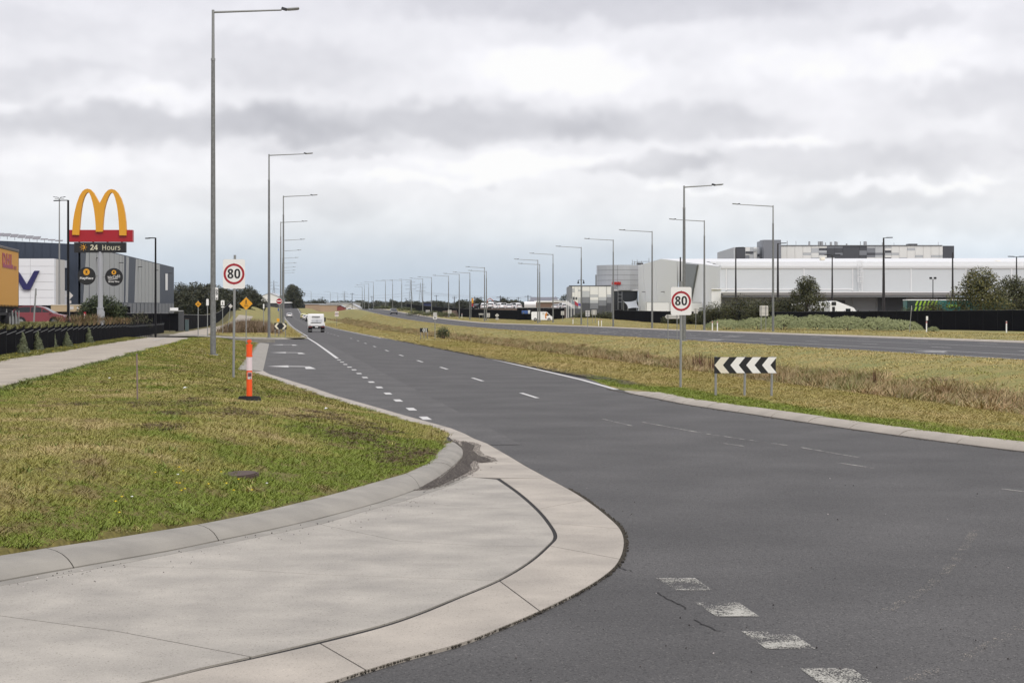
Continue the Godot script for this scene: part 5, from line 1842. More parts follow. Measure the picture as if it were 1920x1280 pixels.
	var e1 := Vector3(X(157, 277), 0, -277)
	var side := func(u0: float, u1: float, v0: float, v1: float, m: Material, called: String, lift := 0.0) -> void:
		var n := Vector3(0.99, 0, 0.09)
		var q := []
		for e: Array in [[u0, v0], [u1, v0], [u1, v1], [u0, v1]]:
			var p := e0.lerp(e1, e[0])
			p.y = lerpf(b0, b1, e[1])
			q.append(p + n * lift)
		var w := mb()
		var c: Vector3 = (q[0] + q[2]) * 0.5 - n * 0.1
		w.face(q, c)
		for i in 4: w.face([q[i], q[(i + 1) % 4], q[(i + 1) % 4] - n * 0.2, q[i] - n * 0.2], c)
		put(w, called, m, o)
	for j in 6:
		var v0 := j / 6.0
		var v1 := (j + 1) / 6.0 - 0.004
		if v0 < 0.2 or v0 > 0.82:
			side.call(0.0, 0.995, v0, v1, white, "facade_panel")
		else:
			side.call(0.0, 0.045, v0, v1, white, "facade_panel")
			side.call(0.62, 0.995, v0, v1, white, "facade_panel")
	side.call(0.05, 0.2, 0.16, 0.84, mat("window_grey", Color(0.13, 0.14, 0.15), 0.15), "window", -1.0)
	side.call(0.2, 0.62, 0.16, 0.84, mat("recess_grey", Color(0.5, 0.5, 0.5), 0.6), "recess_wall", -0.9)
	# the navy V
	var v := []
	for p: Array in [[150, 520], [205, 520], [245, 545], [338, 695], [430, 530], [440, 522], [497, 522], [390, 745], [375, 762], [305, 762], [292, 750]]: v.append([X(p[0] / 6.736, f), Y(p[1] / 6.736 + 430.0, f)])
	var vm := mb()
	vm.prism(poly(v), Transform3D(Basis.IDENTITY, Vector3(0, 0, -f + 0.02)), 0.35)
	put(vm, "letter", mat("letter_navy", Color(0.022, 0.02, 0.11), 0.4), o)
	put(boxed(Vector3((X(-260, f) + xb) * 0.5, (b0 + y0) * 0.5, -f - 1.0), Vector3(xb - xa - 0.4, b0 - y0, 1.2)), "plinth", M.black_paint, o)
	# low cream wall and the black site fence
	o = thing("cream_wall", "long low cream box wall with small grey panels behind the red car", "wall")
	put(boxed(Vector3(X(124, 200), Y(576.3, 200) - 0.1, -200), Vector3(57 * 200 / F, 0.75, 0.5), 0.03), "wall", mat("cream", Color(0.50, 0.39, 0.24), 0.8), o)
	put(boxed(Vector3(X(124, 200), Y(571.5, 200), -200), Vector3(58 * 200 / F, 0.07, 0.6), 0.02), "coping", M.sign_cream, o)
	put(boxed(Vector3(X(134, 200), Y(577, 200), -199.74), Vector3(0.5, 0.36, 0.03)), "panel", M.sign_grey, o)
	put(boxed(Vector3(X(146, 200), Y(577, 200), -199.74), Vector3(0.22, 0.3, 0.03)), "panel", M.sign_grey, o)
	o = thing("site_fence", "black screen fence behind the red car and the bush", "fence")
	for i in 14:
		var px := 20.0 + i * 16.0
		var d := 203.0
		put(boxed(Vector3(X(px + 8, d), 2.0, -d), Vector3(16 * d / F - 0.03, 2.2, 0.06)), "panel", M.mesh_black, o)
		var m := mb()
		m.tube([Vector3(X(px, d), 0.7, -d + 0.05), Vector3(X(px, d), 3.2, -d + 0.05)], [0.03, 0.03], 6)
		put(m, "post", M.black_paint, o)

# ---- right hand side: the food plant, its fence, lamps and signs ----
const GREYS := [Color(0.82, 0.82, 0.78), Color(0.52, 0.54, 0.55), Color(0.22, 0.23, 0.25), Color(0.075, 0.078, 0.088)]
func grey_mat(i: int) -> Material:
	var key := "cladding_%s" % ["white", "pale", "mid", "dark"][i]
	return M[key] if M.has(key) else mat(key, GREYS[i], 0.5)
func rect_at(o: Node3D, x0: float, y0: float, x1: float, y1: float, d: float, thick: float, m: Material, called: String, bevel := 0.0) -> MeshInstance3D:
	# an upright block whose front fills that window of the view at distance d
	var a := at(x0, y1, d)
	var b := at(x1, y0, d)
	return put(boxed(Vector3((a.x + b.x) * 0.5, (a.y + b.y) * 0.5, -d - thick * 0.5), Vector3(b.x - a.x, b.y - a.y, thick), bevel), called, m, o)
func quad_wall(o: Node3D, q: Array, n: Vector3, thick: float, m: Material, called: String) -> MeshInstance3D:
	var w := mb()
	var c := Vector3.ZERO
	for p: Vector3 in q: c += p / q.size()
	c -= n * thick * 0.5
	w.face(q, c)
	var back := []
	for p: Vector3 in q: back.append(p - n * thick)
	w.face(back, c)
	for i in q.size(): w.face([q[i], q[(i + 1) % q.size()], back[(i + 1) % q.size()], back[i]], c)
	return put(w, called, m, o)
func build_right_buildings() -> void:
	var sheet_ := mat("pale_sheet", Color(0.63, 0.655, 0.66), 0.5)
	var gable_ := mat("gable_panel", Color(0.82, 0.83, 0.82), 0.6)
	var trim := mat("white_trim", Color(0.84, 0.84, 0.83), 0.45)
	var roof_ := mat("roof_sheet", Color(0.66, 0.665, 0.66), 0.5)
	var shade := mat("canopy_grey", Color(0.30, 0.29, 0.28), 0.8)  # the canopy's own mid grey, soffit included
	var d := 350.0
	var o := thing("warehouse", "long pale grey warehouse with white roof edge and dark loading canopy", "building")
	var g := 0.4
	# loading-dock wall set back under the canopy
	rect_at(o, 1348, 556, 2150, 611, d + 9.0, 0.4, gable_, "dock_wall")
	for q: Array in [[1445, 565, 1585], [1645, 560, 1700], [1760, 560, 1830], [1880, 560, 1940]]:
		rect_at(o, q[0], q[1] - 2, q[2], 611, d + 8.8, 0.1, M.roller_grey if M.has("roller_grey") else mat("roller_grey", Color(0.22, 0.225, 0.23), 0.6), "dock_door")
	for x: float in [1600.0, 1645.0, 1705.0, 1850.0]: rect_at(o, x - 0.8, 556, x + 0.8, 611, d + 8.5, 0.3, trim, "column")
	# canopy
	var cn := mb()
	cn.box(Vector3((X(1352, d) + X(2150, d)) * 0.5, Y(551.5, d), -d - 2.0), Vector3(X(2150, d) - X(1352, d), 0.55, 13.0), Basis.IDENTITY, 0.05)
	put(cn, "canopy", shade, o)
	rect_at(o, 1349, 546.5, 2150, 548.6, d - 4.6, 0.25, trim, "canopy_fascia")
	# upper wall in bays
	var bays := [1350.0, 1361.5, 1363.0, 1508.0, 1599.5, 1709.0, 1812.0, 1898.0, 2020.0, 2150.0]
	for i in bays.size() - 1:
		rect_at(o, bays[i] + 0.5, 502.5, bays[i + 1] - 0.5, 548, d, 0.4, sheet_, "wall_bay")
	for x: float in [1362.2, 1508.0, 1599.5, 1709.0, 1812.0, 1898.0]:
		rect_at(o, x - 0.9, 502, x + 0.9, 545 if x < 1700.0 else 547.0, d - 0.1, 0.12, trim, "downpipe")
	rect_at(o, 1362, 541.2, 1599.5, 543.0, d - 0.08, 0.1, trim, "rail_trim")
	# roof: three stepped white flashings and the sheet behind them
	var rx0 := X(1352, d)
	var rx1 := X(2150, d)
	for i in 3:
		var y0 := Y(503.0 - i * 4.4, d + i * 9.0) + 0.0
		var y1 := Y(498.7 - i * 4.4, d + i * 9.0)
		put(boxed(Vector3((rx0 + rx1) * 0.5, (y0 + y1) * 0.5, -d - i * 9.0 - 4.6), Vector3(rx1 - rx0, y1 - y0, 9.4), 0.06), "roof_step", roof_, o)
		rect_at(o, 1352, 502.6 - i * 4.4, 2150, 503.9 - i * 4.4, d + i * 9.0 - 0.12, 0.1, M.sign_grey, "roof_gutter")
	# gable wall facing the road
	var t0 := Vector3(X(1351, d), 0, -d)
	var t1 := Vector3(X(1197, 428), 0, -428)
	var apex_d := 400.0
	var k_of := func(px: float) -> float:
		var m := (px - 960.0) / F
		return (m * -t0.z - t0.x) / ((t1.x - t0.x) - m * (t0.z - t1.z))
	var n := Vector3(t1.z - t0.z, 0, -(t1.x - t0.x)).normalized()
	if n.x > 0.0: n = -n
	var gp := func(px: float, py: float) -> Vector3:
		var k: float = k_of.call(px)
		var p := t0.lerp(t1, k)
		p.y = Y(py, -p.z)
		return p
	var roofline := func(px: float) -> float: return along([[1197, 497.5], [1240, 485.2], [1305, 493.5], [1351, 499.5]], px)
	var cuts := [1197.0, 1206.0, 1228.0, 1270.0, 1351.0]
	for i in cuts.size() - 1:
		var xa: float = cuts[i]
		var xb: float = cuts[i + 1]
		var lean := 8.0
		var q := [gp.call(xa + (lean if i > 0 and i < 4 else 0.0), 611.0), gp.call(xb - 0.4 + (lean if i < 2 else 0.0), 611.0), gp.call(xb - 0.4, roofline.call(xb))]
		if xa < 1240.0 and xb > 1240.0: q.append(gp.call(1240.0, 485.2))
		q.append(gp.call(xa, roofline.call(xa)))
		quad_wall(o, q, n, 0.3, gable_, "gable_panel")
	# slanting dark blade on the gable
	var blade := [gp.call(1283, 562), gp.call(1298, 562), gp.call(1310.5, 496), gp.call(1286, 494)]
	for i in 4: blade[i] = blade[i] + n * 0.4
	quad_wall(o, blade, n, 0.35, mat("blade_grey", Color(0.23, 0.245, 0.25), 0.6), "slanted_blade")
	quad_wall(o, [gp.call(1277.5, 562) + n * 0.5, gp.call(1282, 562) + n * 0.5, gp.call(1285, 494) + n * 0.5], n, 0.3, trim, "slanted_edge")
	var rf := mb()
	var apex: Vector3 = gp.call(1240.0, 485.2)
	var far_r := Vector3(X(2150, d), Y(490, d + 26.0), -d - 27.0)
	rf.face([Vector3(rx0, Y(490, d + 26.0), -d - 27.0), apex, apex + Vector3(90, 0.2, 0), far_r], apex - Vector3(0, 50, 0))
	rf.face([apex, gp.call(1197.0, 497.5), gp.call(1197.0, 497.5) + Vector3(90, 0, 0), apex + Vector3(90, 0.2, 0)], apex - Vector3(0, 50, 0))
	rf.face([gp.call(1351.0, 499.5), apex, Vector3(rx0, Y(490, d + 26.0), -d - 27.0)], apex - Vector3(0, 50, 0))
	put(rf, "roof", roof_, o)
	for q: Array in [[1210, 547], [1246, 547]]:
		var p: Vector3 = gp.call(q[0], q[1])
		put(boxed(p + n * 0.4, Vector3(0.8, 0.12, 0.4), 0.03), "wall_light", M.dark_metal, o)
	# small lower annex left of the canopy
	rect_at(o, 1334.5, 541.5, 1352, 611, d - 3.0, 3.0, gable_, "annex")
	rect_at(o, 1334, 540.5, 1420, 542.3, d - 3.4, 0.6, trim, "annex_coping")
	# cage ladder
	var lad := mb()
	for x: float in [1611.0, 1617.0]: lad.tube([at(x - 1.5, 489, d - 0.5), at(x, 530, d - 0.5), at(x + 0.6, 547, d - 0.5)], [0.05, 0.05, 0.05], 5)
	for i in 18: lad.tube([at(1611, 491 + i * 3.2, d - 0.5), at(1617, 491 + i * 3.2, d - 0.5)], [0.035, 0.035], 4)
	for x: float in [1608.5, 1610.5, 1614.0, 1617.0, 1619.0]: lad.tube([at(x - 1.0, 490, d - 1.3), at(x, 529, d - 1.3)], [0.04, 0.04], 4)
	for i in 5:
		var h := []
		for k in 7: h.append(at(1608.5 + k * 1.75, 489.0 + i * 10.0, d - 0.6 - 0.8 * sin(k / 6.0 * PI)))
		lad.tube(h, [0.04, 0.04, 0.04, 0.04, 0.04, 0.04, 0.04], 4)
	put(lad, "cage_ladder", trim, o)
	for q: Array in [[1544.0, 482.0], [1873.0, 488.5]]:
		rect_at(o, q[0] - 4, q[1], q[0] + 4, q[1] + 6.0, d + 26.0, 2.0, M.sign_cream, "roof_unit", 0.1)
	# panelled plant hall rising behind the roof
	var e := 470.0
	o = thing("plant_hall", "tall plant hall clad in white, grey and charcoal patchwork panels above the warehouse roof", "building")
	rect_at(o, 1378, 463, 1788, 600, e + 1.0, 40.0, grey_mat(1), "core")
	var edges := [1465.0, 1476, 1491, 1506, 1521.5, 1536, 1551, 1566, 1581, 1611.7, 1626, 1641.5, 1660, 1672, 1686.6, 1701.7, 1716.5, 1731.7, 1746.3, 1761.6, 1768.5, 1790]
	var pattern := ["0000000", "0000000", "0000000", "0001001", "0110013", "0312010", "2333310", "2332331", "3333333", "3322333", "1223203", "1112100", "1031031", "0001001", "0000010", "0100000", "0000101", "0000000", "0000100", "0000100", "3333333"]
	for i in edges.size() - 1:
		var k := 0
		while k < 7:
			var m := k
			while m + 1 < 7 and pattern[i][m + 1] == pattern[i][k]: m += 1
			rect_at(o, edges[i] + 0.22, 460.6 + k * 4.4 + 0.1, edges[i + 1] - 0.22, 460.6 + (m + 1) * 4.4 - 0.1, e, 0.8, grey_mat(int(pattern[i][k])), "cladding_panel")
			k = m + 1
	rect_at(o, 1433.5, 449.5, 1465, 500, e - 6.0, 14.0, grey_mat(2), "stair_tower")
	quad_wall(o, [at(1425, 500, e + 6), at(1433.3, 500, e - 6.0), at(1433.3, 449.5, e - 6.0), at(1425, 450.5, e + 6)], Vector3(-0.95, 0, 0.3), 0.3, mat("tower_side", Color(0.26, 0.27, 0.285), 0.5), "stair_tower_side")
	for q: Array in [[1376, 1381, 1], [1381, 1398, 3], [1398, 1407, 0], [1407, 1414, 1], [1414, 1420, 0], [1420, 1425, 1]]: rect_at(o, q[0], 463.5, q[1] - 0.3, 500, e - 1.0, 1.0, grey_mat(q[2]), "cladding_panel")
	for q: Array in [[1398.5, 471, 1413, 475, 3], [1398.5, 478, 1406, 486, 2], [1414, 466, 1419, 471, 1], [1420.5, 476, 1424.5, 481, 3]]: rect_at(o, q[0], q[1], q[2], q[3], e - 1.2, 0.15, grey_mat(q[4]), "cladding_panel")
	rect_at(o, 1465, 459.3, 1768, 460.6, e - 0.2, 0.5, mat("parapet_grey", Color(0.2, 0.205, 0.21), 0.5), "parapet")
	var r := RandomNumberGenerator.new()
	r.seed = 88
	for q: Array in [[1476.5, 0.1, 8], [1493, 0.06, 8], [1518, 0.25, 7], [1536.5, 0.35, 7], [1541.5, 0.35, 7], [1548.5, 0.12, 5], [1558.5, 0.3, 6], [1567, 0.3, 7], [1569, 0.35, 6], [1588, 0.2, 3], [1614, 0.1, 7], [1622.5, 0.4, 7], [1625.5, 0.05, 7], [1655, 0.1, 5], [1677, 0.06, 5], [1760, 0.06, 6]]:
		var b := mb()
		b.tube([at(q[0], 461, e + 4.0), at(q[0], 459.5 - q[2], e + 4.0)], [q[1], q[1]], 8)
		put(b, "vent_pipe", mat("vent_grey", Color(0.3, 0.305, 0.31), 0.5), o)
	rect_at(o, 1704, 456.8, 1721, 460, e + 4.0, 3.0, M.dark_metal, "roof_unit")
	# silver office drum and pale annex beside the gable
	o = thing("office_block", "silver panelled office drum with dark glazing and red lettering", "building")
	var f := 436.0
	var silver := mat("silver_panel", Color(0.50, 0.515, 0.53), 0.4, 0.25)
	var rad := 6.6
	var cxy := Vector3(X(1172, f), 0, -f - 5.0)
	var ya := Y(544.5, f)
	var yb := Y(496.5, f)
	for i in 4:
		for j in 5:
			var a0 := lerpf(-0.18, 1.0, i / 4.0) * PI - PI * 0.5 + 0.75
			var a1 := lerpf(-0.18, 1.0, (i + 1) / 4.0) * PI - PI * 0.5 + 0.75
			var w := mb()
			for k in 4:
				var b0 := lerpf(a0 + 0.004, a1 - 0.004, k / 4.0)
				var b1 := lerpf(a0 + 0.004, a1 - 0.004, (k + 1) / 4.0)
				var p0 := cxy + Vector3(sin(b0 - 0.75), 0, cos(b0 - 0.75)) * rad
				var p1 := cxy + Vector3(sin(b1 - 0.75), 0, cos(b1 - 0.75)) * rad
				var h0 := Vector3(0, lerpf(ya, yb, j / 5.0) + 0.03, 0)
				var h1 := Vector3(0, lerpf(ya, yb, (j + 1) / 5.0) - 0.03, 0)
				w.face([p0 + h0, p1 + h0, p1 + h1, p0 + h1], cxy + h0)
			put(w, "drum_panel", silver, o)
	var core := mb()
	core.tube([cxy + Vector3(0, ya, 0), cxy + Vector3(0, yb - 0.1, 0)], [rad - 0.12, rad - 0.12], 28)
	put(core, "drum_core", M.dark_metal, o)
	rect_at(o, 1146, 544.5, 1196, 611, f - 1.0, 6.0, mat("dark_glazing", Color(0.02, 0.021, 0.024), 0.2), "glazing")
	rect_at(o, 1146, 543.4, 1197, 545.0, f - 1.3, 0.5, trim, "glazing_head")
	for x: float in [1159.0, 1166.5]: rect_at(o, x - 0.3, 545, x + 0.3, 580, f - 1.2, 0.2, silver, "mullion")
	for y: float in [552.0, 559.0, 566.0]: rect_at(o, 1159.0, y - 0.25, 1166.5, y + 0.25, f - 1.2, 0.15, silver, "transom")
	# red lettering, too small to read: upright and slanted strokes as they stand there
	var lt := mb()
	for i in 7:
		var x := 1147.6 + i * 2.45
		var z := f - 2.1 + 0.06 * i
		lt.tube([at(x, 533.6, z), at(x + (0.0 if i % 2 else 0.7), 528.2, z)], [0.09, 0.09], 5)
		lt.tube([at(x + 1.5, 533.6, z), at(x + 1.3, 528.2, z)], [0.08, 0.08], 5)
		lt.tube([at(x, 528.4 if i % 3 else 531.0, z), at(x + 1.5, 528.4 if i % 2 else 531.0, z)], [0.08, 0.08], 5)
		if i % 2: lt.tube([at(x, 533.4, z), at(x + 1.4, 533.4, z)], [0.08, 0.08], 5)
	put(lt, "lettering", mat("letter_red", Color(0.5, 0.02, 0.015), 0.5), o)
	# patchwork annex
	o = thing("annex_building", "low annex clad in white to charcoal panels beside the silver drum", "building")
	f = 428.0
	rect_at(o, 1067.5, 536, 1149, 611, f + 0.5, 22.0, grey_mat(2), "core")
	rect_at(o, 1067, 535, 1146, 536.4, f - 0.1, 0.6, grey_mat(3), "parapet")
	rect_at(o, 1067.3, 536.4, 1072.6, 578.5, f, 0.5, grey_mat(2), "cladding_panel")
	var cells := [[1091.8, 1105.9, [[0, 545.6], [1, 557], [2, 568], [3, 578.5]]], [1106.5, 1121.8, [[0, 552.2], [1, 557], [0, 562.5], [1, 568], [2, 578.5]]], [1122.2, 1137.3, [[0, 557], [1, 563], [2, 573], [3, 578.5]]], [1138, 1146, [[0, 552.2], [1, 557], [2, 568], [3, 578.5]]], [1073, 1077.5, [[0, 541], [1, 548], [0, 556], [1, 578.5]]], [1077.8, 1084, [[0, 560], [0, 570], [2, 578.5]]], [1084.3, 1091.3, [[0, 543], [1, 546], [0, 558], [1, 566], [1, 578.5]]]]
	for c: Array in cells:
		var y := 536.6
		for q: Array in c[2]:
			rect_at(o, c[0], y, c[1], q[1] - 0.15, f, 0.4, grey_mat(q[0]), "cladding_panel")
			y = q[1]
	for x: float in [1074.3, 1079.2]: rect_at(o, x, 557, x + 3.4, 561.5, f - 0.1, 0.1, grey_mat(3), "window")
	rect_at(o, 1067, 578.5, 1146, 611, f, 0.5, grey_mat(3), "base_wall")
	# round tanks and pipe scaffold
	o = thing("storage_tank", "grey ribbed storage tank wrapped in pipe scaffold above the annex", "tank")
	var tk := mb()
	tk.tube([Vector3(X(1122, 455), 1.0, -455), Vector3(X(1122, 455), Y(515, 455), -455)], [0.75, 0.75], 20)
	tk.tube([Vector3(X(1138, 452), 1.0, -452), Vector3(X(1138, 452), Y(512.5, 452), -452)], [1.1, 1.1], 20)
	tk.tube([Vector3(X(1129, 456), 1.0, -456), Vector3(X(1129, 456), Y(516, 456), -456)], [1.3, 1.3], 20)
	put(tk, "shell", mat("tank_grey", Color(0.25, 0.265, 0.27), 0.45, 0.2), o)
	var sc := mb()
	for x: float in [1123.5, 1126.5, 1130.5, 1136.0, 1140.0]: sc.tube([at(x, 536, 451), at(x, 500.0 + absf(x - 1127.0) * 0.5, 451)], [0.06, 0.06], 5)
	for y: float in [504.0, 510.0, 513.0, 519.0, 524.0, 529.0]: sc.tube([at(1123.5, y, 451), at(1131.5 if y < 512.0 else 1140.0, y, 451)], [0.06, 0.06], 5)
	for i in 4: sc.tube([at(1123.5, 513 + i * 5, 450.9), at(1130.5, 518 + i * 5, 450.9)], [0.04, 0.04], 4)
	put(sc, "pipe_scaffold", M.galv_plain, o)
	o = thing("roof_scaffold", "pipe rails and vents standing on the roof above the silver drum", "scaffold")
	sc = mb()
	for q: Array in [[1186, 487], [1190, 489], [1195, 486.5], [1203, 489], [1217, 483.5]]: sc.tube([at(q[0], 497, 440), at(q[0], q[1], 440)], [0.06, 0.06], 5)
	for q: Array in [[1184, 494, 1206, 493.5], [1188, 491, 1218, 489.8]]: sc.tube([at(q[0], q[1], 440), at(q[2], q[3], 440)], [0.06, 0.06], 5)
	put(sc, "rails", M.galv_plain, o)
	put(boxed(at(1200, 494.3, 441), Vector3(1.6, 0.5, 0.8), 0.1), "vent_unit", M.dark_metal, o)
	# shade sail
	o = thing("shade_sail", "grey four-cornered shade sail stretched beside the dark glazing", "shade sail")
	var sm := mb()
	var s0 := at(1169.5, 565.5, 415)
	var s1 := at(1194, 562, 425)
	var s2 := at(1200, 578, 410)
	var s3 := at(1177.5, 578.5, 405)
	for i in 6:
		for j in 6:
			var pt := func(u: float, v: float) -> Vector3:
				var uu := 0.5 + (u - 0.5) * (1.0 - 0.22 * sin(v * PI))
				var vv := 0.5 + (v - 0.5) * (1.0 - 0.22 * sin(u * PI))
				return s0.lerp(s1, uu).lerp(s3.lerp(s2, uu), vv)
			sm.face([pt.call(i / 6.0, j / 6.0), pt.call((i + 1) / 6.0, j / 6.0), pt.call((i + 1) / 6.0, (j + 1) / 6.0), pt.call(i / 6.0, (j + 1) / 6.0)], Vector3(0, -500, 0))
	put(sm, "fabric", mat("sail_grey", Color(0.38, 0.40, 0.42), 0.8), o)
	for p: Vector3 in [s0, s1, s2, s3]:
		var b := mb()
		b.tube([Vector3(p.x, 0.2, p.z), p + Vector3(0, 0.3, 0)], [0.08, 0.08], 6)
		put(b, "post", M.galv_plain, o)

# ---- objects of the far side ----
func sign_back(label: String, px: float, d: float, x0: float, y0: float, x1: float, y1: float, posts: Array, called := "road_sign", turn := 0.0, face: Material = null) -> Node3D:
	var w := stand(px, d)
	var o := thing(called, label, "road sign", w, turn)
	var top := Y(y0, d) - w.y
	var cy := Y((y0 + y1) * 0.5, d) - w.y
	for p: float in posts:
		var b := mb()
		b.tube([Vector3(X(p, d) - w.x, -0.15, 0), Vector3(X(p, d) - w.x, top - 0.03, 0)], [0.035, 0.035], 8)
		put(b, "post", M.galv_plain, o)
	var ww := (x1 - x0) * d / F
	var hh := (y1 - y0) * d / F
	var cx := X((x0 + x1) * 0.5, d) - w.x
	var b2 := mb()
	b2.prism(rounded(ww, hh, minf(ww, hh) * 0.08), Transform3D(Basis.IDENTITY, Vector3(cx, cy, -0.05)), 0.01)
	var p2 := put(b2, "plate", face if face else M.sign_grey, o)
	for k: float in [0.25, -0.25]: put(boxed(Vector3(cx, cy + hh * k, -0.03), Vector3(ww * 0.94, 0.03, 0.025)), "stiffener", M.galv_plain, p2)
	return o
func guide_post(label: String, px: float, d: float, group: String, h := 1.0) -> void:
	var w := stand(px, d)
	var o := thing("guide_post", label, "guide post", w, rng.randf() * 0.4, group)
	put(boxed(Vector3(0, h * 0.42, 0), Vector3(0.11, h * 0.95, 0.05), 0.01), "post", M.white_plastic, o)
	put(boxed(Vector3(0, h * 0.8, 0.0), Vector3(0.114, 0.14, 0.054), 0.01), "reflector", M.sign_red, o)
func yard_lamp(label: String, px: float, d: float, py_top: float, heads: Array, r0 := 0.15, group := "") -> void:
	var w := stand(px, d)
	w.y = 0.4
	var h := Y(py_top, d) - w.y
	var o := thing("yard_lamp", label, "lamp post", w, 0.0, group)
	var b := mb()
	b.tube([Vector3.ZERO, Vector3(0, h * 0.5, 0), Vector3(0, h, 0)], [r0 * 1.25, r0, r0 * 0.6], 8)
	put(b, "pole", mat("lamp_brown", Color(0.02, 0.016, 0.016), 0.5) if not M.has("lamp_brown") else M.lamp_brown, o)
	for s: float in heads:
		b = mb()
		b.tube([Vector3(0, h - 0.06, 0), Vector3(s * 0.5, h, 0)], [0.05, 0.04], 6)
		put(b, "arm", M.black_paint, o)
		b = mb()
		b.box(Vector3(s * 0.85, h + 0.02, 0), Vector3(1.0, 0.12, 0.5), Basis(Vector3.BACK, s * 0.03), 0.05)
		put(b, "lamp_head", M.black_paint, o)
func build_right_objects() -> void:
	var o: Node3D
	var b: MB
	speed_sign("80 speed limit sign on a tall post in the median grass beside the chevron board", 1277, 48.9, 538, 590.5, 527, 0.01)
	# chevron board
	var d := 43.6
	var w := stand(1397, d)
	o = thing("hazard_board", "long black board with four pale chevrons, on three posts by the median kerb", "hazard marker", w, 0.02)
	var hy := Y(684.3, d) - w.y
	var wd := 116.0 * d / F
	var hh := 30.5 * d / F
	var bd := put(boxed(Vector3(0, hy, 0.03), Vector3(wd, hh, 0.012), 0.003), "board", M.sign_black, o)
	for i in 4:
		var x := -wd * 0.5 + 0.008 + i * wd * 0.2565
		var q := wd * 0.105
		b = mb()
		b.prism(poly([[x, 0], [x + q, hh * 0.49], [x + q + wd * 0.135, hh * 0.49], [x + wd * 0.135, 0], [x + q + wd * 0.135, -hh * 0.49], [x + q, -hh * 0.49]]), Transform3D(Basis.IDENTITY, Vector3(0, hy, 0.0365)), 0.002)
		put(b, "chevron", M.sign_cream if i < 1 else M.sign_white, bd)
	for q: Array in [[-wd * 0.475, -wd * 0.47], [-0.01, 0.01], [wd * 0.43, wd * 0.445]]:
		b = mb()
		b.tube([Vector3(q[0], -0.15, 0), Vector3(q[1], hy + hh * 0.53, 0)], [0.03, 0.03], 10)
		put(b, "post", M.galv_plain, o)
	# small board and one-way sign farther along the median
	d = 160.0
	w = stand(795, d)
	o = thing("hazard_board", "small black board with white chevrons on three posts among the reeds", "hazard marker", w, -0.6)
	hy = Y(618.7, d) - w.y
	bd = put(boxed(Vector3(0, hy, 0.03), Vector3(0.9, 0.36, 0.012), 0.003), "board", M.sign_black, o)
	for i in 3:
		var x := -0.05 + i * 0.17
		b = mb()
		b.prism(poly([[x, 0], [x + 0.1, 0.17], [x + 0.18, 0.17], [x + 0.08, 0], [x + 0.18, -0.17], [x + 0.1, -0.17]]), Transform3D(Basis.IDENTITY, Vector3(-0.1, hy, 0.0365)), 0.002)
		put(b, "chevron", M.sign_white, bd)
	for x: float in [-0.38, 0.0, 0.38]:
		b = mb()
		b.tube([Vector3(x, -0.3, 0), Vector3(x, hy + 0.2, 0)], [0.03, 0.03], 8)
		put(b, "post", M.galv_plain, o)
	d = 158.0
	w = stand(815.5, d)
	o = signpost("one_way_sign", "white one way sign with black letters standing in the median", "road sign", w, Y(586, d) - w.y, 0.03)
	hy = Y(592, d) - w.y
	var pl := plate(o, rounded(0.34, 0.56, 0.03), hy, 0.04, M.sign_white)
	lettering("ONE", 0.16, M.sign_black, pl, Vector3(0, hy + 0.17, 0.048), true, 0.004)
	lettering("WAY", 0.16, M.sign_black, pl, Vector3(0, hy + 0.01, 0.048), true, 0.004)
	b = mb()
	b.prism(poly([[-0.12, -0.14], [-0.06, -0.08], [-0.06, -0.11], [0.12, -0.11], [0.12, -0.2], [-0.06, -0.2], [-0.06, -0.23], [-0.12, -0.16]]), Transform3D(Basis.IDENTITY, Vector3(0, hy, 0.047)), 0.003)
	put(b, "arrow", M.sign_black, pl)
	speed_sign("distant speed limit sign by the median past the truck", 631, 330.0, 584, 593, 583)
	shrub("young_tree", "little lone bush growing out of the reeds near the one way sign", stand(831, 168), 1.3, 1.5, 1.2, 0.07, 700, [Color(0.07, 0.09, 0.045), Color(0.09, 0.11, 0.05)], 310)
	# street lamps
	var row := "street lamps along the far carriageway"
	w = stand(1283, 124.0)
	o = street_lamp("grey street lamp in the median with its arm over the far carriageway", w, Y(348, 124) - w.y, 1.95, 1.0, "street lamp in the median")
	var rn := -1
	for q: Array in [[1450, 186, 385, 2.2], [1321, 206, 413, 3.3], [1223, 236, 433, 3.6], [1150, 263, 449, 3.5], [1090, 293, 463, 3.4], [1037, 325, 476, 3.5], [1012, 330, 495, 3.2], [1008.5, 318, 487, 3.4], [912, 372, 508, 3.0], [908.5, 358, 501, 3.0], [881, 388, 511, 2.9], [861, 410, 513.5, 2.9], [841, 430, 517, 3.0], [809, 471, 519.5, 2.9], [792.5, 500, 522, 2.9], [771, 540, 524.3, 2.9], [753, 580, 525.3, 2.9], [736, 622, 525.3, 2.9], [722.5, 662, 526.3, 2.9], [700, 720, 528.4, 2.9], [691, 760, 531.4, 2.9], [683, 800, 534.2, 2.9], [679, 840, 537.5, 2.9]]:
		w = stand(q[0], q[1])
		rn += 1
		street_lamp("grey street lamp behind the far kerb, %s counted from the silvery shrubs" % ORDER[rn], w, Y(q[2], q[1]) - w.y, q[3] + (1.3 if q[0] == 1450 else 0.0), -1.0, row)
	# tall black fence: posts and screened bays
	fence_right()
	# yard lamps before the warehouse
	yard_lamp("black yard lamp standing by the left end of the loading canopy", 1380, 300.0, 464, [1.0])
	yard_lamp("tall black yard lamp in front of the charcoal stair tower", 1459, 285.0, 456, [1.0], 0.18)
	yard_lamp("black twin-headed yard lamp before the patchwork hall", 1561, 300.0, 478, [-1.0, 1.0])
	yard_lamp("tallest black yard lamp, one head turned over the yard", 1657.5, 270.0, 445.5, [1.0], 0.2)
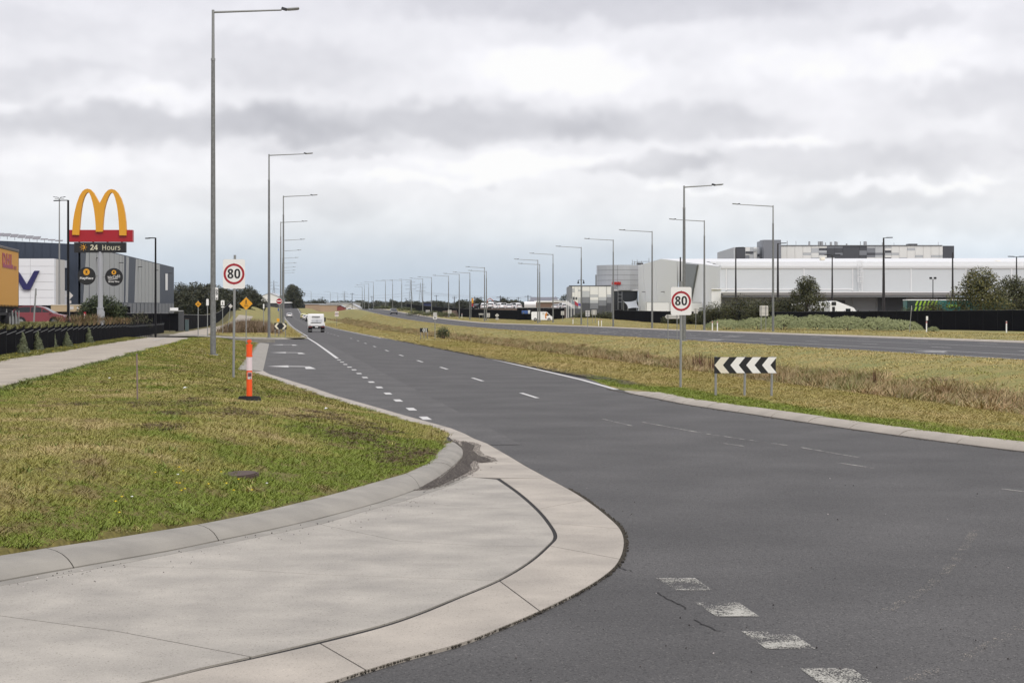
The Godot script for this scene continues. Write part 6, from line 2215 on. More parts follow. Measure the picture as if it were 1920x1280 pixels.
	yard_lamp("black pole without a visible head beside the green trailer", 1787, 275.0, 473, [], 0.16)
	yard_lamp("black twin-headed yard lamp rising above the large tree", 1907, 285.0, 481, [-1.0, 1.0])
	yard_lamp("short black mast in front of the slanted blade", 1276, 330.0, 482, [], 0.2)
	w = stand(1750, 290.0)
	w.y = 0.4
	o = thing("flood_light", "slim black pole with two small floodlights above the green trailer", "lamp post", w)
	b = mb()
	b.tube([Vector3.ZERO, Vector3(0, Y(523, 290) - 0.4, 0)], [0.09, 0.07], 7)
	put(b, "pole", M.black_paint, o)
	put(boxed(Vector3(0, Y(523.5, 290) - 0.4, 0), Vector3(1.1, 0.08, 0.1)), "cross_bar", M.galv_plain, o)
	for x: float in [-0.35, 0.35]: put(boxed(Vector3(x, Y(521, 290) - 0.4, 0), Vector3(0.42, 0.28, 0.2), 0.04), "flood_head", M.black_paint, o)
	w = stand(1089.5, 360.0)
	o = thing("lantern_post", "black post with two hanging bell lanterns near the flags", "lamp post", w)
	b = mb()
	b.tube([Vector3.ZERO, Vector3(0, Y(518, 360) - w.y, 0)], [0.11, 0.08], 7)
	put(b, "pole", M.black_paint, o)
	b = mb()
	b.tube([at(1084, 525, 360) - w, at(1095, 525, 360) - w], [0.04, 0.04], 5)
	put(b, "cross_bar", M.black_paint, o)
	for x: float in [1084.3, 1094.6]:
		b = mb()
		var p := at(x, 525, 360) - w
		b.tube([p, p + Vector3(0, -0.22, 0), p + Vector3(0, -0.45, 0), p + Vector3(0, -0.68, 0)], [0.06, 0.1, 0.13, 0.24], 10)
		put(b, "lantern", M.black_paint, o)
	# flags
	var n := 0
	for q: Array in [[1062, 562, Color(0.7, 0.7, 0.72)], [1065.5, 564, Color(0.72, 0.7, 0.74)], [1071, 560, Color(0.25, 0.3, 0.35)], [1076.5, 562, Color(0.4, 0.03, 0.05)]]:
		w = stand(q[0], 385.0)
		o = thing("flagpole", ["white flagpole with a limp white flag near the annex", "white flagpole with a pale flag beside the annex", "white flagpole with a grey blue flag in front of the annex", "white flagpole with a red and violet flag in front of the annex"][n], "flagpole", w)
		b = mb()
		b.tube([Vector3.ZERO, Vector3(0, Y(q[1], 385) - w.y, 0)], [0.07, 0.05], 7)
		put(b, "pole", M.white_plastic, o)
		b = mb()
		var y := Y(q[1] + 1, 385) - w.y
		for k in 4:
			var x0 := k * 0.22
			b.face([Vector3(x0, y - k * 0.16, 0.06 * (k % 2)), Vector3(x0 + 0.22, y - 0.16 - k * 0.16, 0.06 * ((k + 1) % 2)), Vector3(x0 + 0.2, y - 0.95 - k * 0.13, 0.06 * ((k + 1) % 2)), Vector3(x0, y - 0.85 - k * 0.12, 0.06 * (k % 2))], Vector3(0, y, -50))
		put(b, "flag", mat("flag_%d" % n, q[2], 0.8), o)
		if n == 3:
			b = mb()
			b.face([Vector3(0.9, y - 0.5, 0), Vector3(1.5, y - 0.75, 0.05), Vector3(1.5, y - 1.3, 0.05), Vector3(0.9, y - 1.1, 0)], Vector3(0, y, -50))
			put(b, "flag_fly", mat("flag_violet", Color(0.12, 0.1, 0.35), 0.8), o)
		n += 1
	# backs of signs and guide posts along the far carriageway
	sign_back("grey back of a small square sign near the hedge end", 1055, 330.0, 1052, 583, 1058, 590.5, [1055])
	sign_back("grey back of a tall sign on one long post in the median", 1102, 205.0, 1098, 582, 1106, 593, [1102])
	sign_back("pale back of a square sign on two posts in the far verge", 1114, 300.0, 1109.3, 581, 1118.6, 590, [1111, 1116.5])
	sign_back("pale low board on two short posts beside the black screen", 902, 375.0, 897.5, 587.4, 906.7, 590.2, [898.8, 905.5])
	sign_back("grey back of a square sign beyond the twin lamps", 915.5, 355.0, 913, 586.8, 918.5, 594.5, [915.8])
	sign_back("grey plate on a post in front of the white trailers", 1305, 225.0, 1301.2, 577.5, 1309, 587.5, [1305])
	sign_back("large grey sign back on two posts before the silvery shrubs", 1433, 196.0, 1425, 572.8, 1441, 592.0, [1427.5, 1436.5])
	sign_back("pale grey back of a sign by the distant fence bend", 844, 420.0, 839.5, 581, 846.5, 587.5, [843])
	sign_back("grey backs of signs on three posts by the distant shrubs", 802, 455.0, 798, 581, 806, 587, [799.5, 802, 804.5])
	w = stand(932, 362.0)
	o = signpost("warning_sign", "grey back of a diamond sign with a plate, before the black screen", "road sign", w, Y(587.6, 362) - w.y, 0.035)
	plate(o, diamond(0.42), Y(591.2, 362) - w.y, -0.05, M.sign_grey)
	plate(o, rounded(0.6, 0.32, 0.03), Y(597.5, 362) - w.y, -0.05, M.sign_grey, "supplementary_plate")
	# arrow-shaped direction board
	d = 128.0
	w = stand(1261, d)
	o = thing("direction_board", "grey arrow shaped direction board on two posts behind the speed sign", "road sign", w)
	b = mb()
	var y := Y(593.5, d) - w.y
	b.prism(poly([[-0.52, 0.0], [-0.42, 0.14], [0.5, 0.14], [0.5, -0.14], [-0.42, -0.14]]), Transform3D(Basis.IDENTITY, Vector3(0, y, -0.05)), 0.02)
	put(b, "board", M.sign_grey, o)
	put(boxed(Vector3(0, y, -0.025), Vector3(0.85, 0.04, 0.02)), "stiffener", M.galv_plain, o)
	for x: float in [-0.31, 0.33]:
		b = mb()
		b.tube([Vector3(x, -0.2, 0), Vector3(x, y + 0.16, 0)], [0.03, 0.03], 8)
		put(b, "post", M.galv_plain, o)
	w = stand(1708, 172.0)
	o = signpost("leaning_post", "thin bare leaning post in the verge before the green trailer", "post", w, Y(574, 172) - w.y, 0.028, 0.0, Vector2(0.1, 0))
	put(boxed(Vector3(0.1, Y(577, 172) - w.y, 0), Vector3(0.03, 0.4, 0.12)), "edge_plate", M.sign_grey, o)
	for q: Array in [[1345.5, 197], [1738, 172], [1888, 166], [1128, 272], [1122.5, 275], [1074.5, 300], [1336, 205], [1037, 330], [866, 420]]:
		guide_post("white guide post with a red reflector in the verge of the far carriageway", q[0], q[1], "guide posts of the far carriageway", 1.15)
	o = put(boxed(at(1739, 596.5, 184), Vector3(0.2, 0.42, 0.02), 0.004), "fence_notice", M.sign_white)
	tag(o, "small white notice plate hung on the tall black fence", "notice")
	build_right_plants()
func fence_right() -> void:
	var o := thing("screen_fence", "tall black screened fence along the warehouse yard", "fence")
	var pts := [Vector2(1990, 172), Vector2(1900, 183), Vector2(1700, 210), Vector2(1500, 250), Vector2(1370, 285), Vector2(1250, 318), Vector2(1150, 345)]
	fence_bays(o, pts, 2.15, 3.1)
	o = thing("screen_fence", "black screened fence curving up past the side road to the crest", "fence")
	fence_bays(o, [Vector2(1058, 345), Vector2(1000, 365), Vector2(900, 415), Vector2(845, 460), Vector2(800, 530), Vector2(762, 620)], 2.0, 6.0)
	o = thing("gate_screen", "taller black gate screen with a pale top rail behind the white van", "fence")
	for i in 7:
		var px := 969.5 + i * 10.0
		var d := 372.0
		put(boxed(Vector3(X(px + 4.8, d), (Y(577, d) + 0.6) * 0.5, -d), Vector3(9.7 * d / F, Y(577, d) - 0.6, 0.06)), "panel", M.mesh_black, o)
	put(boxed(Vector3(X(1004, 372), Y(576.7, 372), -372), Vector3(70 * 372.0 / F, 0.1, 0.1)), "top_rail", M.galv_plain, o)
func fence_bays(o: Node3D, pts: Array, h: float, bay: float) -> void:
	var post := mb()
	post.tube([Vector3(0, -0.2, 0), Vector3(0, h + 0.1, 0)], [0.035, 0.035], 6)
	var pm := post.mesh()
	for i in pts.size() - 1:
		var a := Vector3(X(pts[i].x, pts[i].y), 0, -pts[i].y)
		var b := Vector3(X(pts[i + 1].x, pts[i + 1].y), 0, -pts[i + 1].y)
		var n := maxi(1, int(a.distance_to(b) / bay))
		for k in n:
			var p := a.lerp(b, float(k) / n)
			var q := a.lerp(b, float(k + 1) / n)
			p.y = ground(p.x, -p.z) - 0.05
			q.y = ground(q.x, -q.z) - 0.05
			var e := put_mesh(pm, "post", M.black_paint, o)
			e.position = p
			var side := (q - p).cross(Vector3.UP).normalized() * 0.015
			var m := mb()
			var c := (p + q) * 0.5 + Vector3(0, h * 0.5, 0)
			for s: float in [-1.0, 1.0]: m.face([p + side * s, q + side * s, q + side * s + Vector3(0, h, 0), p + side * s + Vector3(0, h, 0)], c)
			put(m, "screen_panel", M.mesh_black, o)
			m = mb()
			m.tube([p + Vector3(0, h + 0.02, 0), q + Vector3(0, h + 0.02, 0)], [0.02, 0.02], 5)
			put(m, "top_rail", M.dark_metal, o)
func build_right_plants() -> void:
	var dark := [Color(0.075, 0.08, 0.034), Color(0.09, 0.09, 0.036), Color(0.11, 0.108, 0.04), Color(0.06, 0.066, 0.03)]
	var olive := [Color(0.13, 0.13, 0.04), Color(0.17, 0.15, 0.042), Color(0.085, 0.09, 0.036), Color(0.07, 0.075, 0.03)]
	tree("leafy_tree", "large olive green tree standing behind the black fence", Vector3(X(1838, 218), 0.45, -218), 6.9, 8.2, 0.9, 0.13, 12000, olive, 501, "", 26)
	tree("leafy_tree", "dark ragged tree joined to the large tree behind the fence", Vector3(X(1900, 226), 0.45, -226), 6.3, 6.4, 0.8, 0.13, 8500, dark, 502, "", 22)
	tree("leafy_tree", "upright dark pine-like tree beside the parked white truck cabs", Vector3(X(1513, 262), 0.45, -262), 7.2, 6.0, 0.8, 0.13, 9000, dark, 503, "", 22)
	shrub("yard_shrub", "rounded bush in front of the green trailer", Vector3(X(1752, 222), 0.5, -222), 3.8, 4.3, 2.4, 0.10, 3800, olive, 504)
	shrub("yard_shrub", "low green bush at the front end of the green trailer", Vector3(X(1702, 226), 0.5, -226), 3.0, 3.3, 2.0, 0.09, 2000, [Color(0.06, 0.08, 0.03), Color(0.08, 0.10, 0.035)], 505)
	shrub("yard_shrub", "yellow green bush in front of the parked truck cabs", Vector3(X(1538, 256), 0.5, -256), 3.6, 2.6, 2.0, 0.10, 1900, [Color(0.10, 0.115, 0.03), Color(0.07, 0.085, 0.03)], 506)
	shrub("yard_shrub", "small bush beside the truck cabs by the fence", Vector3(X(1560, 256), 0.5, -256), 2.4, 2.2, 1.8, 0.10, 1000, [Color(0.10, 0.115, 0.03), Color(0.07, 0.085, 0.03)], 507)
	shrub("yard_shrub", "sparse brownish shrub by the dock wall", Vector3(X(1650, 250), 0.5, -250), 2.6, 2.2, 1.6, 0.07, 500, [Color(0.12, 0.10, 0.06)], 508)
	for q: Array in [[1345, 292, 7, 4.4, "dark clipped hedge clump at the annex end of the loading dock"], [1392, 280, 8, 5.4, "dark tall hedge clump under the loading canopy"], [1430, 270, 7, 5.0, "dark hedge clump behind the large grey sign back"], [1468, 264, 6, 4.8, "dark hedge clump next to the upright pine-like tree"]]:
		shrub("hedge_clump", q[4], Vector3(X(q[0], q[1]), 0.45, -q[1]), q[2], q[3], 3.0, 0.13, 4200, dark, int(q[0]))
	for q: Array in [[1298, 300, 5, 2.4], [1268, 312, 5, 2.6], [1225, 352, 7, 2.9], [1180, 356, 7, 2.9], [1140, 360, 7, 3.0], [1100, 366, 7, 2.9]]:
		shrub("hedge_clump", "dark low hedge clump along the fence before the silver drum", Vector3(X(q[0], q[1]), 0.45, -q[1]), q[2], q[3], 2.6, 0.15, 2600, dark, int(q[0]), "hedge before the office", 0.0)
	# silvery ground-cover shrubs
	var silver := [Color(0.27, 0.295, 0.135), Color(0.23, 0.255, 0.11), Color(0.33, 0.345, 0.175), Color(0.18, 0.20, 0.085)]
	var n := 0
	for q: Array in [[1362, 214, 4.4, 1.25, 3.0], [1420, 208, 4.6, 1.45, 3.2], [1470, 202, 4.6, 1.75, 3.4], [1530, 197, 4.8, 1.7, 3.4], [1590, 192, 4.8, 1.55, 3.4], [1645, 187, 4.6, 1.45, 3.2], [1690, 184, 3.6, 1.15, 2.8], [1750, 176, 0.9, 0.45, 0.6]]:
		var lb: String = "low mound of silvery green shrub spreading before the black fence"
		var o := thing("silver_shrub", lb, "shrub", stand(q[0], q[1]), 0.0, "silvery shrub mounds before the fence")
		var g := RandomNumberGenerator.new()
		g.seed = 600 + n
		var s := mb()
		for i in 4: s.tube([Vector3(0, -0.1, 0), Vector3(cos(i * 1.6) * q[2] * 0.3, q[3] * 0.5, sin(i * 1.6) * q[4] * 0.3)], [0.05, 0.02], 5)
		put(s, "stem", M.bark, o)
		var b := cmb()
		for i in int(9000 * q[2] / 4.6):
			var x := g.randf_range(-1, 1)
			var z := g.randf_range(-1, 1)
			var rr := x * x + z * z
			if rr > 1.0: continue
			var bump := 0.86 + 0.24 * n2.get_noise_2d(x * q[2] * 1.4 + n * 9.0, z * q[4] * 1.4)
			var p := Vector3(x * q[2] * 0.62, q[3] * sqrt(1.0 - rr) * bump * g.randf_range(0.86, 1.02), z * q[4] * 0.6)
			var nn := Vector3(x, 0.9, z + 0.2).normalized()
			var a := (Vector3(g.randfn(), 0.8, g.randfn())).normalized()
			var ww := a.cross(nn).normalized()
			var c: Color = silver[g.randi() % 4]
			var f := g.randf_range(0.8, 1.2)
			b.col = Color(c.r * f, c.g * f, c.b * f)
			b.tri_n(p - ww * 0.035, p + ww * 0.035, p + a * g.randf_range(0.1, 0.2), nn, nn, nn)
		put(b, "foliage", M.leaf, o)
		n += 1
	for q: Array in [[812, 452, 5.0, 1.7], [782, 470, 5.5, 1.9], [838, 432, 4.5, 1.7], [760, 560, 6.0, 1.8], [720, 640, 8.0, 1.5]]:
		shrub("roadside_shrub", "grey green low shrub in the verge under the distant lamps", stand(q[0], q[1]), q[2], q[3], 3.0, 0.12, 1300, [Color(0.15, 0.165, 0.08), Color(0.12, 0.13, 0.06)], int(q[0]), "low shrubs under the distant lamps")

# ---- vehicles: local +x is forwards, y up ----
const UPHILL := 1.7007       # turn that points a vehicle along the near carriageway
func wide_prism(b: MB, pts: PackedVector2Array, hw: Callable) -> void:
	# side outline (x, y) given a half width that depends on height
	var idx := Geometry2D.triangulate_polygon(pts)
	for s: float in [-1.0, 1.0]:
		for i in range(0, idx.size(), 3):
			var q := []
			for k in 3:
				var p := pts[idx[i + k]]
				q.append(Vector3(p.x, p.y, s * hw.call(p.y)))
			b.tri_n(q[0], q[1], q[2], Vector3(0, 0.1, s).normalized(), Vector3(0, 0.1, s).normalized(), Vector3(0, 0.1, s).normalized())
	var c := Vector3.ZERO
	for p in pts: c += Vector3(p.x, p.y, 0) / pts.size()
	var ccw := not Geometry2D.is_polygon_clockwise(pts)
	for i in pts.size():
		var p := pts[i]
		var q := pts[(i + 1) % pts.size()]
		var e := q - p
		var g := Vector3(e.y, -e.x, 0) if ccw else Vector3(-e.y, e.x, 0)
		g = g.normalized()
		var a := Vector3(p.x, p.y, -hw.call(p.y))
		var d := Vector3(p.x, p.y, hw.call(p.y))
		var f := Vector3(q.x, q.y, -hw.call(q.y))
		var h := Vector3(q.x, q.y, hw.call(q.y))
		b.tri_n(a, f, h, g, g, g)
		b.tri_n(a, h, d, g, g, g)
func wheel(o: Node3D, x: float, z: float, r: float, w: float) -> void:
	var b := mb()
	var s := signf(z)
	b.tube([Vector3(x, r, z - s * w), Vector3(x, r, z - s * w * 0.95), Vector3(x, r, z - s * 0.03), Vector3(x, r, z)], [r * 0.9, r, r, r * 0.92], 20)
	var t := put(b, "wheel", M.rubber, o)
	b = mb()
	b.tube([Vector3(x, r, z - s * 0.02), Vector3(x, r, z + s * 0.012)], [r * 0.66, r * 0.6], 16)
	put(b, "rim", M.galv_plain, t)
func car(called: String, label: String, where: Vector3, turn: float, paint: Material, body: Array, cabin: Array, w: float, wheels: Array, r: float, group := "") -> Node3D:
	var o := thing(called, label, "car", where, turn, group)
	var h := w * 0.5
	var belt: float = cabin[0][1]
	var hw := func(y: float) -> float: return h * (1.0 - 0.05 * smoothstep(0.55, belt, y) - 0.03 * smoothstep(0.5, 0.25, y))
	var hc := func(y: float) -> float: return h * (0.94 - 0.34 * maxf(0.0, y - belt))
	var b := mb()
	wide_prism(b, poly(body), hw)
	var bd := put(b, "body", paint, o)
	b = mb()
	wide_prism(b, poly(cabin), hc)
	put(b, "cabin", paint, o)
	# glass: side windows set just proud of the cabin, windscreen and rear window
	var glass: Material = M.car_glass if M.has("car_glass") else mat("car_glass", Color(0.012, 0.014, 0.016), 0.08)
	var c := Vector2.ZERO
	for p: Array in cabin: c += Vector2(p[0], p[1]) / cabin.size()
	var x_split := [-0.62, 0.33]
	var inset := PackedVector2Array()
	for p: Array in cabin:
		var v := Vector2(p[0], p[1])
		inset.append(c + (v - c) * Vector2(0.86, 0.70))
	for s: float in [-1.0, 1.0]:
		for part in 3:
			var lo := -9.0 if part == 0 else x_split[part - 1] as float + 0.035
			var hi := 9.0 if part == 2 else x_split[part] as float - 0.035
			var got := Geometry2D.intersect_polygons(inset, PackedVector2Array([Vector2(lo, -1), Vector2(hi, -1), Vector2(hi, 9), Vector2(lo, 9)]))
			if got.is_empty(): continue
			b = mb()
			var idx := Geometry2D.triangulate_polygon(got[0])
			var nn := Vector3(0, 0.3, s).normalized()
			for i in range(0, idx.size(), 3):
				var q := []
				for k in 3:
					var p: Vector2 = got[0][idx[i + k]]
					q.append(Vector3(p.x, p.y, s * (hc.call(p.y) + 0.008)))
				b.tri_n(q[0], q[1], q[2], nn, nn, nn)
			put(b, "side_window", glass, o)
	for e: Array in [[cabin.size() - 1, cabin.size() - 2, "windscreen"], [0, 1, "rear_window"]]:
		var p := Vector2(cabin[e[0]][0], cabin[e[0]][1])
		var q := Vector2(cabin[e[1]][0], cabin[e[1]][1])
		var out := Vector2(0.02 if e[0] else -0.02, 0.012)
		var u := p.lerp(q, 0.1) + out
		var v := p.lerp(q, 0.92) + out
		b = mb()
		b.face([Vector3(u.x, u.y, -hc.call(u.y) * 0.9), Vector3(u.x, u.y, hc.call(u.y) * 0.9), Vector3(v.x, v.y, hc.call(v.y) * 0.88), Vector3(v.x, v.y, -hc.call(v.y) * 0.88)], Vector3(0, u.y - 0.3, 0))
		put(b, e[2], glass, o)
	for x: float in wheels:
		for s: float in [-1.0, 1.0]:
			b = mb()
			b.ring(Vector3(x, r, s * (h * 0.985)), 0.0, r * 1.16, Basis.IDENTITY, 0.012 * s, 24)
			put(b, "wheel_arch", M.rubber, o)
			wheel(o, x, s * (h + 0.005), r, 0.22)
	var x0: float = 1e9
	var x1: float = -1e9
	for p: Array in body:
		x0 = minf(x0, p[0])
		x1 = maxf(x1, p[0])
	var red: Material = M.tail_red if M.has("tail_red") else mat("tail_red", Color(0.25, 0.01, 0.012), 0.25)
	var lens: Material = M.head_lens if M.has("head_lens") else mat("head_lens", Color(0.65, 0.66, 0.68), 0.15)
	for s: float in [-1.0, 1.0]:
		put(boxed(Vector3(x0 + 0.06, belt - 0.18, s * h * 0.72), Vector3(0.14, 0.16, h * 0.42), 0.02), "tail_light", red, bd)
		put(boxed(Vector3(x1 - 0.2, belt - 0.24, s * h * 0.72), Vector3(0.2, 0.12, h * 0.4), 0.02), "headlight", lens, bd)
		put(boxed(Vector3(cabin[-1][0] - 0.25, belt + 0.08, s * (h + 0.06)), Vector3(0.16, 0.12, 0.16), 0.03), "mirror", paint, o)
	put(boxed(Vector3(x0 + 0.02, 0.6, 0), Vector3(0.05, 0.11, 0.36), 0.01), "number_plate", M.sign_white, bd)
	put(boxed(Vector3(x0 + 0.05, 0.38, 0), Vector3(0.16, 0.16, w * 0.9), 0.03), "rear_bumper", M.rubber, bd)
	put(boxed(Vector3(x1 - 0.06, 0.36, 0), Vector3(0.16, 0.16, w * 0.86), 0.03), "front_bumper", M.rubber, bd)
	return o
const SUV_BODY := [[-2.24, 0.42], [-2.28, 0.72], [-2.22, 1.0], [-1.9, 1.08], [-0.6, 1.07], [0.8, 1.04], [1.4, 1.0], [1.95, 0.92], [2.2, 0.78], [2.28, 0.55], [2.24, 0.34], [2.05, 0.24], [-2.05, 0.24]]
const SUV_CABIN := [[-2.2, 1.02], [-1.98, 1.4], [-1.78, 1.58], [-1.2, 1.665], [-0.2, 1.66], [0.35, 1.56], [1.3, 1.02]]
const SEDAN_BODY := [[-2.3, 0.4], [-2.32, 0.72], [-2.2, 0.95], [-1.6, 0.99], [-0.4, 0.96], [0.9, 0.93], [1.6, 0.86], [2.15, 0.72], [2.28, 0.5], [2.2, 0.28], [-2.15, 0.28]]
const SEDAN_CABIN := [[-1.85, 0.95], [-1.15, 1.36], [-0.7, 1.44], [0.1, 1.43], [0.5, 1.3], [1.15, 0.92]]
func build_vehicles() -> void:
	var red := mat("car_red", Color(0.20, 0.010, 0.018), 0.25)
	red.clearcoat_enabled = true
	red.clearcoat = 0.8
	var white := mat("car_white", Color(0.82, 0.82, 0.81), 0.3)
	white.clearcoat_enabled = true
	white.clearcoat = 0.6
	var dark := mat("car_dark", Color(0.022, 0.024, 0.028), 0.25)
	car("parked_car", "dark red sport utility car parked behind the grassy bank", Vector3(X(75, 150), 1.2, -150), 0.0, red, SUV_BODY, SUV_CABIN, 1.86, [-1.38, 1.36], 0.36)
	car("moving_car", "white sedan driving alone in the kerb lane towards the crest", stand(542, 620), UPHILL, white, SEDAN_BODY, SEDAN_CABIN, 1.84, [-1.35, 1.35], 0.33)
	car("moving_car", "white car directly ahead of the truck, last of a queue of three", stand(578, 482), UPHILL, white, SUV_BODY, SUV_CABIN, 1.86, [-1.38, 1.36], 0.35)
	car("moving_car", "white car in the middle of a queue of three ahead of the truck", stand(573, 530), UPHILL, white, SEDAN_BODY, SEDAN_CABIN, 1.84, [-1.35, 1.35], 0.33)
	car("moving_car", "pale yellow and white car heading the queue of three", stand(568.5, 575), UPHILL, mat("car_cream", Color(0.62, 0.60, 0.30), 0.35), SUV_BODY, SUV_CABIN, 1.86, [-1.38, 1.36], 0.35)
	car("moving_car", "dark car coming down the far carriageway", stand(738, 507), UPHILL + PI, dark, SUV_BODY, SUV_CABIN, 1.9, [-1.38, 1.36], 0.36)
	truck(white)
	van(white)
	yellow_trailer()
	green_trailer()
	white_trucks(white)
	for q: Array in [[655, 800, "white car at the top of the far carriageway"], [661.5, 820, "white box van cresting the far carriageway"]]:
		car("moving_car", q[2], stand(q[0], q[1]), UPHILL + PI, white, SUV_BODY, SUV_CABIN, 1.9, [-1.38, 1.36], 0.36)
func truck(white: Material) -> void:
	var w := stand(592.3, 230.0)
	var o := thing("tray_truck", "small white tray truck seen from behind in the kerb-side lane", "truck", w, UPHILL)
	var b := mb()
	wide_prism(b, poly([[1.3, 0.6], [1.28, 2.1], [1.4, 2.3], [2.5, 2.32], [2.85, 1.9], [3.0, 1.3], [3.0, 0.45], [1.4, 0.45]]), func(y: float): return 1.02 - 0.06 * smoothstep(1.9, 2.3, y))
	var cab := put(b, "cab", white, o)
	put(boxed(Vector3(1.27, 1.72, 0), Vector3(0.02, 0.5, 1.5), 0.01), "rear_window", mat("cab_glass", Color(0.16, 0.18, 0.19), 0.1), cab)
	put(boxed(Vector3(2.9, 1.65, 0), Vector3(0.12, 0.55, 1.7), 0.02), "windscreen", M.cab_glass, cab)
	for s: float in [-1.0, 1.0]:
		put(boxed(Vector3(2.5, 1.6, s * 1.18), Vector3(0.12, 0.55, 0.2), 0.03), "mirror", M.rubber, cab)
	# headboard frame and load on the tray
	put(boxed(Vector3(1.0, 1.55, 0), Vector3(0.06, 1.3, 1.95), 0.02), "headboard", white, o)
	for s: float in [-1.0, 1.0]: put(boxed(Vector3(0.98, 1.55, s * 0.98), Vector3(0.09, 1.45, 0.09), 0.02), "headboard_post", white, o)
	put(boxed(Vector3(0.9, 1.95, 0.0), Vector3(0.1, 0.16, 1.0), 0.02), "headboard_bar", M.galv_plain, o)
	put(boxed(Vector3(-0.9, 1.3, 0.1), Vector3(1.6, 0.7, 1.35), 0.03), "tool_box", mat("box_grey", Color(0.55, 0.56, 0.57), 0.5), o)
	put(boxed(Vector3(-1.72, 1.42, 0.08), Vector3(0.02, 0.42, 0.03)), "box_seam", M.rubber, o)
	put(boxed(Vector3(-0.8, 0.83, 0), Vector3(4.0, 0.09, 2.1), 0.02), "tray_floor", M.galv_plain, o)
	put(boxed(Vector3(-2.8, 0.98, 0), Vector3(0.05, 0.36, 2.1), 0.015), "tailgate", white, o)
	put(boxed(Vector3(-2.82, 1.2, -0.1), Vector3(0.05, 0.07, 1.3), 0.0), "dark_slot", M.rubber, o)
	for s: float in [-1.0, 1.0]:
		put(boxed(Vector3(-0.8, 1.0, s * 1.03), Vector3(4.0, 0.32, 0.04), 0.01), "side_gate", white, o)
		put(boxed(Vector3(-2.84, 0.86, s * 0.82), Vector3(0.04, 0.09, 0.09), 0.01), "latch", M.rubber, o)
		put(boxed(Vector3(-2.8, 0.68, s * 0.78), Vector3(0.08, 0.14, 0.44), 0.02), "tail_light", mat("tail_dark", Color(0.16, 0.03, 0.03), 0.3), o)
		put(boxed(Vector3(-2.5, 0.4, s * 0.78), Vector3(0.03, 0.5, 0.46), 0.01), "mudflap", M.rubber, o)
		put(boxed(Vector3(-2.53, 0.27, s * 0.78), Vector3(0.02, 0.07, 0.42), 0.005), "mudflap_strip", M.galv_plain, o)
		wheel(o, -1.7, s * 1.0, 0.38, 0.46)
		wheel(o, 2.1, s * 0.98, 0.38, 0.24)
	put(boxed(Vector3(-0.3, 0.6, 0), Vector3(5.0, 0.3, 0.8), 0.03), "chassis", M.rubber, o)
	put(boxed(Vector3(-2.84, 0.65, 0), Vector3(0.03, 0.12, 0.38), 0.01), "number_plate", M.sign_white, o)
	put(boxed(Vector3(-2.75, 0.27, 0), Vector3(0.06, 0.1, 1.05), 0.02), "step_bar", M.galv_plain, o)
func van(white: Material) -> void:
	var w := stand(1016, 345.0)
	var o := thing("delivery_van", "white delivery van with orange stripes on its front door, in the side road", "van", w + Vector3(0, 0.05, 0), 0.0)
	var b := mb()
	wide_prism(b, poly([[-1.98, 0.4], [-2.0, 1.6], [-1.9, 1.8], [0.7, 1.82], [1.0, 1.74], [1.62, 1.05], [2.05, 0.86], [2.1, 0.4], [1.95, 0.25], [-1.9, 0.25]]), func(y: float): return 0.92 - 0.08 * smoothstep(1.0, 1.8, y))
	put(b, "body", white, o)
	var orange := mat("van_orange", Color(0.62, 0.22, 0.015), 0.4)
	for s: float in [-1.0, 1.0]:
		b = mb()
		b.prism(poly([[0.62, 0.5], [0.95, 0.5], [0.75, 0.95], [1.02, 1.0], [0.95, 1.6], [0.78, 1.72], [0.58, 1.2]]), Transform3D(Basis.IDENTITY, Vector3(0, 0, s * 0.90 - (0.0 if s > 0 else 0.012))), 0.012 )
		put(b, "orange_stripe", orange, o)
		b = mb()
		b.prism(poly([[0.98, 1.02], [1.06, 1.55], [1.45, 1.1]]), Transform3D(Basis.IDENTITY, Vector3(0, 0, s * 0.905)), 0.01)
		put(b, "side_window", M.car_glass, o)
		put(boxed(Vector3(0.3, 1.45, s * 0.9), Vector3(0.42, 0.42, 0.02), 0.01), "grey_panel", M.sign_grey, o)
		for x: float in [-1.25, 1.35]: wheel(o, x, s * 0.93, 0.32, 0.2)
	put(boxed(Vector3(0, 0.3, 0), Vector3(3.9, 0.12, 1.7), 0.02), "sill", M.rubber, o)
	put(boxed(Vector3(1.36, 1.42, 0), Vector3(0.03, 0.7, 1.4), 0.01, Basis(Vector3.BACK, 0.75)), "windscreen", M.car_glass, o)
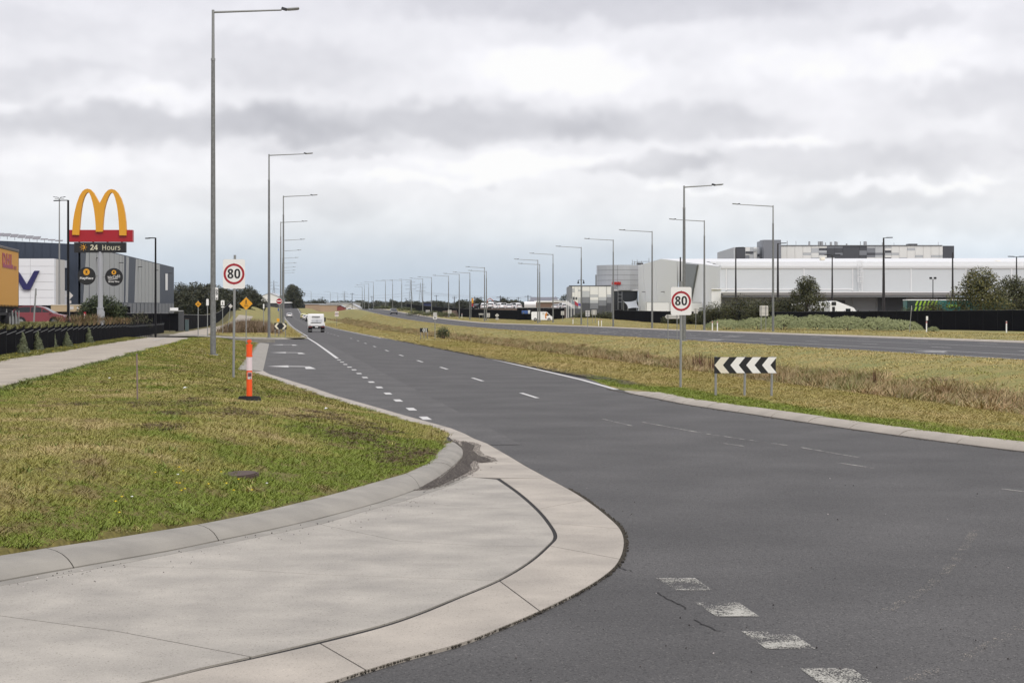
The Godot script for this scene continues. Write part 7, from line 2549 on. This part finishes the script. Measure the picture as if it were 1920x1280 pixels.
func yellow_trailer() -> void:
	var d := 97.0
	var y0 := 1.25
	var xr := X(34, d)
	var o := thing("curtain_trailer", "yellow curtain-sided trailer with red lettering, cut by the picture border", "trailer", Vector3(xr, y0, -d), UPHILL)
	var yb := Y(579, d) - y0
	var yt := Y(469, d) - y0
	var yel := mat("trailer_yellow", Color(0.62, 0.30, 0.03), 0.6)
	put(boxed(Vector3(-6.5, (yb + yt) * 0.5, -1.25), Vector3(13.0, yt - yb - 0.2, 2.5), 0.03), "curtain", yel, o)
	for i in 26: put(boxed(Vector3(-0.25 - i * 0.5, yb + 0.02, 0.02), Vector3(0.06, 0.34, 0.03), 0.005), "buckle_strap", M.rubber, o)
	put(boxed(Vector3(-6.5, yt - 0.06, -1.25), Vector3(13.05, 0.16, 2.56), 0.03), "roof_rail", mat("rail_brown", Color(0.10, 0.085, 0.075), 0.6), o)
	put(boxed(Vector3(-0.02, (yb + yt) * 0.5, -1.25), Vector3(0.08, yt - yb, 2.52), 0.02), "rear_frame", M.rail_brown, o)
	put(boxed(Vector3(-6.5, yb - 0.28, -1.25), Vector3(13.0, 0.16, 2.3), 0.02), "chassis", M.rubber, o)
	for x: float in [-0.9, -2.1, -3.3]: wheel(o, x, 0.02, 0.48, 0.4)
	for x: float in [-0.35, -1.5, -2.75]: put(boxed(Vector3(x, 0.55, 0.06), Vector3(0.3, 1.0, 0.03), 0.02), "mudguard", M.galv_plain, o)
	var l := lettering("DHL", 0.86, mat("letter_crimson", Color(0.32, 0.02, 0.06), 0.5), o, Vector3(-4.1, Y(492, d) - y0, 0.012), true, 0.02, false, 0.0, 2.3)
	l.rotation = Vector3(0, 0, 0)
	for k in 3: put(boxed(Vector3(-1.4, Y(501 + k * 2.4, d) - y0, 0.015), Vector3(1.0, 0.035, 0.01)), "stripe", M.letter_crimson, o)
	put(boxed(Vector3(-4.0, Y(503.3, d) - y0, 0.015), Vector3(3.6, 0.17, 0.01)), "stripe", M.letter_crimson, o)
func green_trailer() -> void:
	var d := 243.0
	var o := thing("box_trailer", "teal green box trailer with lime diagonal bars, parked behind the fence", "trailer", Vector3(X(1770, d), 0.5, -d))
	var y0 := 0.5
	var yb := Y(604, d) - y0
	var yt := Y(563, d) - y0
	var x0 := X(1701, d) - X(1770, d)
	var x1 := X(1905, d) - X(1770, d)
	put(boxed(Vector3((x0 + x1) * 0.5, (yb + yt) * 0.5, -1.2), Vector3(x1 - x0, yt - yb, 2.4), 0.03), "box", mat("trailer_teal", Color(0.012, 0.13, 0.12), 0.4), o)
	put(boxed(Vector3((x0 + x1) * 0.5, yt + 0.05, -1.2), Vector3(x1 - x0 + 0.1, 0.13, 2.45), 0.03), "roof_rail", M.white_plastic, o)
	put(boxed(Vector3(x0 + 1.9, (yb + yt) * 0.5, 0.005), Vector3(3.7, yt - yb - 0.1, 0.02)), "dark_panel", mat("trailer_dark", Color(0.012, 0.028, 0.028), 0.4), o)
	var lime := mat("lime", Color(0.30, 0.50, 0.04), 0.5)
	for i in 6:
		for k in 3:
			var b := mb()
			var x := x0 + 0.75 + i * 0.52 + k * 0.16
			var y := yb + 0.65 + k * 0.78
			b.prism(poly([[x, y], [x + 0.24, y], [x + 0.5, y + 0.66], [x + 0.26, y + 0.66]]), Transform3D(Basis.IDENTITY, Vector3(0, 0, 0.02)), 0.01)
			put(b, "lime_bar", lime, o)
	for i in 5:
		for k in 3: put(boxed(Vector3(X(1777 + i * 4.6, d) - X(1770, d), Y(571.5 + k * 1.9, d) - y0, 0.01), Vector3(0.26, 0.085, 0.02)), "lime_mark", lime, o)
	for x: float in [x1 - 2.0, x1 - 3.2, x0 + 1.2]: wheel(o, x, 0.0, 0.48, 0.35)
	put(boxed(Vector3((x0 + x1) * 0.5, yb - 0.15, -1.2), Vector3(x1 - x0, 0.2, 2.0)), "chassis", M.rubber, o)
func white_trucks(white: Material) -> void:
	var d := 280.0
	var src: Node3D = null
	var labels := ["white truck cab with a sloping roof deflector, frontmost in the row of parked cabs", "white truck cab second in the row of parked cabs", "white truck cab third in the row of parked cabs", "white truck cab last in the row, next to the dark tree"]
	var k := 0
	for q: Array in [[1570, 274.0], [1551, 281.0], [1538.5, 287.0], [1519, 294.0]]:
		var o := thing("parked_truck", labels[k], "truck", Vector3(X(q[0], q[1]), 0.45, -q[1]), 0.12, "white truck cabs parked behind the hedge")
		o.scale = Vector3.ONE * 1.36
		var b := mb()
		wide_prism(b, poly([[-1.1, 0.6], [-1.15, 2.7], [-0.95, 2.85], [-0.4, 2.84], [1.0, 2.3], [1.55, 2.1], [1.85, 1.7], [1.95, 0.9], [1.9, 0.4], [-1.0, 0.4]]), func(y: float): return 1.2 - 0.1 * smoothstep(2.0, 2.8, y))
		put(b, "cab", white, o)
		put(boxed(Vector3(1.5, 1.72, 0.0), Vector3(0.75, 0.5, 2.15), 0.08), "windscreen", M.car_glass, o)
		put(boxed(Vector3(-0.7, 2.55, 1.1), Vector3(0.5, 0.4, 0.16), 0.03), "side_vent", M.rubber, o)
		put(boxed(Vector3(0.9, 1.75, 1.21), Vector3(0.55, 0.5, 0.03), 0.02), "side_window", M.car_glass, o)
		put(boxed(Vector3(1.95, 1.6, 1.45), Vector3(0.2, 0.5, 0.22), 0.05), "mirror", M.rubber, o)
		put(boxed(Vector3(-0.75, 1.4, 1.16), Vector3(0.3, 1.6, 0.16), 0.03), "air_stack", M.rubber, o)
		for x: float in [1.1, -1.6]:
			for s: float in [-1.0, 1.0]: wheel(o, x, s * 1.18, 0.5, 0.3)
		put(boxed(Vector3(-1.0, 0.75, 0), Vector3(3.4, 0.25, 0.9), 0.03), "chassis", M.rubber, o)
		k += 1
	var n := 0
	for q: Array in [[1212, 1257, 566, 372.0, "white refrigerated trailer parked before the pale gable wall"], [1256.5, 1316, 566.5, 362.0, "white trailer with a dark end parked beside the first one"], [1488, 1516, 569, 300.0, "white box trailer end showing beside the parked cabs"]]:
		var dd: float = q[3]
		var w: float = (q[1] - q[0]) * dd / F
		var o := thing("parked_trailer", q[4], "trailer", Vector3(X((q[0] + q[1]) * 0.5, dd), 0.45, -dd))
		var top := Y(q[2], dd) - 0.45
		put(boxed(Vector3(0, (top + 0.9) * 0.5, -1.2), Vector3(w, top - 0.9, 2.4), 0.06), "box", M.white_sheet, o)
		put(boxed(Vector3(-w * 0.5 + 0.06, (top + 0.9) * 0.5, 0.012), Vector3(0.08, top - 1.0, 0.03)), "corner_post", M.galv_plain, o)
		put(boxed(Vector3(0, top - 0.05, 0.012), Vector3(w, 0.08, 0.03)), "top_rail", M.galv_plain, o)
		for x: float in [w * 0.3, w * 0.3 - 1.1]: wheel(o, x, 0.0, 0.45, 0.3)
		n += 1

# ---- distance ----
func gable_shed(called: String, label: String, x0: float, x1: float, eave: float, ridge: float, foot: float, d: float, wall: Material, roof: Material, deep := 25.0) -> Node3D:
	var o := thing(called, label, "building")
	var b := mb()
	var a := at(x0, foot, d)
	var c := at(x1, foot, d)
	var ye := Y(eave, d)
	var yr := Y(ridge, d)
	var mid := Vector3((a.x + c.x) * 0.5, 0, -d)
	var base := a.y - 4.0
	for z: float in [-d, -d - deep]:
		b.face([Vector3(a.x, base, z), Vector3(c.x, base, z), Vector3(c.x, ye, z), Vector3(mid.x, yr, z), Vector3(a.x, ye, z)], Vector3(mid.x, ye - 1, -d - deep * 0.5))
	for x: float in [a.x, c.x]: b.face([Vector3(x, base, -d), Vector3(x, base, -d - deep), Vector3(x, ye, -d - deep), Vector3(x, ye, -d)], Vector3(mid.x, ye - 1, -d - deep * 0.5))
	put(b, "walls", wall, o)
	b = mb()
	for x: float in [a.x, c.x]:
		var e := Vector3(x + signf(x - mid.x) * 0.3, ye - 0.05, 0)
		b.face([e + Vector3(0, 0.1, -d + 0.4), Vector3(mid.x, yr + 0.1, -d + 0.4), Vector3(mid.x, yr + 0.1, -d - deep), e + Vector3(0, 0.1, -d - deep)], Vector3(mid.x, -100, -d))
	put(b, "roof", roof, o)
	return o
func flat_shed(called: String, label: String, x0: float, x1: float, top: float, foot: float, d: float, wall: Material, roof: Material, deep := 30.0) -> Node3D:
	var o := thing(called, label, "building")
	var a := at(x0, foot, d)
	var c := at(x1, top, d)
	put(boxed(Vector3((a.x + c.x) * 0.5, (a.y - 4.0 + c.y) * 0.5, -d - deep * 0.5), Vector3(c.x - a.x, c.y - a.y + 4.0, deep)), "walls", wall, o)
	put(boxed(Vector3((a.x + c.x) * 0.5, c.y + 0.15, -d - deep * 0.5), Vector3(c.x - a.x + 0.8, 0.5, deep + 0.8), 0.1), "roof", roof, o)
	return o
func pylon(label: String, px: float, d: float, py_top: float, py_foot: float) -> void:
	var w := at(px, py_foot, d)
	var h := Y(py_top, d) - w.y
	var o := thing("transmission_tower", label, "pylon", w)
	var b := mb()
	var r := h * 0.006
	var legs := []
	for s: Array in [[-1, -1], [1, -1], [1, 1], [-1, 1]]: legs.append(Vector3(s[0], 0, s[1]))
	for l: Vector3 in legs: b.tube([l * h * 0.09, l * h * 0.028 + Vector3(0, h * 0.62, 0), Vector3(0, h, 0)], [r, r, r * 0.7], 4)
	for i in 9:
		var y0 := i / 9.0
		var y1 := (i + 1) / 9.0
		var f := func(y): return h * (lerpf(0.09, 0.028, y / 0.62) if y < 0.62 else lerpf(0.028, 0.0, (y - 0.62) / 0.38))
		for k in 4:
			var p: Vector3 = legs[k] * f.call(y0) + Vector3(0, y0 * h, 0)
			var q: Vector3 = legs[(k + 1) % 4] * f.call(y1) + Vector3(0, y1 * h, 0)
			b.tube([p, q], [r * 0.6, r * 0.6], 3)
	put(b, "lattice", M.far_steel, o)
	b = mb()
	for y: float in [0.64, 0.78, 0.9]:
		var ww := h * (0.2 if y < 0.7 else 0.24 if y < 0.8 else 0.17)
		b.tube([Vector3(-ww, y * h, 0), Vector3(ww, y * h, 0)], [r * 0.8, r * 0.8], 4)
		b.tube([Vector3(-ww, y * h, 0), Vector3(0, (y + 0.05) * h, 0), Vector3(ww, y * h, 0)], [r * 0.5, r * 0.5, r * 0.5], 3)
	put(b, "cross_arms", M.far_steel, o)
func build_far() -> void:
	mat("far_steel", Color(0.30, 0.32, 0.34), 0.6)
	var brick := mat("brown_brick", Color(0.20, 0.13, 0.10), 0.9)
	var zinc := mat("zinc_roof", Color(0.40, 0.41, 0.42), 0.5)
	var tan_ := mat("tan_wall", Color(0.42, 0.30, 0.20), 0.85)
	var o: Node3D
	var b: MB
	# wood on the left, each tree its own crown
	var gum := [Color(0.050, 0.056, 0.030), Color(0.062, 0.066, 0.034), Color(0.045, 0.05, 0.028), Color(0.075, 0.073, 0.038)]
	var spots := [[322, 545, 470], [338, 532, 520], [352, 537, 480], [366, 530, 500], [380, 534, 470], [394, 531, 500], [408, 536, 520], [422, 540, 490], [436, 544, 470], [452, 541, 540], [466, 536, 560], [474, 546, 520], [483, 552, 530], [372, 545, 440], [402, 548, 440], [345, 548, 430], [430, 552, 430], [458, 556, 450]]
	var n := 0
	for q: Array in spots:
		var d: float = q[2]
		var g := 0.4
		var h := Y(q[1], d) - g
		tree("gum_tree", "dark green gum tree in the wood beyond the mesh fence", Vector3(X(q[0], d), g, -d), h, h * 0.78, h * 0.2, 0.27, 3000, gum, 700 + n, "wood beyond the mesh fence", 18)
		n += 1
	tree("gum_tree", "tall dark gum tree with a dense round head at the crest of the road", Vector3(X(548, 830), 4.0, -830), Y(534, 830) - 4.0, 10.5, 4.2, 0.32, 6000, gum, 750, "", 26, "tree", 1.15)
	tree("gum_tree", "lower gum tree leaning out beside the tall one at the crest", Vector3(X(557, 850), 4.0, -850), Y(548, 850) - 4.0, 5.5, 1.6, 0.32, 2200, gum, 751, "", 16)
	# buildings past the crest
	gable_shed("shed", "large pale gabled shed behind the wood", 488, 521, 556, 549, 578, 900, M.white_sheet, zinc)
	flat_shed("canopy_building", "white flat-roofed canopy building by the crest", 506, 543, 568, 577, 820, M.dark_metal, M.white_sheet, 14.0)
	for q: Array in [[482, 498, 565.5, 568.5]]: flat_shed("canopy_building", "long white canopy roof in front of the pale shed", q[0], q[1], q[2], q[3] + 3.0, 760, M.dark_metal, M.white_sheet, 8.0)
	flat_shed("factory", "long tan factory with a grey roof past the crest", 572, 604, 570.5, 578, 1000, tan_, zinc)
	flat_shed("factory", "grey roofed factory with tan wall beside the red house", 600, 632, 571.5, 580, 980, tan_, zinc)
	flat_shed("depot", "long pale roofed depot behind the gabled shed", 612, 668, 568.5, 578, 1120, M.sign_grey, zinc)
	gable_shed("house", "small red brick house with two gables past the crest", 631.5, 645, 576, 572.5, 581, 960, mat("red_brick", Color(0.24, 0.06, 0.05), 0.9), zinc, 10.0)
	gable_shed("shed", "wide grey gabled shed near the top of the far carriageway", 645, 672, 577, 569.5, 582, 1000, M.sign_grey, zinc)
	# hangar, brick hall and the works yard on the right
	o = thing("earth_bank", "brown earth embankment of the works yard behind the black screen", "embankment")
	b = mb()
	for i in 12:
		var x0 := 830.0 + i * 20.0
		var h0 := Y(583.0 + n2.get_noise_1d(i * 2.0) * 2.5 - 4.0 * smoothstep(830.0, 930.0, x0), 450)
		var h1 := Y(583.0 + n2.get_noise_1d((i + 1) * 2.0) * 2.5 - 4.0 * smoothstep(830.0, 930.0, x0 + 20.0), 450)
		var p := Vector3(X(x0, 450), 0, -450)
		var q := Vector3(X(x0 + 20.0, 450), 0, -450)
		b.face([p + Vector3(0, 0, 9), q + Vector3(0, 0, 9), q + Vector3(0, h1, 0), p + Vector3(0, h0, 0)], p - Vector3(0, 60, 30))
		b.face([p + Vector3(0, h0, 0), q + Vector3(0, h1, 0), q + Vector3(0, h1 + 0.6, -90), p + Vector3(0, h0 + 0.6, -90)], p - Vector3(0, 100, 0))
	put(b, "slope", M.earth, o)
	o = thing("hangar", "white round-roofed store next to the brown brick hall", "building")
	b = mb()
	var hd := 540.0
	var ha := at(983, 572, hd)
	var hb := at(1005, 572, hd)
	b.tube([Vector3(ha.x, Y(571, hd), -hd), Vector3(hb.x, Y(571, hd), -hd)], [0.9, 0.9], 20)
	put(b, "barrel_roof", M.white_sheet, o)
	put(boxed(Vector3((ha.x + hb.x) * 0.5, Y(574, hd) - 2.0, -hd), Vector3(hb.x - ha.x, 4.0, 1.6)), "walls", M.sign_grey, o)
	o = flat_shed("brick_hall", "brown brick hall with dark solar panels on a pale roof", 1004, 1062, 566.5, 578, 560, brick, M.white_sheet, 20.0)
	put(boxed(at(1020, 561.5, 566), Vector3(8.5, 0.12, 5.0), 0.0, Basis(Vector3.RIGHT, 0.3)), "solar_array", mat("solar_dark", Color(0.09, 0.09, 0.11), 0.3), o)
	put(boxed(at(1020, 563.2, 568), Vector3(9.5, 0.5, 5.0), 0.0, Basis(Vector3.RIGHT, 0.1)), "upper_roof", zinc, o)
	put(boxed(at(1050, 564.0, 562), Vector3(5.0, 0.12, 5.0), 0.0, Basis(Vector3.BACK, -0.12)), "skillion_roof", M.white_sheet, o)
	# parked cars of the works yard
	var k := 0
	for q: Array in [[899, 580], [908, 580.3], [918, 580.6], [925, 578.5], [935, 580.0], [944, 579.8], [955, 580.2], [963, 580.0], [1046, 580.5], [1054, 580.0]]:
		var w := at(q[0], q[1], 458)
		car("yard_car", "white car parked on the earth bank, %s counted from the dark one" % ORDER[k - 1] if k != 0 else "dark car parked at the end of the row on the earth bank", w, PI * 0.5 + 0.35 * ((k * 7) % 5 - 2), M.car_white if k != 0 else M.car_dark, SUV_BODY if k % 2 else SEDAN_BODY, SUV_CABIN if k % 2 else SEDAN_CABIN, 1.84, [-1.36, 1.36], 0.34, "cars parked in the works yard" if k else "")
		k += 1
	# excavator
	var w := at(921, 577, 480)
	o = thing("excavator", "orange excavator with its arm raised and bent, in the works yard", "excavator", w)
	var orange := mat("machine_orange", Color(0.42, 0.10, 0.03), 0.5)
	b = mb()
	b.tube([Vector3(0.9, 0.9, 0), Vector3(0.5, 1.9, 0), Vector3(-0.3, 2.5, 0), Vector3(-0.9, 2.2, 0)], [0.16, 0.15, 0.13, 0.1], 6)
	put(b, "boom", orange, o)
	b = mb()
	b.tube([Vector3(-0.9, 2.25, 0), Vector3(-1.1, 1.3, 0)], [0.1, 0.08], 6)
	put(b, "dipper", orange, o)
	put(boxed(Vector3(-1.1, 1.1, 0), Vector3(0.4, 0.4, 0.6), 0.08), "bucket", M.dark_metal, o)
	put(boxed(Vector3(1.2, 0.95, 0), Vector3(1.5, 0.7, 1.4), 0.1), "body", orange, o)
	put(boxed(Vector3(0.8, 1.5, 0), Vector3(0.7, 0.8, 0.8), 0.06), "cab", M.car_glass, o)
	put(boxed(Vector3(1.0, 0.35, 0), Vector3(2.0, 0.5, 1.6), 0.15), "tracks", M.rubber, o)
	# parked blue and white truck body before the gate screen
	o = thing("parked_van", "blue and white van body parked by the gate screen", "van", at(990, 588.5, 368))
	put(boxed(Vector3(-0.65, 0.35, 0), Vector3(1.25, 0.66, 1.0), 0.05), "blue_body", mat("van_blue", Color(0.06, 0.13, 0.36), 0.4), o)
	put(boxed(Vector3(0.7, 0.38, 0), Vector3(1.4, 0.72, 1.0), 0.06), "white_body", M.car_white, o)
	for x: float in [-0.9, 0.9]:
		for s: float in [-1.0, 1.0]: wheel(o, x, s * 0.5, 0.2, 0.12)
	# banner, container, poles
	w = stand(884, 425.0)
	o = thing("banner_pole", "yellow and red banner on a pole behind the distant lamps", "banner", w)
	b = mb()
	b.tube([Vector3.ZERO, Vector3(0, Y(557, 425) - w.y, 0)], [0.05, 0.04], 6)
	put(b, "pole", M.galv_plain, o)
	put(boxed(Vector3(0.22, Y(563.5, 425) - w.y, 0), Vector3(0.42, 1.1, 0.02)), "yellow_cloth", M.sign_yellow, o)
	put(boxed(Vector3(0.22, Y(571.5, 425) - w.y, 0), Vector3(0.36, 0.7, 0.02)), "red_cloth", M.sign_red, o)
	o = flat_shed("container", "navy blue container behind the curving black fence", 794, 808, 567.5, 574.5, 700, mat("container_blue", Color(0.02, 0.03, 0.10), 0.5), M.dark_metal, 3.0)
	k = 0
	for q: Array in [[604, 556, 1000], [660, 549, 1000], [697, 555, 1100], [761, 558, 1100], [818, 553, 1000], [852, 556, 900], [890, 556, 620], [902, 556, 800], [938, 554, 560], [952, 557, 900], [972, 557, 900], [990, 553, 620], [1042, 556, 700]]:
		var p := at(q[0], 585, q[2])
		o = thing("utility_pole", "slim dark utility pole standing on the skyline", "pole", p, 0.0, "utility poles on the skyline")
		b = mb()
		var h := Y(q[1], q[2]) - p.y
		b.tube([Vector3(0, -2, 0), Vector3(0, h, 0)], [0.2, 0.14], 6)
		put(b, "pole", M.dark_metal, o)
		put(boxed(Vector3(0, h - 0.5, 0), Vector3(2.4, 0.14, 0.14)), "cross_arm", M.dark_metal, o)
		k += 1
	for q: Array in [[583, 546, 1050], [619, 547, 1080], [633, 549, 1150], [645.5, 552, 1200], [560, 530 + 20, 900]]:
		var p := at(q[0], 584, q[2])
		street_lamp("thin grey street lamp on the road beyond the crest", p, Y(q[1], q[2]) - p.y, 3.0, -1.0, "street lamps beyond the crest")
	pylon("lattice transmission tower rising beyond the far lamps, the closer of a pair", 770, 2300, 524, 574)
	pylon("lattice transmission tower, the farther of a pair beyond the far lamps", 788.5, 2500, 529, 574)
	pylon("lattice transmission tower on the skyline above the depot", 645.5, 2400, 545, 574)
	pylon("lattice transmission tower seen behind the lamp row at the crest", 513, 1900, 525, 572)
	pylon("small lattice transmission tower above the horizon trees", 852, 3300, 553, 574)
	o = thing("power_lines", "thin sagging power lines strung between the transmission towers", "power line")
	for q: Array in [[513, 541, 1900, 645.5, 551, 2400], [513, 545, 1900, 645.5, 556, 2400], [645.5, 551, 2400, 770, 548, 2300], [645.5, 556, 2400, 770, 553, 2300], [770, 545, 2300, 1000, 556, 3000], [770, 549, 2300, 1000, 560, 3000], [788.5, 548, 2500, 1000, 558, 3000]]:
		b = mb()
		var pts := []
		var rr := []
		var p0 := at(q[0], q[1], q[2])
		var p1 := at(q[3], q[4], q[5])
		for i in 13:
			var u := i / 12.0
			pts.append(p0.lerp(p1, u) - Vector3(0, 12.0 * u * (1.0 - u), 0))
			rr.append(0.11)
		b.tube(pts, rr, 4)
		put(b, "wire", M.far_steel, o)
	# skyline trees
	var skyline_green := gum  # same leaf colours as the nearer gum trees
	n = 0
	for q: Array in [[588, 563, 1500, 1.2], [600, 561, 1500, 1.2], [608, 562, 1600, 1.3], [624, 566, 1700, 1.6], [676, 566, 1300, 1.4], [686, 566, 1400, 1.6], [710, 566, 1400, 1.6], [734, 562.5, 1150, 0.95], [740, 564, 1200, 1.1], [752, 566, 1300, 1.3], [762, 567, 1300, 1.4], [780, 565, 1200, 1.0], [815, 566, 1150, 1.2], [826, 565, 1200, 1.2], [862, 564, 1000, 1.3], [872, 566, 1000, 1.3], [896, 560, 900, 1.2], [914, 566, 900, 1.0], [931, 565, 850, 1.0], [944, 560, 850, 1.0], [960, 565, 900, 1.5], [1060, 553.5, 1000, 1.1], [1070, 562, 1000, 1.1]]:
		var d: float = q[2]
		var g := Y(580, d)
		var h := Y(q[1], d) - g
		tree("skyline_tree", "dark rounded tree on the distant skyline", Vector3(X(q[0], d), g, -d), h, h * 1.25 * q[3], h * 0.2, 0.42, 900, skyline_green, 800 + n, "trees along the distant skyline", 10)
		n += 1
	var g2 := RandomNumberGenerator.new()
	g2.seed = 95
	var blob := cmb()
	for i in 7: leaf_cloud(blob, Vector3(g2.randfn(0, 2.6), 3.0 + g2.randfn(0, 0.8), g2.randfn(0, 2.0)), Vector3(2.2, 2.0, 2.2), 60, 0.7, [Color(1, 1, 1), Color(0.8, 0.8, 0.8)], g2)
	var mesh := blob.mesh()
	var tr := []
	var cs := []
	for i in 900:
		var d := g2.randf_range(1700.0, 2700.0)
		var px := g2.randf_range(300.0, 2000.0)
		var s := g2.randf_range(0.8, 1.7)
		tr.append(Transform3D(Basis(Vector3.UP, g2.randf() * TAU).scaled(Vector3(s * 1.5, s, s)), Vector3(X(px, d), Y(578, d) - 1.0, -d)))
		var c: Color = skyline_green[i % 4]
		cs.append(c)
	scatter("distant_woodland", mesh, M.leaf, tr, cs, "low dark line of woodland along the horizon", "woodland")
